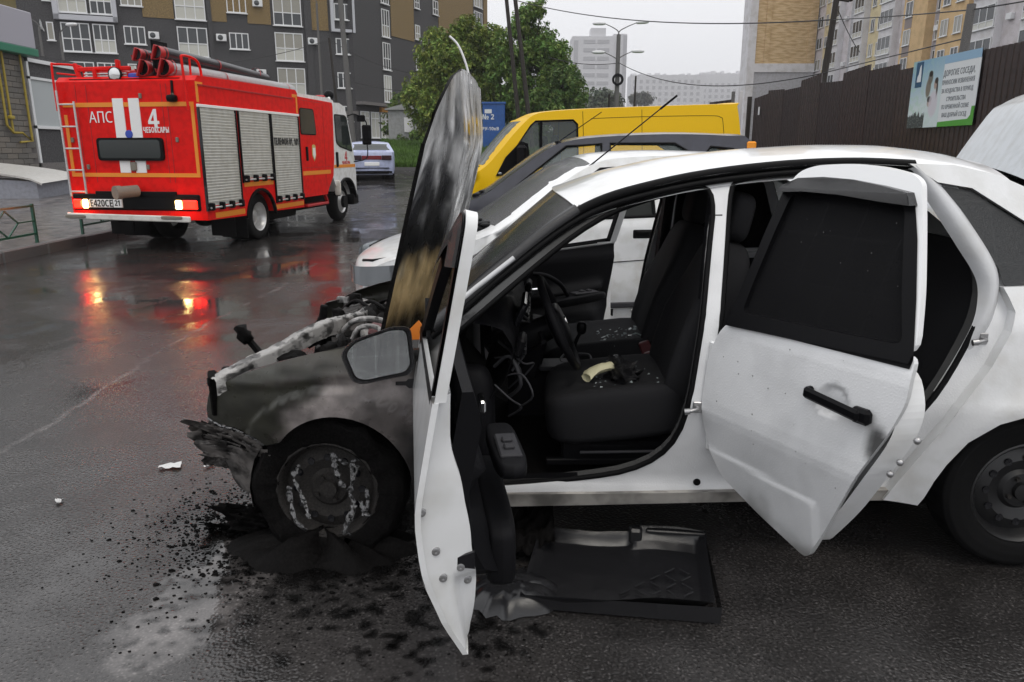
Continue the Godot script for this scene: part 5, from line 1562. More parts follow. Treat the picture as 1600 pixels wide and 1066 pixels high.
	for s in [[1.62, 2.92, 1.0, 1.075, crew, cz1], [3.16, 4.33, 1.10, 1.165, cab, cz1 - 0.02]]:
		var mb := MB.new(); mb.bx(s[0], s[1], s[2], s[3], s[5], s[5] + 0.004)
		part("reflective_stripe", mb, M.reflect_orange, s[4])
	for h in [[1.80, 1.86, 1.26, 1.52, crew, cz1], [3.28, 3.36, 1.12, 1.42, cab, cz1 - 0.02]]:
		var mb := MB.new(); mb.bx(h[0], h[1], h[2], h[3], h[5] - 0.01, h[5] + 0.03, 0.01)
		part("door_handle", mb, M.black_plastic, h[4])
	var cr := MB.new()
	cr.prism(Transform3D(Basis(), Vector3(2.16, 1.40, cz1)), pv([-0.075, 0.14, -0.085, -0.04, 0.0, -0.15, 0.085, -0.04, 0.075, 0.14, 0.0, 0.165]), 0.012)
	var crest := part("crest", cr, M.crest_gold, crew)
	var ci := MB.new()
	ci.prism(Transform3D(Basis(), Vector3(2.16, 1.40, cz1 + 0.006)), pv([-0.055, 0.10, -0.06, -0.03, 0.0, -0.11, 0.06, -0.03, 0.055, 0.10]), 0.008)
	part("crest_field", ci, M.white_print, crest)
	text("4", 0.19, M.stripe_red, cab, Transform3D(Basis(), Vector3(3.82, 1.33, cz1 - 0.018)), true)
	text("ЧЕБОКСАРЫ", 0.06, M.stripe_red, cab, Transform3D(Basis(), Vector3(3.82, 1.20, cz1 - 0.018)), true, 0.9)
	var st := MB.new()
	st.beam(Vector3(1.75, 0.43, cz1 - 0.1), Vector3(2.75, 0.43, cz1 - 0.1), 0.2, 0.05, 0.01)
	st.beam(Vector3(2.60, 0.70, cz1 - 0.05), Vector3(2.78, 0.45, cz1 - 0.05), 0.06, 0.05, 0.01)
	part("step", st, M.dull_red, t)
	var fp := MB.new(); fp.soft(xf(3.24, 0.70, cz1 + 0.0), Vector3(0.05, 0.32, 0.14), 0.5, 8, 12)
	part("corner_trim", fp, M.bumper_white, cab)
	var fb := MB.new(); fb.bx(4.1, 4.42, 0.30, 0.52, cz0, cz1, 0.03)
	part("front_bumper", fb, M.black_plastic, t)
	# mirrors, roof lamps
	var ar := MB.new()
	ar.tube(line3([Vector3(4.0, 2.16, cz1), Vector3(4.15, 2.20, cz1 + 0.10), Vector3(4.45, 2.08, cz1 + 0.22), Vector3(4.47, 1.9, cz1 + 0.23)]), 0.014, 7)
	ar.tube(line3([Vector3(4.47, 1.6, cz1 + 0.23), Vector3(4.46, 1.30, cz1 + 0.22), Vector3(4.30, 1.22, cz1 + 0.05), Vector3(4.28, 1.22, cz1 - 0.03)]), 0.012, 7)
	var arm := part("mirror_arm", ar, M.black_plastic, cab)
	var mi := MB.new(); mi.box(xf(4.47, 1.78, cz1 + 0.23, 10), Vector3(0.07, 0.42, 0.20), 0.025)
	part("mirror_housing", mi, M.black_plastic, arm)
	var mi2 := MB.new(); mi2.box(xf(4.30, 2.12, cz1 + 0.18, 10), Vector3(0.07, 0.14, 0.18), 0.02)
	part("mirror_housing", mi2, M.black_plastic, arm)
	var bc := MB.new(); bc.bx(3.45, 3.75, 2.40, 2.46, -0.6, 0.75, 0.02)
	var bar := part("beacon_bar", bc, M.dull_red, cab)
	var hn := MB.new(); hn.soft(xf(3.70, 2.56, 0.85), Vector3(0.2, 0.2, 0.2), 0.9, 8, 12)
	part("horn", hn, M.black_plastic, bar)
	for z in [0.7, -0.5]:
		var mb := MB.new(); mb.soft(xf(3.6, 2.50, z), Vector3(0.16, 0.12, 0.22), 0.6, 8, 12)
		part("beacon_lamp", mb, M.dull_red, bar)
	for i in 3:
		var mb := MB.new(); mb.soft(xf(3.28, 2.46, 1.02 - i * 0.1), Vector3(0.07, 0.08, 0.06), 0.8, 6, 8)
		part("marker_lamp", mb, M.white_print, cab)
	# roof gear
	var rl := MB.new()
	rl.tube(line3([Vector3(RX - 0.04, 2.0, 1.05), Vector3(RX - 0.04, 2.62, 1.02), Vector3(RX + 0.0, 2.72, 1.02), Vector3(RX + 0.3, 2.70, 1.02), Vector3(RX + 0.40, 2.60, 1.02), Vector3(RX + 0.42, 2.48, 1.02)], 4), 0.018, 8)
	rl.tube([Vector3(RX + 0.15, 2.70, 1.02), Vector3(RX + 0.15, 2.48, 1.02)], 0.015, 8)
	part("grab_rail", rl, M.fire_red, t)
	var rl2 := MB.new()
	rl2.tube(line3([Vector3(RX - 0.06, 2.0, -0.98), Vector3(RX - 0.06, 2.58, -0.98), Vector3(RX + 0.0, 2.64, -0.97), Vector3(RX + 0.2, 2.63, -0.75), Vector3(RX + 0.22, 2.55, -0.70), Vector3(RX + 0.2, 2.42, -0.70)], 4), 0.016, 8)
	rl2.tube([Vector3(RX + 0.02, 2.52, -0.98), Vector3(RX + 0.2, 2.50, -0.74)], 0.013, 8)
	part("grab_rail", rl2, M.fire_red, t)
	var dk := MB.new(); dk.bx(RX + 0.3, 1.5, 2.44, 2.47, LZ + 0.05, RZ - 0.05)
	dk.bx(RX + 0.05, RX + 0.3, 2.32, 2.44, LZ + 0.2, RZ - 0.25)
	part("roof_deck", dk, M.soot, body)
	var fr2 := MB.new()
	fr2.beam(Vector3(RX + 0.15, 2.58, -0.72), Vector3(RX + 0.15, 2.585, 0.1), 0.05, 0.06, 0.01)
	fr2.beam(Vector3(RX + 0.15, 2.40, -0.45), Vector3(RX + 0.15, 2.58, -0.45), 0.16, 0.05, 0.008)
	fr2.beam(Vector3(RX + 0.15, 2.58, -0.09), Vector3(RX + 0.15, 2.70, -0.09), 0.09, 0.05, 0.008)
	fr2.beam(Vector3(RX + 0.15, 2.45, -0.72), Vector3(RX + 0.15, 2.66, -0.78), 0.06, 0.05, 0.008)
	part("roof_rack", fr2, M.fire_red, t)
	# clutter on the roof deck
	for q in [[0.25, 0.32, 2.40, 2.52, -0.68, -0.40], [0.22, 0.36, 2.42, 2.50, -0.02, 0.10], [0.5, 1.1, 2.47, 2.62, -0.8, -0.35], [1.3, 2.3, 2.47, 2.66, -0.75, -0.25], [0.45, 0.75, 2.47, 2.60, -0.15, 0.10]]:
		var cb := MB.new(); cb.bx(RX + q[0], RX + q[1], q[2], q[3], q[4], q[5], 0.02)
		part("roof_box", cb, M.soot if q[0] < 0.4 else M.dull_red, t)
	for q in [[0.30, 2.20], [0.30, 1.22], [-0.66, 1.22], [0.80, 1.60], [0.80, 2.20], [-0.86, 1.60]]:
		var lb := MB.new(); lb.bx(RX - 0.012, RX + 0.02, q[1] - 0.035, q[1] + 0.035, q[0] - 0.02, q[0] + 0.02, 0.006)
		part("panel_latch", lb, M.cast_grey, body)
	var pu := MB.new()
	for i in 4: pu.tube([Vector3(RX + 0.12, 2.41 + i * 0.035, -0.62), Vector3(RX + 0.12, 2.41 + i * 0.035, 0.05)], 0.012, 6)
	part("rolled_ladder_rail", pu, M.alloy, t)
	var sl := MB.new()
	var sx := Basis(Vector3(0, 0, 1), Vector3(-1, 0, 0), Vector3(0, 1, 0))
	sl.lathe(Transform3D(sx, Vector3(RX + 0.10, 2.50, -0.10)), [Vector2(0.04, -0.10), Vector2(0.09, -0.02), Vector2(0.10, 0.04), Vector2(0.095, 0.05)], 20)
	var sp := part("search_lamp", sl, M.black_plastic, t)
	var sg := MB.new(); sg.lathe(Transform3D(sx, Vector3(RX + 0.06, 2.50, -0.10)), [Vector2(0.092, 0.0), Vector2(0.06, 0.014), Vector2(0, 0.02)], 20)
	part("lamp_lens", sg, M.lens, sp)
	var be := MB.new(); be.soft(xf(RX + 0.15, 2.46, 0.18), Vector3(0.14, 0.12, 0.22), 0.5, 8, 14)
	part("beacon_lamp", be, M.beacon_blue, t)
	var wl := MB.new(); wl.soft(xf(RX - 0.02, 2.16, 0.80), Vector3(0.12, 0.10, 0.14), 0.6, 8, 12); wl.tube([Vector3(RX - 0.0, 2.16, 0.80), Vector3(RX + 0.02, 2.40, 0.80)], 0.02, 6)
	part("work_lamp", wl, M.black_plastic, t)
	# suction hoses: two grey ribbed, two black, each held at its end in a red clamp
	for q in [[0.34, 2.56, 0.10, "g", 4.0], [0.66, 2.56, 0.105, "g", 4.15], [0.28, 2.74, 0.075, "b", 3.1], [0.58, 2.76, 0.085, "b", 3.25]]:
		var mb := MB.new()
		var x0 := RX + 0.10; var x1: float = RX + q[4]
		if q[3] == "g":
			var n := 46
			mb.grid(n * 2, 16, func(u: float, v: float) -> Vector3:
				var r: float = q[2] * (1.0 + 0.035 * (1 if int(round(u * n * 2)) % 2 else -1))
				if u > 0.985: r *= (1.0 - u) / 0.015 * 0.5 + 0.5
				return Vector3(lerpf(x0, x1, u), q[1] + sin(TAU * v) * r, q[0] + cos(TAU * v) * r))
		else: mb.tube([Vector3(x0, q[1] + 0.03, q[0]), Vector3((x0 + x1) * 0.5, q[1], q[0]), Vector3(x1, q[1] - 0.06, q[0])], q[2], 16)
		var hz := part("suction_hose", mb, M.hose_grey if q[3] == "g" else M.hose_black, t)
		var en := MB.new()
		en.lathe(Transform3D(Basis(Vector3(0, 1, 0), Vector3(-1, 0, 0), Vector3(0, 0, 1)), Vector3(x0, q[1] + 0.02, q[0])), [Vector2(q[2] * 0.98, -0.01), Vector2(q[2] * 0.98, 0.02), Vector2(q[2] * 0.8, 0.022), Vector2(q[2] * 0.78, -0.02), Vector2(0, -0.02)], 14)
		part("hose_end", en, M.black_rubber, hz)
		var cl := MB.new()
		cl.lathe(Transform3D(Basis(Vector3(0, 1, 0), Vector3(-1, 0, 0), Vector3(0, 0, 1)), Vector3(x0 + 0.02, q[1] + 0.02, q[0])), [Vector2(q[2] * 1.1, -0.04), Vector2(q[2] * 1.16, 0.07), Vector2(q[2] * 1.04, 0.075)], 10, 0.95, 0.6, 4.6)
		cl.lathe(Transform3D(Basis(Vector3(0, 1, 0), Vector3(-1, 0, 0), Vector3(0, 0, 1)), Vector3(x0 + 0.10, q[1] + 0.02, q[0])), [Vector2(q[2] * 1.2, -0.012), Vector2(q[2] * 1.2, 0.012)], 12)
		cl.box(xf(x0 - 0.02, q[1] + 0.02, q[0] - q[2] * 0.4, 0, 20), Vector3(0.09, q[2] * 2.4, 0.03), 0.006)
		part("hose_clamp", cl, M.dull_red, hz)
		var bd := MB.new()
		for x in [x0 + 1.5, x1 - 0.35]: bd.lathe(Transform3D(Basis(Vector3(0, 1, 0), Vector3(-1, 0, 0), Vector3(0, 0, 1)), Vector3(x, q[1], q[0])), [Vector2(q[2] * 1.08, -0.015), Vector2(q[2] * 1.1, 0.015)], 16)
		part("hose_strap", bd, M.dull_red, hz)
	for z in [0.50]:
		var mb := MB.new(); mb.bx(RX + 0.1, RX + 0.45, 2.47, 2.95, z - 0.015, z + 0.015, 0.004)
		part("hose_divider", mb, M.black_plastic, t)

func truck_materials2() -> void:
	mat("truck_glass", Color(0.028, 0.034, 0.033), 0.06)
	noisy("pale_panel", Color(0.50, 0.53, 0.56), 0.2, 1.0, M.grime)
	mat("lamp_dark", Color(0.03, 0.012, 0.02), 0.15)
	mat("lens", Color(0.75, 0.76, 0.76), 0.08, 0.6)
# ---------------------------------------------------------------- other vehicles
# A plain car body: lower shell with wheel arches, glasshouse, glass, wheels. x runs from nose to tail, y up, z to its left.
func car_body(car: Node3D, d: Dictionary) -> void:
	var L: float = d.len; var hw: float = d.hw; var sill: float = d.sill
	var wz := func(x: float, y: float) -> float:
		var belt: float = soft_lookup(x, d.belt, 0.1)
		var w := hw
		if y > belt: w -= (y - belt) * d.lean
		elif y < sill + 0.25: w -= (sill + 0.25 - y) * 0.18
		else: w -= 0.02 * absf(y - (belt + sill) * 0.5) / (belt - sill)
		w += 0.010 * exp(-pow((y - (belt - 0.16)) / 0.05, 2.0))
		var e: float = max(0.0, 0.45 - x) / 0.45
		w -= d.nose * e * e
		e = max(0.0, x - L + 0.4) / 0.4
		w -= d.tail * e * e
		return w
	var top := []          # outline of the whole car, nose to tail, as x, y pairs, smoothed
	var raw := []
	for i in range(0, d.top.size(), 2): raw.append(Vector3(d.top[i], d.top[i + 1], 0))
	for p in line3(raw, 3): top.append_array([p.x, p.y])
	var lower := []
	var n := top.size() / 2
	var poly := []
	for i in n: poly.append_array([top[i * 2], top[i * 2 + 1]])
	poly.append_array([L - 0.02, sill + 0.05, d.wx[1] + d.wr + 0.06, sill])
	poly.append_array(arch(d.wx[1], d.wr, d.wr + 0.055, sill, 12, true))
	poly.append_array(arch(d.wx[0], d.wr, d.wr + 0.055, sill, 12, true))
	poly.append_array([0.12, sill, 0.0, sill + 0.08])
	var outline := pv(poly)
	var f := func(x: float, y: float) -> Vector3: return Vector3(x, y, wz.call(x, y))
	var body := MB.new()
	for s in 2:
		var mb := MB.new()
		mb.sheet(outline, d.windows, d.get("cell", 0.12), f)
		for w in d.windows: mb.rim(w, f, func(x: float, y: float) -> Vector3: return f.call(x, y) - Vector3(0, 0, 0.03), 0.2)
		if s: mb.mirror_z()
		body.add(mb)
	# skin across the car, following the outline from nose to tail
	var segs := []
	for i in n: segs.append(Vector2(top[i * 2], top[i * 2 + 1]))
	var across := func(list: Array, lift: float, inset: float) -> MB:
		var mb := MB.new()
		var pts := []
		for i in list.size() - 1:
			for k in 2: pts.append((list[i] as Vector2).lerp(list[i + 1], k / 2.0))
		pts.append(list[-1])
		mb.grid(pts.size() - 1, 12, func(u: float, v: float) -> Vector3:
			var p: Vector2 = pts[int(round(u * (pts.size() - 1)))]
			var t := v * 2.0 - 1.0
			var w: float = wz.call(p.x, p.y) - inset
			var nrm := 1.0 - t * t
			return Vector3(p.x - (d.bow * nrm if p.x < L * 0.5 else -d.bow * nrm) * (0.0 if p.y > d.roof_y - 0.08 else 1.0), p.y + lift + (d.crown * nrm if p.y > d.roof_y - 0.08 else 0.35 * d.crown * nrm), t * w))
		return mb
	body.add(across.call(segs, 0.0, 0.0))
	body.bx(0.2, L - 0.2, sill - 0.02, sill + 0.05, -hw + 0.1, hw - 0.1)
	part("body", body, d.paint, car)
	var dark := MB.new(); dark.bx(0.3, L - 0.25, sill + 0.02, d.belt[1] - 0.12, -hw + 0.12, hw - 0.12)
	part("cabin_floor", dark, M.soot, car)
	for g in d.glass_across:
		var list := []
		# the pane follows the outline between its two ends
		for i in 11:
			var gx := lerpf(g[1][0], g[1][g[1].size() - 2], i / 10.0)
			list.append(Vector2(gx, lookup(gx, top)))
		part(g[0], across.call(list, 0.010, 0.07), g[2], car)
	for w in d.windows:
		for s in 2:
			var mb := MB.new()
			mb.sheet(w, [], 0.2, func(x: float, y: float) -> Vector3: return f.call(x, y) - Vector3(0, 0, 0.018))
			if s: mb.mirror_z()
			var g := part("side_window", mb, d.glass, car)
			var sm := MB.new()
			var pts := []
			for p in w: pts.append(f.call(p.x, p.y))
			pts.append(pts[0])
			sm.tube(pts, 0.012, 5)
			if s: sm.mirror_z()
			part("window_seal", sm, M.black_rubber, g)
	for i in 2:
		for s in [-1.0, 1.0]:
			var c := Vector3(d.wx[i], d.wr, s * (hw - 0.11))
			var t := Transform3D(Basis(Vector3(1, 0, 0), Vector3(0, 0, s), Vector3(0, 1, 0)), c)
			var ty := MB.new()
			var r: float = d.wr
			ty.lathe(t, [Vector2(r * 0.66, -0.09), Vector2(r * 0.93, -0.09), Vector2(r, -0.06), Vector2(r, 0.06), Vector2(r * 0.93, 0.09), Vector2(r * 0.68, 0.09), Vector2(r * 0.64, 0.075)], 28, 0.4)
			var wl := part("wheel", ty, M.tyre, car)
			var rm := MB.new()
			rm.lathe(t, [Vector2(r * 0.66, 0.08), Vector2(r * 0.6, 0.05), Vector2(r * 0.4, 0.065), Vector2(r * 0.2, 0.05), Vector2(0, 0.06)], 24)
			part("wheel_rim", rm, d.get("rim", M.alloy), wl)
			var li := MB.new()
			li.lathe(Transform3D(t.basis, c), [Vector2(r + 0.05, 0.10), Vector2(r + 0.05, -0.25), Vector2(0.0, -0.25)], 20)
			part("wheel_well", li, M.soot, wl)
	for s in d.seams:
		for q in 2:
			var mb := MB.new()
			var pts := []
			for i in range(0, s.size(), 2): pts.append(f.call(s[i], s[i + 1]) + Vector3(0, 0, 0.001))
			mb.tube(line3(pts, 3), 0.0035, 4)
			if q: mb.mirror_z()
			part("door_seam", mb, M.black_rubber, car)
	for b in d.boxes:     # [name, x0, x1, y0, y1, z0, z1, material, both sides]
		for s in ([1, -1] if b[8] else [1]):
			var mb := MB.new()
			mb.bx(b[1], b[2], b[3], b[4], b[5] * s, b[6] * s, 0.012)
			part(b[0], mb, b[7], car)
	car.set_meta("side", wz)

func make_parked_cars() -> void:
	M.glass_car = mat("car_glass", Color(0.02, 0.023, 0.023), 0.05)
	M.glass_through = M.clear_glass
	noisy("slate_paint", Color(0.040, 0.041, 0.055), 0.14, 1.0, M.grime, null, M.drops, 0.03)
	noisy("van_yellow", Color(0.82, 0.50, 0.006), 0.3, 0.5, null, null, M.drops, 0.015)
	M.van_yellow.metallic_specular = 0.3
	noisy("blue_silver", Color(0.40, 0.44, 0.62), 0.25, 1.0, M.grime)
	mat("van_glass", Color(0.3, 0.3, 0.3), 0.03, 0.0, {"transparency": BaseMaterial3D.TRANSPARENCY_ALPHA, "albedo_color": Color(0.3, 0.36, 0.35, 0.30)})
	mat("glass_pale", Color(0.20, 0.22, 0.22), 0.05)
	mat("lamp_red", Color(0.16, 0.012, 0.02), 0.15)
	mat("lamp_orange", Color(0.85, 0.30, 0.02), 0.2)
	# --- white five-door parked beside the burnt car
	var a := thing("parked_car", "white hatchback with roof aerial parked directly behind the burnt car", "car", Vector3(-1.28, 0, -5.92), 7.0, "cars parked along the fence")
	var ws := pv([1.30, 0.98, 1.84, 1.33, 2.20, 1.355, 2.20, 1.01])
	var rs := pv([2.33, 1.015, 2.33, 1.355, 2.74, 1.345, 3.04, 1.06, 3.0, 1.03])
	var qs := pv([3.12, 1.03, 2.82, 1.32, 3.10, 1.29, 3.55, 1.06])
	car_body(a, {"len": 4.17, "hw": 0.845, "sill": 0.20, "lean": 0.48, "nose": 0.22, "tail": 0.14, "bow": 0.10, "crown": 0.04, "roof_y": 1.42, "cell": 0.10,
		"top": [0.15, 0.30, 0.15, 0.56, 0.19, 0.65, 0.38, 0.735, 0.75, 0.82, 1.08, 0.915, 1.55, 1.23, 1.80, 1.365, 2.0, 1.405, 2.4, 1.42, 2.9, 1.405, 3.28, 1.37, 3.62, 1.16, 3.95, 1.01, 4.12, 0.97, 4.17, 0.60, 4.16, 0.32],
		"belt": [0.0, 0.72, 1.0, 0.89, 2.0, 0.97, 3.2, 1.03, 4.17, 1.03], "wx": [0.80, 3.29], "wr": 0.285, "windows": [ws, rs, qs], "paint": M.white_paint, "glass": M.glass_car,
		"glass_across": [["windscreen", [1.10, 0.915, 1.55, 1.22, 1.78, 1.352], M.wet_glass], ["rear_window", [3.32, 1.35, 3.62, 1.16, 3.88, 1.03], M.glass_car]],
		"seams": [[1.22, 0.30, 1.16, 0.6, 1.24, 0.90], [2.25, 0.28, 2.27, 0.6, 2.25, 0.98], [2.98, 0.98, 2.95, 0.7, 2.80, 0.50], [0.2, 0.60, 1.2, 0.655, 2.1, 0.70, 3.0, 0.75]],
		"boxes": [["bumper", 0.11, 0.24, 0.30, 0.50, -0.60, 0.60, M.silver_paint, false], ["wiper_panel", 0.95, 1.16, 0.875, 0.925, -0.62, 0.62, M.black_plastic, false], ["sill_strip", 1.2, 2.9, 0.36, 0.40, 0.835, 0.852, M.trim_grey, true], ["tail_lamp", 4.08, 4.17, 0.75, 0.98, 0.42, 0.72, M.tail_red, true]]})
	var wz: Callable = a.get_meta("side"); a.remove_meta("side")
	for s in [1, -1]:
		var hl := MB.new()
		hl.grid(6, 10, func(u: float, v: float) -> Vector3: 
			var x := lerpf(0.045, 0.42, v * v)
			return Vector3(x, lerpf(0.545, lerpf(0.655, 0.70, v), u), s * (lerpf(0.40, wz.call(0.44, 0.62) - 0.0, 1.0 - pow(1.0 - v, 2.0)) + 0.008)))
		var h := part("headlamp", hl, M.headlamp, a)
		var fr := MB.new(); fr.tube([Vector3(0.14, 0.675, s * 0.42), Vector3(0.22, 0.70, s * 0.62), Vector3(0.44, 0.74, s * 0.74)], 0.012, 6)
		part("lamp_frame", fr, M.black_plastic, h)
		var hd := MB.new()
		var c := Vector3(2.13, 0.885, s * (wz.call(2.13, 0.885) + 0.002))
		hd.box(Transform3D(Basis(), c), Vector3(0.17, 0.062, 0.012), 0.012)
		var dh := part("door_handle", hd, M.black_plastic, a)
		var hb := MB.new(); hb.box(Transform3D(Basis(), c + Vector3(0.0, 0.012, s * 0.012)), Vector3(0.13, 0.022, 0.012), 0.006)
		part("handle_grip", hb, M.black_rubber, dh)
		var lk := MB.new(); var q := Vector3(2.18, 0.775, s * (wz.call(2.18, 0.775)))
		lk.cyl(q, q + Vector3(0, 0, s * 0.008), 0.014, 0.012, 12)
		part("door_lock", lk, M.steel, dh)
		var mr := MB.new(); mr.soft(xf(1.30, 0.96, s * 0.92), Vector3(0.10, 0.13, 0.2), 0.5, 8, 12)
		part("door_mirror", mr, M.white_paint, a)
		var gu := MB.new()
		var gp := []
		for p in [[1.62, 1.255], [1.8, 1.352], [2.0, 1.392], [2.4, 1.407], [2.9, 1.392], [3.25, 1.36]]: gp.append(Vector3(p[0], p[1] + 0.012, s * (wz.call(p[0], p[1]) - 0.06)))
		gu.tube(line3(gp, 4), 0.006, 5)
		part("roof_gutter", gu, M.black_rubber, a)
	var wb := MB.new()
	for i in 16:
		wb.soft(xf(1.0 + rng.randf() * 0.12, 0.93 + rng.randf() * 0.02, rng.randf_range(0.1, 0.6)), Vector3(0.08, 0.03, 0.07), 0.9, 5, 7)
	wb.tube([Vector3(1.0, 0.92, 0.5), Vector3(1.2, 1.0, 0.1)], 0.008, 5); wb.tube([Vector3(1.0, 0.92, 0.0), Vector3(1.2, 1.0, -0.4)], 0.008, 5)
	part("windscreen_wiper", wb, M.black_rubber, a)
	var ae := MB.new()
	var ab := Vector3(1.66, 1.275, 0.635)
	ae.tube([ab, ab + Vector3(0.05, 0.03, 0)], 0.016, 8, 0.013)
	ae.tube([ab + Vector3(0.05, 0.03, 0), ab + Vector3(0.74, 0.56, -0.05)], 0.0055, 6, 0.004)
	ae.tube([ab + Vector3(0.62, 0.468, -0.041), ab + Vector3(0.74, 0.56, -0.05)], 0.008, 6)
	part("roof_aerial", ae, M.black_plastic, a)
	# --- dark grey estate
	var b := thing("parked_car", "dark grey estate car parked between the white hatchback and yellow van", "car", Vector3(-1.25, 0, -7.95), -4.0, "cars parked along the fence")
	var w1 := pv([1.24, 1.06, 1.80, 1.492, 2.12, 1.515, 2.12, 1.05])
	var w2 := pv([2.20, 1.05, 2.20, 1.518, 2.78, 1.518, 2.95, 1.42, 2.98, 1.06])
	var w3 := pv([3.08, 1.08, 3.05, 1.42, 3.10, 1.49, 3.30, 1.47, 3.38, 1.12])
	car_body(b, {"len": 3.82, "hw": 0.86, "sill": 0.22, "lean": 0.36, "nose": 0.16, "tail": 0.08, "bow": 0.08, "crown": 0.03, "roof_y": 1.58, "cell": 0.12,
		"top": [0.32, 0.32, 0.32, 0.62, 0.38, 0.80, 0.60, 0.95, 1.0, 1.03, 1.32, 1.25, 1.62, 1.46, 1.80, 1.535, 2.1, 1.575, 2.7, 1.60, 3.25, 1.585, 3.46, 1.54, 3.66, 1.15, 3.78, 0.9, 3.82, 0.45, 3.80, 0.34],
		"belt": [0.0, 0.80, 1.0, 1.0, 4.25, 1.06], "wx": [1.0, 3.10], "wr": 0.30, "windows": [w1, w2, w3], "paint": M.slate_paint, "glass": M.clear_glass,
		"glass_across": [["windscreen", [1.06, 1.07, 1.32, 1.25, 1.60, 1.448, 1.75, 1.515], M.wet_glass], ["rear_window", [3.50, 1.49, 3.64, 1.20], M.glass_car]],
		"seams": [[1.22, 0.35, 1.2, 0.7, 1.26, 1.04], [2.15, 0.32, 2.15, 1.04], [3.05, 1.05, 3.0, 0.75, 2.9, 0.6]],
		"boxes": [["wiper_panel", 0.92, 1.12, 0.99, 1.06, -0.62, 0.62, M.black_plastic, false], ["tail_lamp", 3.42, 3.50, 1.38, 1.535, 0.62, 0.72, M.lamp_orange, true], ["headlamp", 0.40, 0.55, 0.66, 0.80, 0.45, 0.70, M.headlamp, true], ["bumper", 0.30, 0.42, 0.32, 0.55, -0.62, 0.62, M.black_plastic, false]]})
	b.remove_meta("side")
	var wb2 := MB.new()
	for i in 10: wb2.soft(xf(1.0 + rng.randf() * 0.1, 1.075, rng.randf_range(-0.1, 0.6)), Vector3(0.08, 0.03, 0.09), 0.9, 5, 7)
	part("windscreen_wiper", wb2, M.black_rubber, b)
	for s in [1, -1]:
		var mr := MB.new(); mr.soft(xf(1.42, 1.10, s * 0.93), Vector3(0.12, 0.15, 0.2), 0.5, 8, 12)
		part("door_mirror", mr, M.slate_paint, b)
	var ae2 := MB.new()
	ae2.tube([Vector3(1.72, 1.53, 0.55), Vector3(2.12, 1.80, 0.53)], 0.005, 5, 0.004); ae2.soft(xf(1.72, 1.53, 0.55), Vector3(0.06, 0.03, 0.03), 0.8, 5, 7)
	part("roof_aerial", ae2, M.black_plastic, b)
	# --- yellow panel van
	var v := thing("panel_van", "yellow panel van parked beyond the dark grey estate car", "van", Vector3(-1.20, 0, -11.9), 8.0, "")
	var vw := pv([0.92, 1.20, 1.36, 1.80, 1.43, 1.86, 1.98, 1.88, 2.04, 1.82, 2.04, 1.24])
	car_body(v, {"len": 4.55, "hw": 0.98, "sill": 0.26, "lean": 0.16, "nose": 0.16, "tail": 0.03, "bow": 0.10, "crown": 0.03, "roof_y": 1.97, "cell": 0.16,
		"top": [0.0, 0.36, 0.0, 0.66, 0.06, 0.82, 0.35, 1.05, 0.62, 1.18, 0.80, 1.33, 1.10, 1.67, 1.30, 1.87, 1.42, 1.95, 1.60, 1.99, 2.1, 2.03, 3.0, 2.07, 4.40, 2.12, 4.47, 2.09, 4.53, 1.6, 4.55, 0.9, 4.55, 0.4],
		"belt": [0.0, 0.9, 0.6, 1.10, 1.0, 1.20, 4.55, 1.25], "wx": [0.86, 3.72], "wr": 0.33, "windows": [vw], "paint": M.van_yellow, "glass": M.van_glass,
		"glass_across": [["windscreen", [0.70, 1.245, 0.80, 1.345, 1.10, 1.685, 1.28, 1.862], M.glass_pale]],
		"seams": [[2.14, 0.40, 2.13, 1.2, 2.12, 2.0], [0.95, 0.5, 0.9, 0.9, 1.0, 1.16], [2.24, 1.90, 3.0, 1.93, 4.0, 1.95, 4.2, 1.93, 4.24, 1.85, 4.27, 1.4], [3.0, 1.4, 3.0, 2.03]],
		"boxes": [["headlamp", 0.05, 0.36, 0.80, 1.0, 0.55, 0.80, M.headlamp, true], ["bumper", -0.06, 0.2, 0.36, 0.72, -0.75, 0.75, M.black_plastic, false], ["tail_lamp", 4.46, 4.56, 1.0, 1.5, 0.80, 0.94, M.tail_red, true], ["wiper_panel", 0.55, 0.74, 1.19, 1.235, -0.7, 0.7, M.black_plastic, false]]})
	var vz: Callable = v.get_meta("side"); v.remove_meta("side")
	for s in [1, -1]:
		var mm := MB.new()
		mm.prism(Transform3D(Basis(), Vector3(0, 0, s * 0.985)), pv([0.84, 1.10, 1.30, 1.13, 1.36, 1.20, 1.30, 1.55, 1.20, 1.58, 0.98, 1.36]), 0.02)
		mm.box(xf(1.20, 1.36, s * 1.10, s * -12.0), Vector3(0.14, 0.34, 0.22), 0.04)
		var mp := part("door_mirror", mm, M.black_plastic, v)
		var ind := MB.new(); ind.soft(xf(0.90, 1.135, s * 0.998), Vector3(0.06, 0.035, 0.02), 0.8, 6, 8)
		part("side_repeater", ind, M.headlamp, mp)
		var qd := MB.new(); qd.bx(1.48, 1.52, 1.22, 1.86, s * (vz.call(1.5, 1.5) - 0.012) - 0.008, s * (vz.call(1.5, 1.5) - 0.012) + 0.008)
		part("quarter_bar", qd, M.black_rubber, v)
	var vs := MB.new()
	for z in [0.45, -0.45]:
		vs.soft(xf(1.75, 1.10, z, 0, 0, -10), Vector3(0.16, 0.75, 0.5), 0.5, 8, 12)
		vs.soft(xf(1.80, 1.58, z), Vector3(0.1, 0.2, 0.26), 0.6, 6, 10)
	part("seat", vs, M.seat_cloth, v)
	var vst := MB.new()
	var rp := []
	for i in 21: rp.append(Vector3(1.30, 1.25, 0.45) + Vector3(cos(TAU * i / 20) * 0.10, sin(TAU * i / 20) * 0.16, cos(TAU * i / 20 + 1.57) * 0.18))
	vst.tube(rp, 0.018, 6)
	part("steering_wheel", vst, M.black_plastic, v)
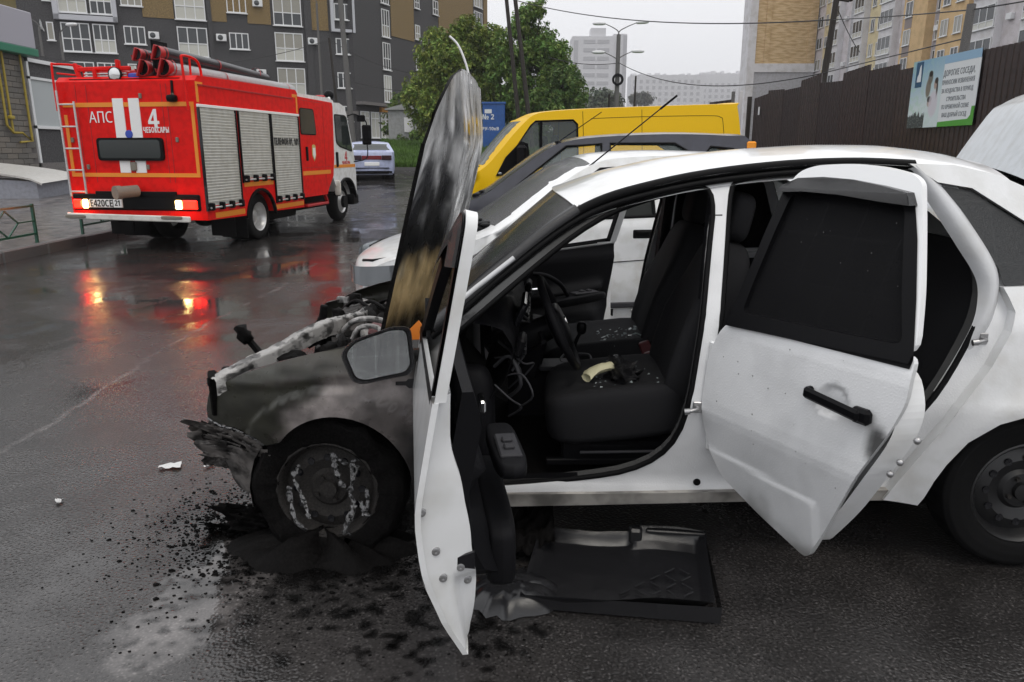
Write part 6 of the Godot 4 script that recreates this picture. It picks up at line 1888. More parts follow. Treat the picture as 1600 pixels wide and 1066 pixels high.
	# --- blue silver hatchback out on the road
	var hz := -28.3
	var c2 := thing("hatchback", "blue-silver hatchback seen from behind on the road past the fire engine", "car", Vector3(-5.95, gh(hz) - 0.02, hz - 3.9), -78.0)
	var cw1 := pv([1.30, 0.94, 1.86, 1.325, 2.05, 1.345, 2.05, 0.965])
	var cw2 := pv([2.14, 0.968, 2.14, 1.348, 2.70, 1.335, 3.02, 1.02, 2.98, 0.985])
	car_body(c2, {"len": 4.17, "hw": 0.845, "sill": 0.22, "lean": 0.48, "nose": 0.22, "tail": 0.10, "bow": 0.10, "crown": 0.04, "roof_y": 1.38, "cell": 0.2,
		"top": [0.0, 0.30, 0.0, 0.56, 0.05, 0.66, 0.30, 0.745, 0.75, 0.83, 1.08, 0.905, 1.55, 1.22, 1.80, 1.345, 2.0, 1.375, 2.4, 1.38, 2.9, 1.36, 3.28, 1.31, 3.72, 1.06, 3.95, 1.02, 4.12, 1.0, 4.17, 0.60, 4.16, 0.34],
		"belt": [0.0, 0.70, 1.0, 0.86, 2.0, 0.93, 3.2, 1.0, 4.17, 1.0], "wx": [0.80, 3.29], "wr": 0.285, "windows": [cw1, cw2], "paint": M.blue_silver, "glass": M.glass_car,
		"glass_across": [["rear_window", [3.32, 1.285, 3.70, 1.075], M.glass_car], ["windscreen", [1.10, 0.915, 1.55, 1.22, 1.78, 1.33], M.glass_car]], "seams": [],
		"boxes": [["tail_lamp", 4.14, 4.275, 0.74, 0.90, 0.36, 0.71, M.lamp_dark, true], ["tail_panel", 4.16, 4.28, 0.75, 0.89, -0.35, 0.35, M.lamp_red, false], ["number_plate", 4.20, 4.29, 0.53, 0.66, -0.27, 0.27, M.white_print, false], ["bumper_strip", 4.18, 4.285, 0.44, 0.47, -0.62, 0.62, M.black_plastic, false], ["underside", 3.7, 4.2, 0.25, 0.36, -0.6, 0.6, M.black_plastic, false], ["spoiler", 3.86, 4.02, 1.045, 1.075, -0.55, 0.55, M.blue_silver, false]]})
	c2.remove_meta("side")
	# --- pale van at the right edge
	var pv2 := thing("minibus", "pale grey minibus nose beyond the white car's rear pillar", "van", Vector3(3.45, 0, -6.1), -12.0)
	var pw := pv([0.98, 1.15, 1.30, 1.70, 2.0, 1.74, 2.0, 1.15])
	car_body(pv2, {"len": 5.0, "hw": 1.0, "sill": 0.30, "lean": 0.12, "nose": 0.10, "tail": 0.05, "bow": 0.02, "crown": 0.03, "roof_y": 1.98, "cell": 0.2,
		"top": [0.0, 0.4, 0.0, 0.75, 0.06, 1.0, 0.22, 1.18, 0.52, 1.74, 0.62, 1.84, 0.80, 1.93, 1.1, 2.0, 2.0, 2.06, 4.85, 2.08, 4.95, 1.9, 5.0, 0.5],
		"belt": [0.0, 0.9, 1.0, 1.15, 5.0, 1.2], "wx": [0.9, 3.9], "wr": 0.34, "windows": [], "paint": M.pale_panel, "glass": M.glass_car, "glass_across": [], "seams": [], "boxes": [["bumper", -0.05, 0.15, 0.4, 0.62, -0.8, 0.8, M.black_plastic, false]]})
	pv2.remove_meta("side")
	# --- two cars far up by the shops
	for q in [[-15.2, -79.0, "white hatchback parked far off by the shop windows", M.white_paint, 84.0], [-12.6, -80.0, "dark hatchback parked far off beside the grey kiosk", M.slate_paint, 96.0]]:
		var f := thing("distant_car", q[2], "car", Vector3(q[0], gh(q[1]), q[1]), q[4])
		car_body(f, {"len": 4.0, "hw": 0.85, "sill": 0.22, "lean": 0.42, "nose": 0.2, "tail": 0.1, "bow": 0.08, "crown": 0.04, "roof_y": 1.42, "cell": 0.3,
			"top": [0.0, 0.32, 0.0, 0.6, 0.1, 0.72, 0.95, 0.92, 1.6, 1.36, 2.2, 1.46, 3.2, 1.42, 3.85, 1.0, 4.0, 0.6, 3.98, 0.35],
			"belt": [0.0, 0.75, 1.0, 0.9, 4.0, 1.0], "wx": [0.75, 3.2], "wr": 0.30, "windows": [pv([1.25, 0.95, 1.7, 1.34, 2.9, 1.36, 3.5, 1.02])], "paint": q[3], "glass": M.glass_car,
			"glass_across": [["windscreen", [1.0, 0.97, 1.55, 1.33], M.glass_car], ["rear_window", [3.3, 1.36, 3.75, 1.07], M.glass_car]], "seams": [], "boxes": [["tail_lamp", 3.9, 4.05, 0.8, 0.98, 0.5, 0.72, M.tail_red, true], ["headlamp", 0.0, 0.2, 0.6, 0.74, 0.45, 0.72, M.headlamp, true]]})
		f.remove_meta("side")
# ---------------------------------------------------------------- the street
func place_materials() -> void:
	var bricky := ntex(0.05, [[0.2, g1(0.72)], [0.7, g1(1)]], 51, 512, 5)
	noisy("dark_brick", Color(0.070, 0.068, 0.072), 0.75, 0.35, bricky)
	noisy("tan_brick", Color(0.27, 0.185, 0.075), 0.75, 0.35, bricky)
	noisy("lilac_wall", Color(0.60, 0.56, 0.58), 0.8, 0.12, M.grime)
	noisy("warm_wall", Color(0.62, 0.43, 0.22), 0.8, 0.12, M.grime)
	noisy("yellow_wall", Color(0.66, 0.56, 0.34), 0.8, 0.12, M.grime)
	var st := noisy("straw_brick", Color(0.63, 0.46, 0.26), 0.8, 0.1, ntex(0.02, [[0.25, Color(0.86, 0.82, 0.74)], [0.7, g1(1)]], 52, 512, 4))
	st.uv1_scale = Vector3(0.05, 0.35, 0.05)
	noisy("grey_plinth", Color(0.42, 0.42, 0.45), 0.8, 0.3, M.grime)
	mat("pale_far", Color(0.60, 0.60, 0.62), 0.8)
	mat("pale_far_band", Color(0.44, 0.44, 0.46), 0.8)
	mat("win_white", Color(0.72, 0.73, 0.74), 0.5)
	mat("pane_dark", Color(0.055, 0.06, 0.065), 0.06)
	mat("pane_curtain", Color(0.30, 0.29, 0.25), 0.12)
	mat("pane_pale", Color(0.52, 0.52, 0.47), 0.2)
	mat("fascia_grey", Color(0.36, 0.35, 0.40), 0.4)
	mat("fascia_green", Color(0.015, 0.16, 0.09), 0.4)
	noisy("gas_yellow", Color(0.36, 0.27, 0.03), 0.5, 2.0, M.grime)
	noisy("concrete", Color(0.20, 0.185, 0.18), 0.45, 0.7, bricky)
	noisy("kerb_concrete", Color(0.125, 0.122, 0.12), 0.5, 2.0, bricky, null, M.fine, 0.2)
	noisy("lid_sheet", Color(0.46, 0.45, 0.43), 0.3, 1.0, M.grime)
	noisy("lid_grey", Color(0.26, 0.27, 0.31), 0.4, 1.0, M.grime)
	mat("rail_green", Color(0.012, 0.075, 0.045), 0.35)
	noisy("fence_brown", Color(0.034, 0.019, 0.017), 0.42, 1.2, ntex(0.02, [[0.2, g1(0.75)], [0.7, g1(1)]], 53))
	noisy("fence_brown_b", Color(0.041, 0.024, 0.020), 0.36, 0.9, ntex(0.02, [[0.2, g1(0.65)], [0.7, g1(1)]], 58))
	noisy("fence_brown_c", Color(0.029, 0.017, 0.016), 0.45, 1.1, ntex(0.02, [[0.2, g1(0.75)], [0.7, g1(1)]], 59))
	noisy("pole_grey", Color(0.16, 0.155, 0.15), 0.7, 2.0, bricky)
	noisy("pole_wood", Color(0.035, 0.028, 0.023), 0.8, 2.0, bricky)
	mat("cable", Color(0.03, 0.03, 0.032), 0.6)
	noisy("kiosk_grey", Color(0.30, 0.305, 0.31), 0.5, 0.6, M.grime)
	noisy("box_blue", Color(0.012, 0.085, 0.32), 0.35, 0.6, M.grime)
	noisy("bark", Color(0.045, 0.036, 0.028), 0.9, 2.0, bricky)
	noisy("turf", Color(0.085, 0.15, 0.028), 0.8, 0.6, ntex(0.05, [[0.2, g1(0.45)], [0.7, g1(1)]], 54))
	for q in [["leaf", Color(1, 1, 1)], ["blade", Color(1, 1, 1)]]:
		var m := mat(q[0], q[1], 0.45, 0.0, {"vertex_color_use_as_albedo": true, "backlight_enabled": true, "backlight": Color(0.5, 0.5, 0.5), "cull_mode": BaseMaterial3D.CULL_DISABLED})
		m.metallic_specular = 0.3

var win_cache := {}
# frame and glass of a window w x h with so many columns and rows; the origin is its lower left corner, facing +z
func window_meshes(w: float, h: float, cols: int, rows: int, split := 0.5) -> Array:
	var key := "%.2f %.2f %d %d %.2f" % [w, h, cols, rows, split]
	if win_cache.has(key): return win_cache[key]
	var f := MB.new()
	var b := 0.075
	for x in cols + 1: 
		var c := lerpf(b * 0.5, w - b * 0.5, float(x) / cols)
		f.bx(c - b * 0.5, c + b * 0.5, 0, h, 0.0, 0.07)
	var ys := [b * 0.5, h - b * 0.5]
	if rows == 2: ys.append(h * split)
	for y in ys: f.bx(0, w, y - b * 0.5, y + b * 0.5, 0.005, 0.066)
	f.bx(-0.08, w + 0.08, -0.07, 0.0, 0.0, 0.16)
	var g := MB.new(); g.bx(0.02, w - 0.02, (h * split if rows == 2 else 0.02), h - 0.02, 0.01, 0.025)
	var l := MB.new(); l.bx(0.02, w - 0.02, 0.02, h * split, 0.01, 0.03)
	win_cache[key] = [f.mesh(), g.mesh(), l.mesh()]
	return win_cache[key]

func add_window(p: Node, t: Transform3D, w: float, h: float, cols: int, rows: int, lower: Material, upper: Material, split := 0.45) -> void:
	var ms := window_meshes(w, h, cols, rows, split)
	var f := place("window", ms[0], M.win_white, p, t)
	place("pane", ms[1], upper, f)
	if rows == 2: place("pane", ms[2], lower, f)

func panes() -> Material:
	return [M.pane_dark, M.pane_dark, M.pane_curtain, M.pane_dark, M.pane_pale][rng.randi() % 5]

# a thing whose x axis runs along a wall from a to b and whose z axis points out of it
func wall_thing(called: String, label: String, cat: String, a: Vector2, b: Vector2, group := "") -> Node3D:
	var t := thing(called, label, cat, Vector3(a.x, 0, a.y), 0, group)
	t.rotation.y = -atan2(b.y - a.y, b.x - a.x)
	return t

func make_buildings() -> void:
	# --- dark brick block, front facing the junction
	var A := wall_thing("apartment_block", "dark grey brick apartment block with tan panels behind the fire engine", "building", Vector2(-30, -60), Vector2(-14.8, -66.6))
	var L := 18.5
	var wall := MB.new(); wall.bx(-14.0, L, -0.5, 24.0, -12.0, 0.0)
	part("wall", wall, M.dark_brick, A)
	var tans := [[2.46, 4.62, 11.15, 24.0], [7.3, 8.40, 11.15, 24.0], [8.40, 9.95, 11.82, 24.0], [9.95, 11.72, 11.15, 24.0], [14.9, 16.25, 10.95, 24.0]]
	for q in tans:
		var mb := MB.new(); mb.bx(q[0], q[1], q[2], q[3], -0.1, 0.05)
		part("tan_panel", mb, M.tan_brick, A)
	for q in [[6.98, 7.3], [14.35, 14.9]]:
		var mb := MB.new(); mb.bx(q[0], q[1], 0, 24.0, -0.1, 0.14)
		part("downpipe" if q[0] < 7 else "pilaster", mb, M.dark_brick, A)
	# white framed bay on the upper left
	for h in [10.62, 15.9]:
		var fr := MB.new()
		for e in [[-3.4, -3.05, h, h + 5.2], [0.45, 0.75, h, h + 5.2], [-3.4, 0.75, h - 0.0, h + 0.36]]: fr.bx(e[0], e[1], e[2], e[3], 0.0, 0.35)
		part("bay_frame", fr, M.fascia_pale, A)
	for fl in 6:
		var y: float = 3.1 + 2.68 * fl
		for q in [[-3.05, 1.85, 2.0, 3, 2], [-1.0, 1.45, 2.0, 3, 2], [-3.95, 0.45, 1.25, 1, 1], [-8.0, 1.5, 1.3, 2, 1], [1.05, 1.45, 1.28, 3, 1], [4.72, 2.15, 2.15, 3, 2], [8.47, 1.45, 1.22, 3, 1], [11.92, 2.2, 2.15, 3, 2], [16.78, 1.32, 1.25, 3, 1]]:
			var yy := y
			if q[2] < 1.6: yy += 0.72
			var low: Material = [M.pane_pale, M.pane_pale, M.pane_dark][(fl + int(q[0])) % 3] if q[2] > 1.6 else M.pane_dark
			add_window(A, Transform3D(Basis(), Vector3(q[0], yy, 0.02 if q[2] < 1.6 else 0.07)), q[1], q[2], q[3], q[4], low, panes())
	var cf := MB.new()
	for e in [[16.45, 16.72], [18.12, 18.42]]: cf.bx(e[0], e[1], 10.9, 24.0, 0.0, 0.3)
	for h in [10.9, 13.6, 16.3, 19.0]: cf.bx(16.45, 18.42, h, h + 0.22, 0.0, 0.32)
	part("balcony_frame", cf, M.fascia_pale, A)
	for s in 2:
		var ds := MB.new()
		ds.lathe(Transform3D(Basis(Vector3(0, 0, -1), Vector3(0.5, 0.1, 0.86), Vector3(0, 1, 0)).orthonormalized(), Vector3(-4.3 + s * 22.0, 10.1 - s * 3.5, 0.35)), [Vector2(0.0, 0.0), Vector2(0.25, 0.04), Vector2(0.42, 0.13)], 16)
		ds.tube([Vector3(-4.3 + s * 22.0, 10.1 - s * 3.5, 0.35), Vector3(-4.3 + s * 22.0, 9.9 - s * 3.5, 0.0)], 0.03, 5)
		if s == 0: part("satellite_dish", ds, M.win_white, A)
	for q in [[2.7, 9.6], [10.3, 7.2], [10.4, 12.4], [7.5, 9.7], [3.1, 6.9], [14.5, 9.8], [2.9, 14.9]]:
		var ac := MB.new(); ac.bx(q[0], q[0] + 0.75, q[1], q[1] + 0.52, 0.0, 0.32, 0.03)
		var acn := part("air_conditioner", ac, M.win_white, A)
		var gr := MB.new(); gr.lathe(Transform3D(Basis(Vector3(1, 0, 0), Vector3(0, 0, 1), Vector3(0, -1, 0)), Vector3(q[0] + 0.3, q[1] + 0.26, 0.32)), [Vector2(0.2, 0.0), Vector2(0.19, 0.01), Vector2(0, 0.012)], 14)
		part("fan_grille", gr, M.pane_dark, acn)
	# ground floor shops
	var sh := MB.new(); sh.bx(2.0, 18.3, 4.35, 4.65, 0.0, 0.5)
	part("shop_canopy", sh, M.concrete, A)
	for i in 8: add_window(A, Transform3D(Basis(), Vector3(2.6 + i * 1.95, 1.9, 0.02)), 1.6, 2.2, 2, 2, M.pane_dark, M.pane_dark, 0.7)
	# --- wing running back
	var B := wall_thing("apartment_wing", "dark and tan brick wing of the apartment block running back behind trees", "building", Vector2(-13.2, -66.9), Vector2(-2.8, -91.9))
	var wb := MB.new(); wb.bx(0.0, 27.0, 0.0, 24.0, -14.0, 0.0)
	part("wall", wb, M.dark_brick, B)
	for q in [[6.1, 10.2, 11.4], [15.2, 23.2, 13.0], [26.0, 27.0, 13.0]]:
		var mb := MB.new(); mb.bx(q[0], q[1], q[2], 24.0, -0.1, 0.05)
		part("tan_panel", mb, M.tan_brick, B)
	for fl in 6:
		for q in [[4.45, 1.25, 2.3, 3], [10.35, 0.9, 1.3, 2], [14.0, 1.05, 1.3, 2], [23.4, 2.1, 2.3, 3]]:
			var y: float = 8.4 + (fl - 2) * 2.75
			if q[2] < 2.0: y += 0.5
			add_window(B, Transform3D(Basis(), Vector3(q[0], y, 0.04)), q[1], q[2], q[3], 2, M.pane_curtain if fl % 2 else M.pane_dark, panes(), 0.42)
	var bc := MB.new(); bc.bx(0.0, 9.0, 5.2, 5.45, 0.0, 0.7)
	part("shop_canopy", bc, M.concrete, B)
	for i in 5: add_window(B, Transform3D(Basis(), Vector3(0.5 + i * 1.6, 2.5, 0.02)), 1.35, 2.2, 2, 2, M.pane_pale, M.pane_pale, 0.75)
	var sg := MB.new(); sg.bx(3.6, 6.0, 4.75, 5.15, 0.0, 0.25)
	part("shop_sign", sg, M.sign_orange, B)
	# --- single-storey shop at the left edge
	var S := wall_thing("corner_shop", "block-built corner shop with grey and green fascia and yellow gas pipes", "shop", Vector2(-19.0, -27.0), Vector2(-19.0, -31.4))
	S.rotation.y = PI / 2
	var sw := MB.new(); sw.bx(-3.0, 4.35, 0.3, 8.5, -8.0, -0.12)
	part("wall", sw, M.mortar, S)
	var sizes := []
	for vv in 3:
		var bm := MB.new(); bm.box(Transform3D(), Vector3(0.60, 0.19, 0.16), 0.012)
		sizes.append(bm.mesh())
	var cols := [M.block_a, M.block_b, M.block_c]
	for r in 21:
		for c in 8:
			var x := 0.15 + c * 0.615 + (0.3 if r % 2 else 0.0)
			if x > 4.1: continue
			var zz := rng.randf_range(-0.008, 0.008)
			place("block", sizes[rng.randi() % 3], cols[rng.randi() % 3], S, Transform3D(Basis(), Vector3(x, 0.82 + r * 0.204, -0.08 + zz)))
	var fa := MB.new(); fa.bx(-3.0, 4.5, 5.28, 6.62, -0.2, 0.35, 0.03)
	part("fascia", fa, M.fascia_grey, S)
	var fg := MB.new(); fg.bx(-3.0, 4.55, 5.0, 5.28, -0.2, 0.40, 0.02)
	part("fascia_edge", fg, M.fascia_green, S)
	var up := MB.new(); up.bx(-3.0, 4.2, 6.62, 8.5, -0.3, 0.0)
	part("upper_wall", up, M.gas_wall, S)
	var gp := MB.new()
	for q in [[2.35, 2.35], [2.65, 2.1], [3.75, 1.8]]: gp.tube([Vector3(q[0], 5.0, 0.12), Vector3(q[0], q[1], 0.12)], 0.045, 8)
	gp.tube([Vector3(2.35, 2.35, 0.12), Vector3(2.65, 2.1, 0.12), Vector3(3.2, 2.1, 0.12), Vector3(3.75, 1.8, 0.12), Vector3(3.0, 1.75, 0.12)], 0.045, 8)
	gp.soft(xf(2.6, 2.65, 0.16), Vector3(0.3, 0.14, 0.16), 0.5)
	part("gas_pipe", gp, M.gas_yellow, S)
	var dr := MB.new(); dr.bx(-0.6, 0.55, 0.7, 3.4, -0.1, 0.06)
	var door := part("door", dr, M.win_white, S)
	var dp := MB.new(); dp.bx(-0.48, 0.40, 0.85, 3.25, 0.05, 0.075)
	part("pane", dp, M.shop_red, door)
	# glazed porch beyond it
	var P := wall_thing("shop_porch", "white framed porch with pale panels beside the corner shop", "porch", Vector2(-19.2, -31.5), Vector2(-19.2, -36.0))
	P.rotation.y = PI / 2
	var pw := MB.new(); pw.bx(0.0, 4.5, 0.6, 5.2, -4.0, -0.06)
	part("wall", pw, M.dark_brick, P)
	var pf := MB.new()
	for e in [[0.0, 0.14, 0.8, 5.0], [4.3, 4.45, 0.8, 5.0], [0.0, 4.45, 4.86, 5.0], [0.0, 4.45, 4.2, 4.3], [0.0, 4.45, 2.3, 2.42]]: pf.bx(e[0], e[1], e[2], e[3], -0.05, 0.06)
	part("frame", pf, M.win_white, P)
	var pg := MB.new(); pg.bx(0.14, 4.3, 2.42, 4.2, -0.05, -0.01)
	part("panel", pg, M.porch_pale, P)
	var pb := MB.new(); pb.bx(0.0, 4.5, 0.6, 0.95, -0.05, 0.12)
	part("plinth", pb, M.concrete, P)
	# --- pale block behind the brown fence on the right
	var R := wall_thing("pale_apartment_block", "pale lilac and yellow apartment block behind the brown fence", "building", Vector2(44, -126), Vector2(44, -54))
	R.rotation.y = -PI / 2
	var rw := MB.new(); rw.bx(0, 72, 0, 34, -14, 0)
	part("wall", rw, M.lilac_wall, R)
	for q in [[12.4, 15.6, "yellow_wall", 0.05], [26.4, 30.4, "yellow_wall", 0.05], [36.6, 41.6, "warm_wall", 0.9], [43.6, 48.6, "warm_wall", 0.6], [20.8, 22.6, "grey_plinth", 0.02], [41.8, 43.4, "fascia_grey", 0.02]]:
		var mb := MB.new(); mb.bx(q[0], q[1], 0, 34, -0.2, q[3])
		part("facade_strip", mb, M[q[2]], R)
	for q in [[15.8, 18.9], [23.2, 26.2], [30.6, 34.0], [49.6, 53.4], [57.0, 61.0]]:
		var mb := MB.new(); mb.bx(q[0], q[1], 0, 34, -0.2, 0.7)
		part("balcony_stack", mb, M.bay_white, R)
		for fl in 9:
			add_window(R, Transform3D(Basis(), Vector3(q[0] + 0.15, 3.6 + fl * 2.88, 0.72)), q[1] - q[0] - 0.3, 2.0, 3, 2, M.pane_pale, M.pane_dark, 0.3)
	for q in [[9.9, 1.9, 1.5, 0.02], [12.8, 0.9, 1.4, 0.06], [14.3, 0.9, 1.4, 0.06], [27.0, 1.0, 1.5, 0.06], [28.9, 1.0, 1.5, 0.06], [37.2, 1.5, 1.6, 0.92], [42.1, 1.0, 1.9, 0.03], [44.2, 1.3, 1.6, 0.62], [46.6, 1.3, 1.6, 0.62]]:
		for fl in 9:
			add_window(R, Transform3D(Basis(), Vector3(q[0], 3.9 + fl * 2.88, q[3])), q[1], q[2], 2, 1, M.pane_dark, M.pane_dark if fl % 3 else M.pane_curtain)
	for q in [[19.6, 12.2], [35.2, 13.1], [19.4, 17.9], [35.0, 18.8], [22.0, 15.2], [42.2, 13.4], [54.2, 12.6]]:
		var ac := MB.new(); ac.bx(q[0], q[0] + 0.8, q[1], q[1] + 0.55, 0.0, 0.35, 0.03)
		part("air_conditioner", ac, M.win_white, R)
	for fl in 9:
		var mb := MB.new(); mb.bx(37.2, 38.7, 2.75 + fl * 2.88, 3.85 + fl * 2.88, 0.8, 0.93)
		part("spandrel", mb, M.spandrel_brown, R)
	# --- straw-coloured gable
	var Tn := thing("straw_gable_block", "straw-yellow windowless gable of a tall block with grey base", "building", Vector3(34.2, 0, -116))
	var tw := MB.new(); tw.bx(0.9, 9.6, 13.6, 45, -3, 0)
	part("wall", tw, M.straw_brick, Tn)
	var tb := MB.new(); tb.bx(0.5, 9.6, 0, 12.4, -3, 0.1)
	part("plinth", tb, M.grey_plinth, Tn)
	var tl := MB.new(); tl.bx(0.3, 9.6, 12.4, 13.6, -3, 0.25)
	part("string_course", tl, M.bay_white, Tn)
	var te := MB.new(); te.bx(-0.2, 0.9, 0, 45, -3, 0.3)
	part("white_corner", te, M.bay_white, Tn)
	for x in [2.2, 8.4]:
		var mb := MB.new(); mb.bx(x, x + 0.7, 13.6, 45, -0.1, 0.15)
		part("pilaster", mb, M.straw_brick, Tn)
	# --- far blocks in the rain haze
	var F := thing("tower_block", "pale tower block fading in the rain haze beyond the lamp post", "building", Vector3(22.5, 0, -300))
	var fw := MB.new(); fw.bx(0, 15.5, 0, 42.5, -14, 0); fw.bx(15.5, 20.5, 0, 43.5, -12, -1.5); fw.bx(7, 12.5, 42.5, 45.5, -8, -1)
	part("wall", fw, M.pale_far, F)
	for fl in 14:
		for x in [4.2, 9.4]:
			var mb := MB.new(); mb.bx(x, x + 4.4, 1.6 + fl * 2.95, 2.9 + fl * 2.95, -0.2, 0.1)
			part("balcony", mb, M.pale_far_band, F)
	var fs := MB.new(); fs.bx(0.6, 2.2, 0, 41, -0.2, 0.08); fs.bx(19.2, 20.6, 0, 43, -2, -1.3)
	part("stair_strip", fs, M.pale_far_band, F)
	for q in [[60.0, -400.0, 37.0, 38.0, 0], [100.0, -420.0, 25.0, 40.5, 1]]:
		var G := thing("distant_block", ["long pale block with cluttered roof in the haze, left of two", "shorter pale block in the haze next to the straw gable"][q[4]], "building", Vector3(q[0], 0, q[1]))
		var mb := MB.new(); mb.bx(0, q[2], 0, q[3], -14, 0)
		for i in 9: mb.bx(i * q[2] / 9.0 + 0.5, i * q[2] / 9.0 + rng.randf_range(1.5, 3.2), q[3], q[3] + rng.randf_range(0.5, 1.8), -8, -4)
		part("wall", mb, M.pale_far, G)
		for c in int(q[2] / 3.2):
			var wm := MB.new()
			for fl in 12: wm.bx(c * 3.2 + 1.0, c * 3.2 + 2.6, 1.5 + fl * 2.95, 3.2 + fl * 2.95, -0.1, 0.06)
			var ws := part("window_column", wm, M.pale_far_band, G)

func place_materials2() -> void:
	mat("fascia_pale", Color(0.50, 0.51, 0.55), 0.5)
	mat("sign_orange", Color(0.60, 0.28, 0.05), 0.5)
	noisy("mortar", Color(0.11, 0.10, 0.095), 0.8, 1.0, null)
	noisy("block_a", Color(0.20, 0.185, 0.165), 0.8, 1.5, M.dark_brick.albedo_texture, null, M.fine, 0.3)
	noisy("block_b", Color(0.17, 0.16, 0.145), 0.8, 1.5, M.dark_brick.albedo_texture, null, M.fine, 0.3)
	noisy("block_c", Color(0.23, 0.205, 0.175), 0.8, 1.5, M.dark_brick.albedo_texture, null, M.fine, 0.3)
	noisy("gas_wall", Color(0.16, 0.13, 0.05), 0.8, 1.0, M.grime)
	mat("shop_red", Color(0.50, 0.24, 0.22), 0.3)
	mat("porch_pale", Color(0.42, 0.45, 0.46), 0.25)
	noisy("bay_white", Color(0.66, 0.65, 0.67), 0.7, 0.1, M.grime)
	mat("spandrel_brown", Color(0.24, 0.20, 0.19), 0.6)

func make_pavement() -> void:
	var mb := MB.new()
	var zs := [2.0, -8.0, -14.0, -17.0, -19.0, -21.0, -26.0, -36.0, -59.0]
	for i in zs.size() - 1:
		mb.quad(Vector3(-6.9, gh(zs[i]) + 0.13, zs[i]), Vector3(-60, gh(zs[i]) + 0.16, zs[i]), Vector3(-60, gh(zs[i + 1]) + 0.16, zs[i + 1]), Vector3(-6.9, gh(zs[i + 1]) + 0.13, zs[i + 1]))
	struct("pavement", mb, M.wet_paving, "wet grey pavement beside the shop")
	var kb := MB.new(); kb.bx(-6.9, -6.78, -0.1, 0.02, -34, 2)
	var kerb := struct("kerb", kb, M.kerb_concrete)
	var st := MB.new(); st.box(Transform3D(), Vector3(0.15, 0.26, 0.985), 0.018)
	var me := st.mesh()
	for i in 30:
		var z := -4.5 - i
		place("kerb_stone", me, M.kerb_concrete, kerb, Transform3D(Basis.from_euler(Vector3(0, rng.randf_range(-0.006, 0.006), 0)), Vector3(-6.835 + rng.randf_range(-0.006, 0.006), gh(z) + 0.02 + rng.randf_range(-0.006, 0.006), z)))
	# verge with its kerb
	var vg := MB.new()
	var n := FastNoiseLite.new(); n.seed = 61; n.frequency = 0.12
	vg.grid(24, 30, func(u: float, v: float) -> Vector3:
		var z := lerpf(-33.6, -64.0, u)
		var x := lerpf(lerpf(-5.9, -10.6, u), 26.0, v)
		return Vector3(x, gh(z) + 0.10 + 0.22 * smoothstep(0.0, 0.25, u) + 0.25 * absf(n.get_noise_2d(x, z)), z))
	struct("grass_verge", vg, M.turf, "green grass verge round the kiosk")
	var vk := MB.new(); vk.beam(Vector3(-6.1, gh(-33.4), -33.4), Vector3(26, gh(-33.4), -33.4), 0.14, 0.26)
	struct("verge_kerb", vk, M.kerb_concrete)
	var bm := MB.new(); bm.colored = true
	for i in 9:
		var a := TAU * i / 9.0; var r := 0.10 + 0.03 * (i % 3)
		var p := Vector3(cos(a) * 0.05, 0, sin(a) * 0.05); var q := Vector3(cos(a) * r, 0.16 + 0.05 * (i % 2), sin(a) * r)
		var w := Vector3(-sin(a), 0, cos(a)) * 0.025
		bm.tri(p - w, p + w, q)
	var mm := MultiMesh.new(); mm.transform_format = MultiMesh.TRANSFORM_3D; mm.use_colors = true; mm.mesh = bm.mesh(); mm.instance_count = 5200
	for i in 5200:
		var u := pow(rng.randf(), 1.6); var z := lerpf(-33.6, -62.0, u); var x := lerpf(lerpf(-5.8, -10.3, u), 6.0, rng.randf())
		var y := gh(z) + 0.10 + 0.22 * smoothstep(0.0, 0.25, u) + 0.25 * absf(n.get_noise_2d(x, z)) - 0.02
		mm.set_instance_transform(i, Transform3D(Basis(Vector3.UP, rng.randf() * TAU).scaled(Vector3.ONE * rng.randf_range(0.7, 1.7)), Vector3(x, y, z)))
		var k := rng.randf_range(0.6, 1.2)
		mm.set_instance_color(i, Color(0.085 * k, 0.16 * k, 0.03 * k))
	var gi := MultiMeshInstance3D.new(); gi.multimesh = mm; gi.material_override = M.blade; gi.name = "grass"
	add_child(gi, true); gi.set_meta("kind", "stuff"); tag(gi, "short rain-wet grass on the verge round the kiosk", "grass")

func leaf_cluster() -> ArrayMesh:
	var mb := MB.new(); mb.colored = true
	var r := RandomNumberGenerator.new(); r.seed = 77
	for i in 7:
		var b := Basis.from_euler(Vector3(r.randf_range(-0.9, 0.9), r.randf() * TAU, r.randf_range(-0.9, 0.9)))
		var c := Vector3(r.randf_range(-0.5, 0.5), r.randf_range(-0.4, 0.4), r.randf_range(-0.5, 0.5))
		var l := r.randf_range(0.30, 0.48)
		mb.col = Color(1, 1, 1) * r.randf_range(0.75, 1.15)
		mb.quad(c + b * Vector3(0, 0, -l), c + b * Vector3(l * 0.42, 0.05, -l * 0.1), c + b * Vector3(0, 0, l), c + b * Vector3(-l * 0.42, 0.05, -l * 0.1))
	return mb.mesh()

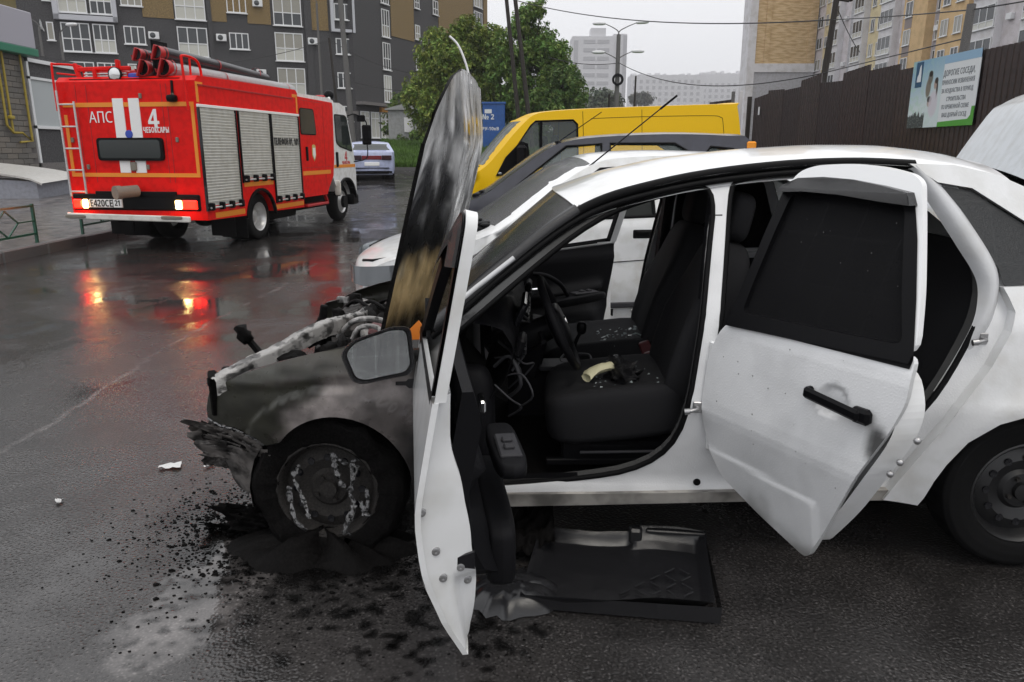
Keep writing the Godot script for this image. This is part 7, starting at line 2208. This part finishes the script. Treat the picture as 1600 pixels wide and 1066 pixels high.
# trunk, limbs, and a crown of leaf clusters spread over uneven lobes
func tree(called: String, label: String, at: Vector3, h: float, lobes: Array, leaf: Mesh, size: float, count: int, tone: Color, cat := "tree", group := "") -> void:
	var t := thing(called, label, cat, at, 0, group)
	var tr := MB.new()
	if h > 0.0:
		tr.tube(line3([Vector3(0, -0.3, 0), Vector3(0.1, h * 0.3, 0.05), Vector3(-0.1, h * 0.6, 0), Vector3(0.05, h * 0.9, 0.1)]), 0.16, 8, 0.05)
	for l in lobes:
		var c: Vector3 = l[0]
		tr.tube(line3([Vector3(0, minf(h * 0.25, c.y * 0.4), 0), Vector3(c.x * 0.4, c.y * 0.55, c.z * 0.4), c]), 0.07, 6, 0.02)
	part("trunk", tr, M.bark, t)
	var n := FastNoiseLite.new(); n.seed = int(at.x * 10) + 5; n.frequency = 0.55; n.fractal_octaves = 3
	var tot := 0.0
	for l in lobes: tot += l[1].x * l[1].y
	var where := []
	for l in lobes:
		for i in int(count * l[1].x * l[1].y / tot):
			var d := Vector3(rng.randfn(), rng.randfn(), rng.randfn()).normalized() * (pow(rng.randf(), 0.5) * 1.08)
			var p: Vector3 = l[0] + d * l[1]
			if n.get_noise_3dv(p * 1.25) < -0.02 - 0.12 * (1.0 - d.length()): continue
			where.append([p, d])
	var mm := MultiMesh.new(); mm.transform_format = MultiMesh.TRANSFORM_3D; mm.use_colors = true; mm.mesh = leaf; mm.instance_count = where.size()
	for i in where.size():
		var p: Vector3 = where[i][0]
		mm.set_instance_transform(i, Transform3D(Basis.from_euler(Vector3(rng.randf_range(-0.6, 0.6), rng.randf() * TAU, rng.randf_range(-0.6, 0.6))).scaled(Vector3.ONE * size * rng.randf_range(0.7, 1.35)), p))
		var k := 1.55 * rng.randf_range(0.7, 1.25) * (1.0 + 0.55 * n.get_noise_3dv(p * 0.7 + Vector3(9, 0, 0)))
		mm.set_instance_color(i, Color(tone.r * k * rng.randf_range(0.85, 1.3), tone.g * k, tone.b * k))
	var mi := MultiMeshInstance3D.new(); mi.multimesh = mm; mi.material_override = M.leaf; mi.name = "crown"
	t.add_child(mi, true); mi.set_meta("kind", "stuff")

func make_trees() -> void:
	var leaf := leaf_cluster()
	var y0 := gh(-48)
	var big := Color(0.090, 0.152, 0.036)
	tree("broadleaf_tree", "bushy tree with pale green top left of the twin wooden poles", Vector3(-3.6, y0, -49), 7.0, [[Vector3(-1.6, 3.4, 0), Vector3(1.5, 1.7, 1.6)], [Vector3(0.2, 4.7, 0.4), Vector3(1.7, 1.9, 1.6)], [Vector3(1.3, 6.0, 0), Vector3(1.3, 1.5, 1.4)], [Vector3(-0.6, 2.1, 0.8), Vector3(1.9, 1.4, 1.3)], [Vector3(-0.8, 5.8, -0.5), Vector3(1.5, 1.7, 1.2)], [Vector3(2.4, 5.6, 0), Vector3(1.3, 1.9, 1.2)], [Vector3(2.2, 3.2, 0.5), Vector3(1.5, 2.0, 1.2)], [Vector3(0.9, 7.0, 0), Vector3(1.0, 1.1, 1.0)]], leaf, 0.27, 15000, Color(0.115, 0.165, 0.036), "tree", "trees behind the yellow van")
	tree("broadleaf_tree", "tall bushy tree with ragged top right of the twin wooden poles", Vector3(0.7, y0, -47.5), 8.6, [[Vector3(0.3, 7.0, 0), Vector3(1.1, 1.4, 1.1)], [Vector3(-0.8, 5.2, 0.3), Vector3(1.5, 1.8, 1.5)], [Vector3(1.3, 5.3, 0.2), Vector3(1.5, 1.7, 1.4)], [Vector3(0.6, 3.2, 0.8), Vector3(2.1, 1.8, 1.5)], [Vector3(2.4, 3.6, 0), Vector3(1.3, 1.6, 1.2)], [Vector3(1.0, 8.1, 0.1), Vector3(0.5, 0.7, 0.5)]], leaf, 0.27, 13000, big, "tree", "trees behind the yellow van")
	tree("broadleaf_tree", "low dark tree between the blue cabinet and hazy tower", Vector3(2.9, y0, -46), 4.6, [[Vector3(0.0, 3.3, 0), Vector3(1.3, 1.6, 1.2)], [Vector3(-1.2, 2.0, 0.4), Vector3(1.5, 1.5, 1.2)], [Vector3(0.5, 1.6, 0.3), Vector3(1.1, 1.4, 1.1)]], leaf, 0.27, 5200, Color(0.075, 0.128, 0.036), "tree", "trees behind the yellow van")
	tree("shrub", "leafy shrub at the foot of the blue cabinet", Vector3(0.4, gh(-46.5), -46.5), 0.0, [[Vector3(-0.2, 1.4, 0), Vector3(1.6, 1.7, 0.9)], [Vector3(1.3, 0.8, 0), Vector3(1.1, 0.9, 0.8)]], leaf, 0.25, 2600, Color(0.050, 0.090, 0.026), "shrub")
	tree("shrub", "light green shrub behind the grey kiosk", Vector3(-8.6, gh(-63), -63), 3.0, [[Vector3(0.2, 2.6, 0), Vector3(1.6, 1.5, 1.2)], [Vector3(1.8, 3.0, 0), Vector3(1.5, 1.6, 1.2)], [Vector3(-0.9, 1.7, 0), Vector3(1.0, 1.1, 1)], [Vector3(0.9, 4.0, 0), Vector3(0.8, 0.9, 0.8)]], leaf, 0.28, 4200, Color(0.075, 0.125, 0.030), "shrub")
	tree("shrub", "tuft of tall weeds in front of the grey kiosk", Vector3(-7.0, gh(-58) + 0.3, -58), 0.0, [[Vector3(0, 0.4, 0), Vector3(1.4, 0.45, 0.6)]], leaf, 0.25, 500, Color(0.075, 0.13, 0.03), "shrub")
	tree("hazy_tree", "small grey-green tree in the haze under the tower block", Vector3(21.5, gh(-200), -190), 8.0, [[Vector3(0, 9.5, 0), Vector3(5, 3.6, 4)], [Vector3(-2, 8.0, 0), Vector3(4, 3, 4)]], leaf, 1.4, 1500, Color(0.05, 0.07, 0.04))
	tree("hazy_tree", "dark round shrub in the haze left of the straw gable", Vector3(62.0, gh(-200), -330), 8.0, [[Vector3(-8, 19.5, 0), Vector3(5, 2.6, 4)]], leaf, 1.6, 500, Color(0.05, 0.06, 0.045))

func make_fence() -> void:
	var z0 := -21.2
	var tops := [2.80, 2.92, 2.84, 2.97, 2.83, 2.92, 2.86, 2.76, 2.80, 2.80, 2.88, 2.97, 2.85, 2.85, 2.84, 2.86, 2.86, 2.88, 2.88]
	var fence := thing("sheet_fence", "tall dark brown corrugated sheet fence with stepped top", "fence", Vector3(6.5, 0, z0), -90.0)
	for i in tops.size():
		var w := 1.13
		var h: float = tops[i]
		var mb := MB.new()
		mb.grid(45, 1, func(u: float, v: float) -> Vector3:
			var k := fmod(u * 9.0, 1.0)
			var d := 0.0 if k < 0.4 else (0.035 * minf((k - 0.4) / 0.12, 1.0) if k < 0.85 else 0.035 * (1.0 - (k - 0.85) / 0.15))
			return Vector3(i * 1.115 + u * w, lerpf(0.04, h + (0.05 if i in [0, 3, 5] else 0.0) * u - (0.05 if i in [1, 4] else 0.0) * u, v), -d + 0.004 * (i % 2)))
		part("fence_sheet", mb, [M.fence_brown, M.fence_brown_b, M.fence_brown_c][(i * 7 + i / 3) % 3], fence)
	for i in 8:
		var pb := MB.new(); pb.bx(i * 2.4, i * 2.4 + 0.06, 0, 2.7, -0.12, -0.06)
		part("fence_post", pb, M.pole_wood, fence)
	for h in [0.6, 2.2]:
		var rb := MB.new(); rb.bx(0, 20.5, h, h + 0.05, -0.07, -0.04)
		part("fence_rail", rb, M.pole_wood, fence)
	var sg := MB.new(); sg.bx(0.55, 0.66, 2.35, 2.55, 0.045, 0.055)
	part("paper_tag", sg, M.win_white, fence)
	# short run closing the end
	var f2 := thing("sheet_fence", "short brown fence panel right behind the yellow van", "fence", Vector3(5.6, 0, -21.6), 0.0)
	for i in 1:
		var mb := MB.new()
		mb.grid(24, 1, func(u: float, v: float) -> Vector3: return Vector3(-0.2 + u * 0.62, lerpf(0.04, 2.72 + 0.08 * u, v), 0.02 * signf(sin(u * 30.0))))
		part("fence_sheet", mb, M.fence_brown, f2)
	for q in [[6.18, -21.4, 3.0, 0.045, "bay_white", "white metal gate post at the end of the brown fence"], [6.40, -21.3, 2.85, 0.05, "pole_wood", "dark gate post beside the white one"], [6.02, -21.55, 3.0, 0.04, "pole_grey", "thin grey post left of the white gate post"]]:
		var mb := MB.new(); mb.bx(-q[3], q[3], 0, q[2], -q[3], q[3], 0.006)
		single("gate_post", mb, M[q[4]], q[5], "post", "", Vector3(q[0], 0, q[1]))
	# banner
	var bn := thing("banner", "printed banner with family picture and green corner hung on the brown fence", "banner", Vector3(6.455, 0, -12.82), -90.0)
	var W := 1.82; var H0 := 1.80; var H1 := 2.82
	var sb := MB.new(); sb.bx(0, W, H0, H1, 0.0, 0.008)
	part("sheet", sb, M.banner_white, bn)
	var pic := MB.new()
	pic.quaduv(Vector3(0.0, H0, 0.0095), Vector3(W * 0.50, H0, 0.0095), Vector3(W * 0.50, H1, 0.0095), Vector3(0.0, H1, 0.0095), Rect2(0, 1, 1, -1))
	part("printed_picture", pic, M.banner_print, bn)
	var tp := MB.new(); tp.bx(W * 0.5, W, H1 - 0.12, H1, 0.0, 0.010)
	part("blue_band", tp, M.banner_blue, bn)
	var gr := MB.new(); gr.prism(Transform3D(Basis(), Vector3(0, 0, 0.006)), pv([W * 0.50, H0, W, H0, W, H0 + 0.26, W - 0.07, H0 + 0.26, W - 0.08, H0 + 0.14, W - 0.14, H0 + 0.09, W * 0.50, H0 + 0.07]), 0.010)
	part("green_corner", gr, M.banner_green, bn)
	var lg := MB.new(); lg.prism(Transform3D(Basis(), Vector3(0.21, 2.62, 0.008)), pv([-0.10, -0.20, 0.10, -0.20, 0.10, 0.18, -0.10, 0.18]), 0.008)
	var logo := part("logo_panel", lg, M.banner_navy, bn)
	var lt := MB.new(); lt.prism(Transform3D(Basis(), Vector3(0.22, 2.62, 0.012)), pv([-0.06, -0.12, 0.06, -0.12, 0.05, 0.02, 0.03, 0.14, 0.0, 0.10, -0.02, 0.0, -0.05, -0.04]), 0.006)
	part("logo_tower", lt, M.banner_white, logo)
	var rows := [["ДОРОГИЕ СОСЕДИ,", 2.56, 0.085], ["ПРИНОСИМ ИЗВИНЕНИЯ", 2.43, 0.066], ["ЗА НЕУДОБСТВА В ПЕРИОД", 2.31, 0.060], ["СТРОИТЕЛЬСТВА", 2.19, 0.060], ["ПО ВРЕМЕННОЙ СХЕМЕ", 2.08, 0.060], ["ВАШ ДОБРЫЙ СОСЕД", 1.965, 0.060]]
	for r in rows: text(r[0], r[2], M.print_grey, bn, Transform3D(Basis(), Vector3(W * 0.725, r[1], 0.0085)), true, 0.72, "printed_line", 0.002)

func banner_materials() -> void:
	var im := Image.create(256, 256, false, Image.FORMAT_RGB8)
	var n := FastNoiseLite.new(); n.seed = 71; n.frequency = 0.03; n.fractal_octaves = 4
	for y in 256:
		for x in 256:
			var v := y / 255.0; var u := x / 255.0
			var c := Color(0.50, 0.68, 0.80).lerp(Color(0.86, 0.92, 0.93), clampf(v * 1.3 + 0.3 * u, 0, 1))
			c = c.lerp(Color(0.72, 0.86, 0.78), clampf(n.get_noise_2d(x, y) * 2.0, 0, 0.6) * (1.0 - u))
			if v > 0.80 + 0.08 * n.get_noise_2d(x * 2.0, 3.0) and u < 0.55: c = Color(0.22, 0.25, 0.24).lerp(Color(0.6, 0.62, 0.62), clampf(n.get_noise_2d(x * 4.0, y * 4.0) * 2.0, 0, 1))
			# three figures
			for f in [[0.62, 0.28, 0.085, 0.11, Color(0.42, 0.40, 0.36)], [0.62, 0.22, 0.07, 0.05, Color(0.13, 0.10, 0.09)], [0.80, 0.38, 0.055, 0.085, Color(0.70, 0.58, 0.52)], [0.82, 0.33, 0.06, 0.05, Color(0.16, 0.12, 0.11)], [0.86, 0.47, 0.03, 0.14, Color(0.18, 0.14, 0.13)], [0.66, 0.64, 0.075, 0.07, Color(0.70, 0.60, 0.56)], [0.66, 0.59, 0.085, 0.05, Color(0.12, 0.10, 0.10)], [0.78, 0.66, 0.16, 0.22, Color(0.86, 0.84, 0.88)], [0.58, 0.42, 0.09, 0.16, Color(0.48, 0.44, 0.38)]]:
				var d := Vector2((u - f[0]) / f[2], (v - f[1]) / f[3]).length()
				if d < 1.0: c = c.lerp(f[4], clampf((1.0 - d) * 3.0, 0, 0.85))
			im.set_pixel(x, y, c)
	var m := mat("banner_print", Color(0.85, 0.85, 0.85), 0.4)
	m.albedo_texture = ImageTexture.create_from_image(im)
	mat("banner_white", Color(0.70, 0.74, 0.77), 0.4)
	mat("banner_blue", Color(0.28, 0.45, 0.62), 0.4)
	mat("banner_navy", Color(0.03, 0.09, 0.17), 0.4)
	mat("banner_green", Color(0.09, 0.34, 0.05), 0.4)
	mat("print_grey", Color(0.13, 0.15, 0.17), 0.5)
	noisy("wet_paving", Color(0.17, 0.155, 0.15), 0.26, 0.35, ntex(0.015, [[0.2, g1(0.6)], [0.7, g1(1)]], 63), ntex(0.01, [[0.3, g1(0.5)], [0.6, g1(1.0)]], 64), M.fine, 0.15)

func lamp_arm(mb: MB, top: Vector3, out: Vector3) -> void:
	mb.tube(line3([top + Vector3(0, -0.5, 0), top + Vector3(0, 0.1, 0), top + out * 0.4 + Vector3(0, 0.35, 0), top + out + Vector3(0, 0.55, 0)]), 0.035, 7, 0.022)
func lamp_head(mb: MB, at: Vector3, out: Vector3) -> void:
	var x := out.normalized(); 
	mb.soft(Transform3D(Basis(x, Vector3.UP, x.cross(Vector3.UP)), at + x * 0.35 + Vector3(0, 0.05, 0)), Vector3(0.75, 0.18, 0.30), 0.7, 8, 12)

func make_street_furniture() -> void:
	# street lamps: [x, z, height, arms, label]
	for q in [[5.95, -45.0, 7.7, [[Vector3(-0.75, 0.0, 0), 0.0], [Vector3(0.95, 0.05, 0), 0.0], [Vector3(-0.75, 0, 0), -1.5], [Vector3(0.75, 0, 0), -1.45]], "double-armed concrete lamp post with round black plate in front of the tower block"], [-25.2, -45.0, 7.6, [[Vector3(0.55, 0, 0.2), 0.0]], "thin curved lamp post nearest the shop, with white lamp head"], [-12.0, -50.0, 10.2, [[Vector3(-1.6, 0.1, 0.2), 0.0]], "tall grey lamp post with long curved arm behind the fire engine cab"], [-27.2, -46.5, 8.3, [[Vector3(-0.7, 0.1, 0.2), 0.0]], "lamp post with dark lamp head left of the thin curved one"]]:
		var g: float = gh(q[1])
		var t := thing("street_lamp", q[4], "street lamp", Vector3(q[0], g, q[1]), 0, "")
		var mb := MB.new(); mb.tube([Vector3(0, -0.2, 0), Vector3(0, q[2] - g, 0)], 0.16 if q[0] > 0 else 0.09, 10, 0.11 if q[0] > 0 else 0.06)
		part("pole", mb, M.pole_grey, t)
		for a in q[3]:
			var ab := MB.new(); var top := Vector3(0, q[2] - g + a[1], 0)
			lamp_arm(ab, top, a[0])
			var arm := part("arm", ab, M.pole_grey, t)
			var hb := MB.new(); lamp_head(hb, top + a[0] + Vector3(0, 0.52, 0), a[0])
			part("lamp_head", hb, M.win_white if q[0] > -27 else M.pole_grey, arm)
		if q[0] > 0:
			var rb := MB.new(); rb.lathe(Transform3D(Basis(Vector3(1, 0, 0), Vector3(0, 0, 1), Vector3(0, -1, 0)), Vector3(0, 4.1 - g + 1.2, 0.18)), [Vector2(0.31, -0.05), Vector2(0.33, 0.05), Vector2(0.21, 0.06), Vector2(0.19, -0.03), Vector2(0.20, -0.06)], 24, 0.4)
			part("round_plate", rb, M.black_plastic, t)
	# bare poles: [foot x, z, top x, top y, radius, material, label]
	for q in [[-10.9, -50.0, -11.35, 8.2, 0.10, "pole_wood", "slim leaning wooden pole with cables beside the fire engine cab"], [-10.15, -50.0, -10.7, 14.5, 0.19, "pole_grey", "thick concrete pole rising out of frame beside the fire engine cab"], [0.6, -42.0, -0.72, 13.0, 0.12, "pole_wood", "left of the twin dark poles, standing in the trees"], [1.2, -42.0, -0.34, 13.0, 0.13, "pole_wood", "right leaning one of the twin dark poles in the trees"], [9.15, -24.0, 9.55, 5.75, 0.12, "pole_wood", "dark wooden pole with bracket standing before the straw gable"], [8.6, -15.5, 8.75, 4.15, 0.11, "pole_grey", "short grey pole top above the banner"], [8.6, -12.7, 8.64, 3.75, 0.07, "pole_grey", "thin grey pole top above the fence at the right edge"], [5.65, -46.0, 5.65, 4.6, 0.08, "pole_wood", "short dark post left of the double-armed lamp post"], [7.1, -46.0, 7.15, 5.6, 0.07, "pole_wood", "dark post with a strut right of the double-armed lamp post"]]:
		var g := gh(q[1])
		var mb := MB.new(); mb.tube([Vector3(0, -0.2, 0), Vector3(q[2] - q[0], q[3] - g, 0)], q[4], 10, q[4] * 0.72)
		var t := thing("pole", q[6], "pole", Vector3(q[0], g, q[1]))
		part("shaft", mb, M[q[5]], t)
		if q[0] == 9.15:
			var bb := MB.new(); bb.tube([Vector3(0.40, 5.55, 0), Vector3(0.75, 5.50, 0), Vector3(0.85, 5.70, 0)], 0.04, 6); bb.soft(xf(0.82, 5.58, 0), Vector3(0.14, 0.2, 0.12), 0.7, 6, 8)
			part("bracket", bb, M.pole_wood, t)
		if q[0] == 7.1:
			var bb := MB.new(); bb.tube([Vector3(-0.75, 0.0, 0), Vector3(0.03, 2.9, 0)], 0.05, 6)
			part("strut", bb, M.pole_wood, t)
	# cables
	var sag := func(a: Vector3, b: Vector3, s: float) -> Array:
		var out := []
		for i in 25:
			var u := i / 24.0
			out.append(a.lerp(b, u) - Vector3(0, s * 4.0 * u * (1.0 - u), 0))
		return out
	for q in [[[Vector3(-0.6, 9.15, -42), Vector3(9.5, 5.2, -24), 0.55], [Vector3(9.5, 5.2, -24), Vector3(8.75, 4.05, -15.5), 0.02], [Vector3(8.75, 4.05, -15.5), Vector3(9.6, 4.0, -12.7), 0.02], "upper black cable sagging across the sky to the wooden pole"], [[Vector3(5.95, 6.25, -45), Vector3(9.35, 3.70, -24), 0.75], [Vector3(9.35, 3.70, -24), Vector3(8.75, 3.55, -15.5), 0.0], "lower black cable sagging from the lamp post to the wooden pole"], [[Vector3(9.5, 5.7, -24), Vector3(7.2, 10.5, -26), 0.0], [Vector3(9.5, 5.7, -24), Vector3(13.0, 5.0, -30), 0.1], "thin cable rising steeply from the wooden pole"], [[Vector3(-22.0, 6.2, -46), Vector3(-11.3, 8.1, -50), 0.55], [Vector3(-11.3, 8.1, -50), Vector3(-4.5, 6.2, -52), 0.6], "cable over the fire engine to the slim wooden pole"], [[Vector3(-11.2, 6.0, -50), Vector3(-4.0, 5.4, -52), 0.5], "lower cable across the dark brick wall"], [[Vector3(2.0, 6.4, -44), Vector3(5.95, 6.2, -45), 0.2], "short cable from the trees to the lamp post"]]:
		var mb := MB.new()
		for k in q.size() - 1: mb.tube(sag.call(q[k][0], q[k][1], q[k][2]), 0.014 if q[k][0].z > -30 else 0.02, 5)
		single("overhead_cable", mb, M.cable, q[-1], "cable")
	# kiosk and cabinet
	var kz := -60.0; var ky := gh(kz) + 0.25
	var k := thing("transformer_kiosk", "small grey metal kiosk with pitched roof on the grass", "kiosk", Vector3(-9.45, ky, kz))
	k.scale = Vector3.ONE * 1.22
	var kb := MB.new(); kb.bx(0, 2.5, -0.3, 2.0, -2, 0, 0.02)
	part("body", kb, M.kiosk_grey, k)
	var kr := MB.new(); kr.prism(Transform3D(Basis(), Vector3(1.25, 2.0, -0.95)), pv([-1.42, 0.0, 1.42, 0.0, 1.42, 0.06, 0.0, 0.42, -1.42, 0.06]), 2.3)
	part("roof", kr, M.kiosk_grey, k)
	var kp := MB.new(); kp.bx(1.0, 1.6, 0.65, 1.55, 0.0, 0.12, 0.01)
	part("panel", kp, M.bay_white, k)
	var kd := MB.new(); kd.bx(1.72, 2.6, -0.3, 1.65, 0.05, 0.5, 0.02)
	part("meter_cabinet", kd, M.kiosk_grey, k)
	var bx := thing("blue_cabinet", "tall blue metal cabinet with white lettering in front of the trees", "cabinet", Vector3(-1.68, gh(-45) + 0.2, -45))
	var bb := MB.new(); bb.bx(0, 1.28, 0.0, 2.75, -1.1, 0, 0.03); bb.bx(-0.05, 1.33, 2.70, 2.82, -1.15, 0.05, 0.02)
	part("body", bb, M.box_blue, bx)
	var bd := MB.new(); bd.bx(0.05, 1.22, 0.55, 0.60, 0, 0.03)
	part("band", bd, M.box_blue, bx)
	text("№ 2", 0.28, M.win_white, bx, Transform3D(Basis(), Vector3(0.32, 2.0, 0.004)))
	text("РУ-10кВ", 0.18, M.win_white, bx, Transform3D(Basis(), Vector3(0.45, 1.35, 0.004)))
	var bl := MB.new(); bl.bx(0.12, 0.52, 2.2, 2.42, 0.0, 0.012)
	part("notice", bl, M.win_white, bx)
	# hatch over the basement stair
	var h := thing("basement_hatch", "low concrete hatch with sloping pale sheet lid in front of the shop", "hatch", Vector3(-15.4, 0.14, -21.4), 0.0)
	var hb := MB.new(); hb.prism(Transform3D(Basis(), Vector3(1.3, 0, 0)), pv([-1.6, 0.0, 1.45, 0.0, 1.45, 0.50, 0.6, 0.55, -1.6, 0.55]), 1.8)
	part("base", hb, M.lid_grey, h)
	var hl := MB.new()
	hl.grid(12, 4, func(u: float, v: float) -> Vector3: return Vector3(lerpf(-0.5, 2.95, u), 0.56 + 0.50 * pow(1.0 - u, 0.55) - 0.10 * (1 - v), lerpf(1.0, -0.95, v)))
	hl.grid(12, 1, func(u: float, v: float) -> Vector3: return Vector3(lerpf(-0.5, 2.95, u), 0.56 + 0.50 * pow(1.0 - u, 0.55) - 0.10 - 0.05 * v, 1.0))
	part("lid", hl, M.lid_sheet, h)
	# green railings
	for q in [[-8.6, -11.15, "green metal railing with diamond pattern nearest on the kerb", 2], [-12.35, -14.9, "green metal railing half hidden behind the fire engine's bumper", 2]]:
		var r := thing("railing", q[2], "railing", Vector3(-7.0, 0.12, q[0]), 90.0, "")
		var len: float = q[0] - q[1]
		for i in q[3] + 1:
			var x: float = lerpf(0.02, len, float(i) / q[3])
			var mb := MB.new(); mb.bx(x - 0.018, x + 0.018, -0.1, 0.58, -0.018, 0.018)
			part("post", mb, M.rail_green, r)
			if i < q[3]:
				var c: float = x + len / q[3] * 0.5; var w: float = len / q[3] * 0.2
				for e in [[[c, 0.52], [c + w, 0.335]], [[c + w, 0.335], [c, 0.15]], [[c, 0.15], [c - w, 0.335]], [[c - w, 0.335], [c, 0.52]], [[x, 0.335], [c - w, 0.335]], [[c + w, 0.335], [x + len / q[3], 0.335]]]:
					var db := MB.new(); db.beam(Vector3(e[0][0], e[0][1], 0), Vector3(e[1][0], e[1][1], 0), 0.018, 0.018)
					part("diamond_bar", db, M.rail_green, r)
		for y in [0.55, 0.15]:
			var rb := MB.new(); rb.bx(0, len, y - 0.015, y + 0.015, -0.015, 0.015)
			part("rail", rb, M.rail_green, r)

func make_ground_things() -> void:
	var n := FastNoiseLite.new(); n.seed = 91; n.frequency = 2.2; n.fractal_octaves = 4
	# tray of the floor, thrown out of the car
	var t := thing("floor_tray", "black plastic floor tray with raised rim lying on the asphalt below the sill", "floor tray", Vector3(0.385, 0.008, -2.37), -8.0)
	var tb := MB.new()
	var edge := func(u: float) -> float: return 0.0
	tb.grid(40, 30, func(u: float, v: float) -> Vector3:
		var x := lerpf(-0.31, 0.31, u); var z := lerpf(-0.235, 0.235, v)
		var d: float = min(min(u, 1.0 - u) * 0.62, min(v, 1.0 - v) * 0.47)
		var y := 0.042 * smoothstep(0.03, 0.006, d) + 0.006 * n.get_noise_2d(x * 2, z * 2) + 0.008
		if u > 0.55 and v < 0.12: y += 0.02
		y += 0.018 * smoothstep(0.25, 1.0, v) * smoothstep(0.1, 0.9, u)
		return Vector3(x - 0.02 * v, y, z + 0.02 * sin(u * 6.0)))
	var tray := part("tray", tb, M.tray_black, t)
	var under := MB.new()
	for e in [[-0.31, 0.31, 0.235, 0.235], [0.31, 0.31, -0.235, 0.235]]:
		under.quad(Vector3(e[0], 0.0, e[2]), Vector3(e[1], 0.0, e[3]), Vector3(e[1] - 0.0, 0.060, e[3] + 0.004), Vector3(e[0], 0.05, e[2] + 0.004))
	part("tray_skirt", under, M.tray_black, t)
	for i in range(4, 9):
		for j in range(2, 6):
			if i + j < 9: continue
			var rb := MB.new()
			var c := Vector3(-0.20 + i * 0.052, 0.016 + 0.03 * (0.2 + j * 0.12) * (0.1 + i * 0.1), -0.12 + j * 0.052)
			rb.box(Transform3D(Basis(Vector3.UP, PI / 4 if (i + j) % 2 else -PI / 4), c), Vector3(0.045, 0.003, 0.007), 0.001)
			part("tread_rib", rb, M.tray_black, tray)
	var rl := MB.new(); rl.box(xf(0.05, 0.045, -0.225, 0), Vector3(0.05, 0.06, 0.05), 0.01); rl.box(xf(0.2, 0.06, -0.238, 0), Vector3(0.22, 0.012, 0.03), 0.004)
	part("rim_clip", rl, M.tray_black, tray)
	var mb := MB.new()
	mb.grid(26, 40, func(u: float, v: float) -> Vector3:
		var a := TAU * v
		var r := u * (0.16 + 0.035 * n.get_noise_2d(cos(a), sin(a)))
		var x := cos(a) * r; var z := sin(a) * r * 0.85
		return Vector3(x, 0.055 * (1.0 - pow(u, 4.0)) + 0.03 * n.get_noise_2d(x * 3.5, z * 3.5) * (1.0 - u), z))
	single("melted_lump", mb, M.tray_black, "wet black melted plastic lump left of the floor tray", "melted plastic", "", Vector3(-0.005, 0.004, -2.26))
	var fb := MB.new()
	fb.grid(16, 16, func(u: float, v: float) -> Vector3: return Vector3(lerpf(-0.10, 0.10, u), 0.05 + 0.10 * v * u + 0.05 * n.get_noise_2d(u * 2, v * 2), lerpf(0.14, -0.16, v) + 0.03 * sin(u * 5)))
	single("liner_flap", fb, M.soot, "torn black liner flap under the open driver's door edge", "liner", "", Vector3(0.06, 0.0, -2.62))
	# charred crumbs heaped round the flat tyre: nobody could count them
	var cm := MB.new(); cm.soft(Transform3D(), Vector3(1, 0.6, 0.8), 0.8, 5, 6, func(p: Vector3) -> Vector3: return p * (1.0 + 0.8 * n.get_noise_3dv(p * 1.3)))
	var mm := MultiMesh.new(); mm.transform_format = MultiMesh.TRANSFORM_3D; mm.mesh = cm.mesh()
	var ps := []
	for i in 4500:
		var p := Vector2(rng.randfn(-0.98, 0.23), rng.randfn(-2.80, 0.22))
		if i % 3 == 0: p = Vector2(rng.randfn(-0.55, 0.35), rng.randfn(-2.50, 0.10))
		if i % 17 == 0: p = Vector2(rng.randf_range(-1.3, 0.1), rng.randf_range(-2.6, -1.9))
		ps.append(p)
	mm.instance_count = ps.size()
	for i in ps.size():
		var s := rng.randf_range(0.002, 0.010) * (2.0 if rng.randf() < 0.08 else 1.0)
		mm.set_instance_transform(i, Transform3D(Basis.from_euler(Vector3(rng.randf() * 3, rng.randf() * 6, 0)).scaled(Vector3(s * 1.4, s * 0.7, s)), Vector3(ps[i].x, s * 0.15, ps[i].y)))
	var mi := MultiMeshInstance3D.new(); mi.multimesh = mm; mi.material_override = M.soot; mi.name = "charred_crumbs"
	add_child(mi, true); mi.set_meta("kind", "stuff"); tag(mi, "black charred crumbs strewn round the burnt front wheel", "debris")
	for q in [[-1.62, -3.32, 0.055, "small white paper scrap on the wet asphalt, left of the burnt nose", 0.3], [-1.44, -3.33, 0.03, "tiny white scrap nearest the burnt bumper", 1.0], [-1.93, -2.95, 0.022, "pale chip on the asphalt at the far left", 2.0]]:
		var pb := MB.new()
		pb.grid(6, 6, func(u: float, v: float) -> Vector3: return Vector3((u - 0.5) * q[2] * 1.8, 0.008 + 0.02 * absf(n.get_noise_2d(u * 1.5 + q[4] * 7, v * 1.5)), (v - 0.5) * q[2] * (0.5 + u)))
		single("paper_scrap", pb, M.paper, q[3], "litter", "", Vector3(q[0], 0.0, q[1]), q[4] * 60.0)
	var sc := MB.new(); sc.soft(xf(0, 0.012, 0, 20), Vector3(0.07, 0.02, 0.035), 0.8, 8, 10)
	single("rim_shard", sc, M.melted_metal, "pale bent metal shard in front of the flat tyre", "shard", "", Vector3(-0.76, 0.0, -2.54))

func ground_materials() -> void:
	noisy("tray_black", Color(0.016, 0.016, 0.018), 0.17, 5.0, null, null, M.fine, 0.05)
	mat("paper", Color(0.6, 0.6, 0.6), 0.7)
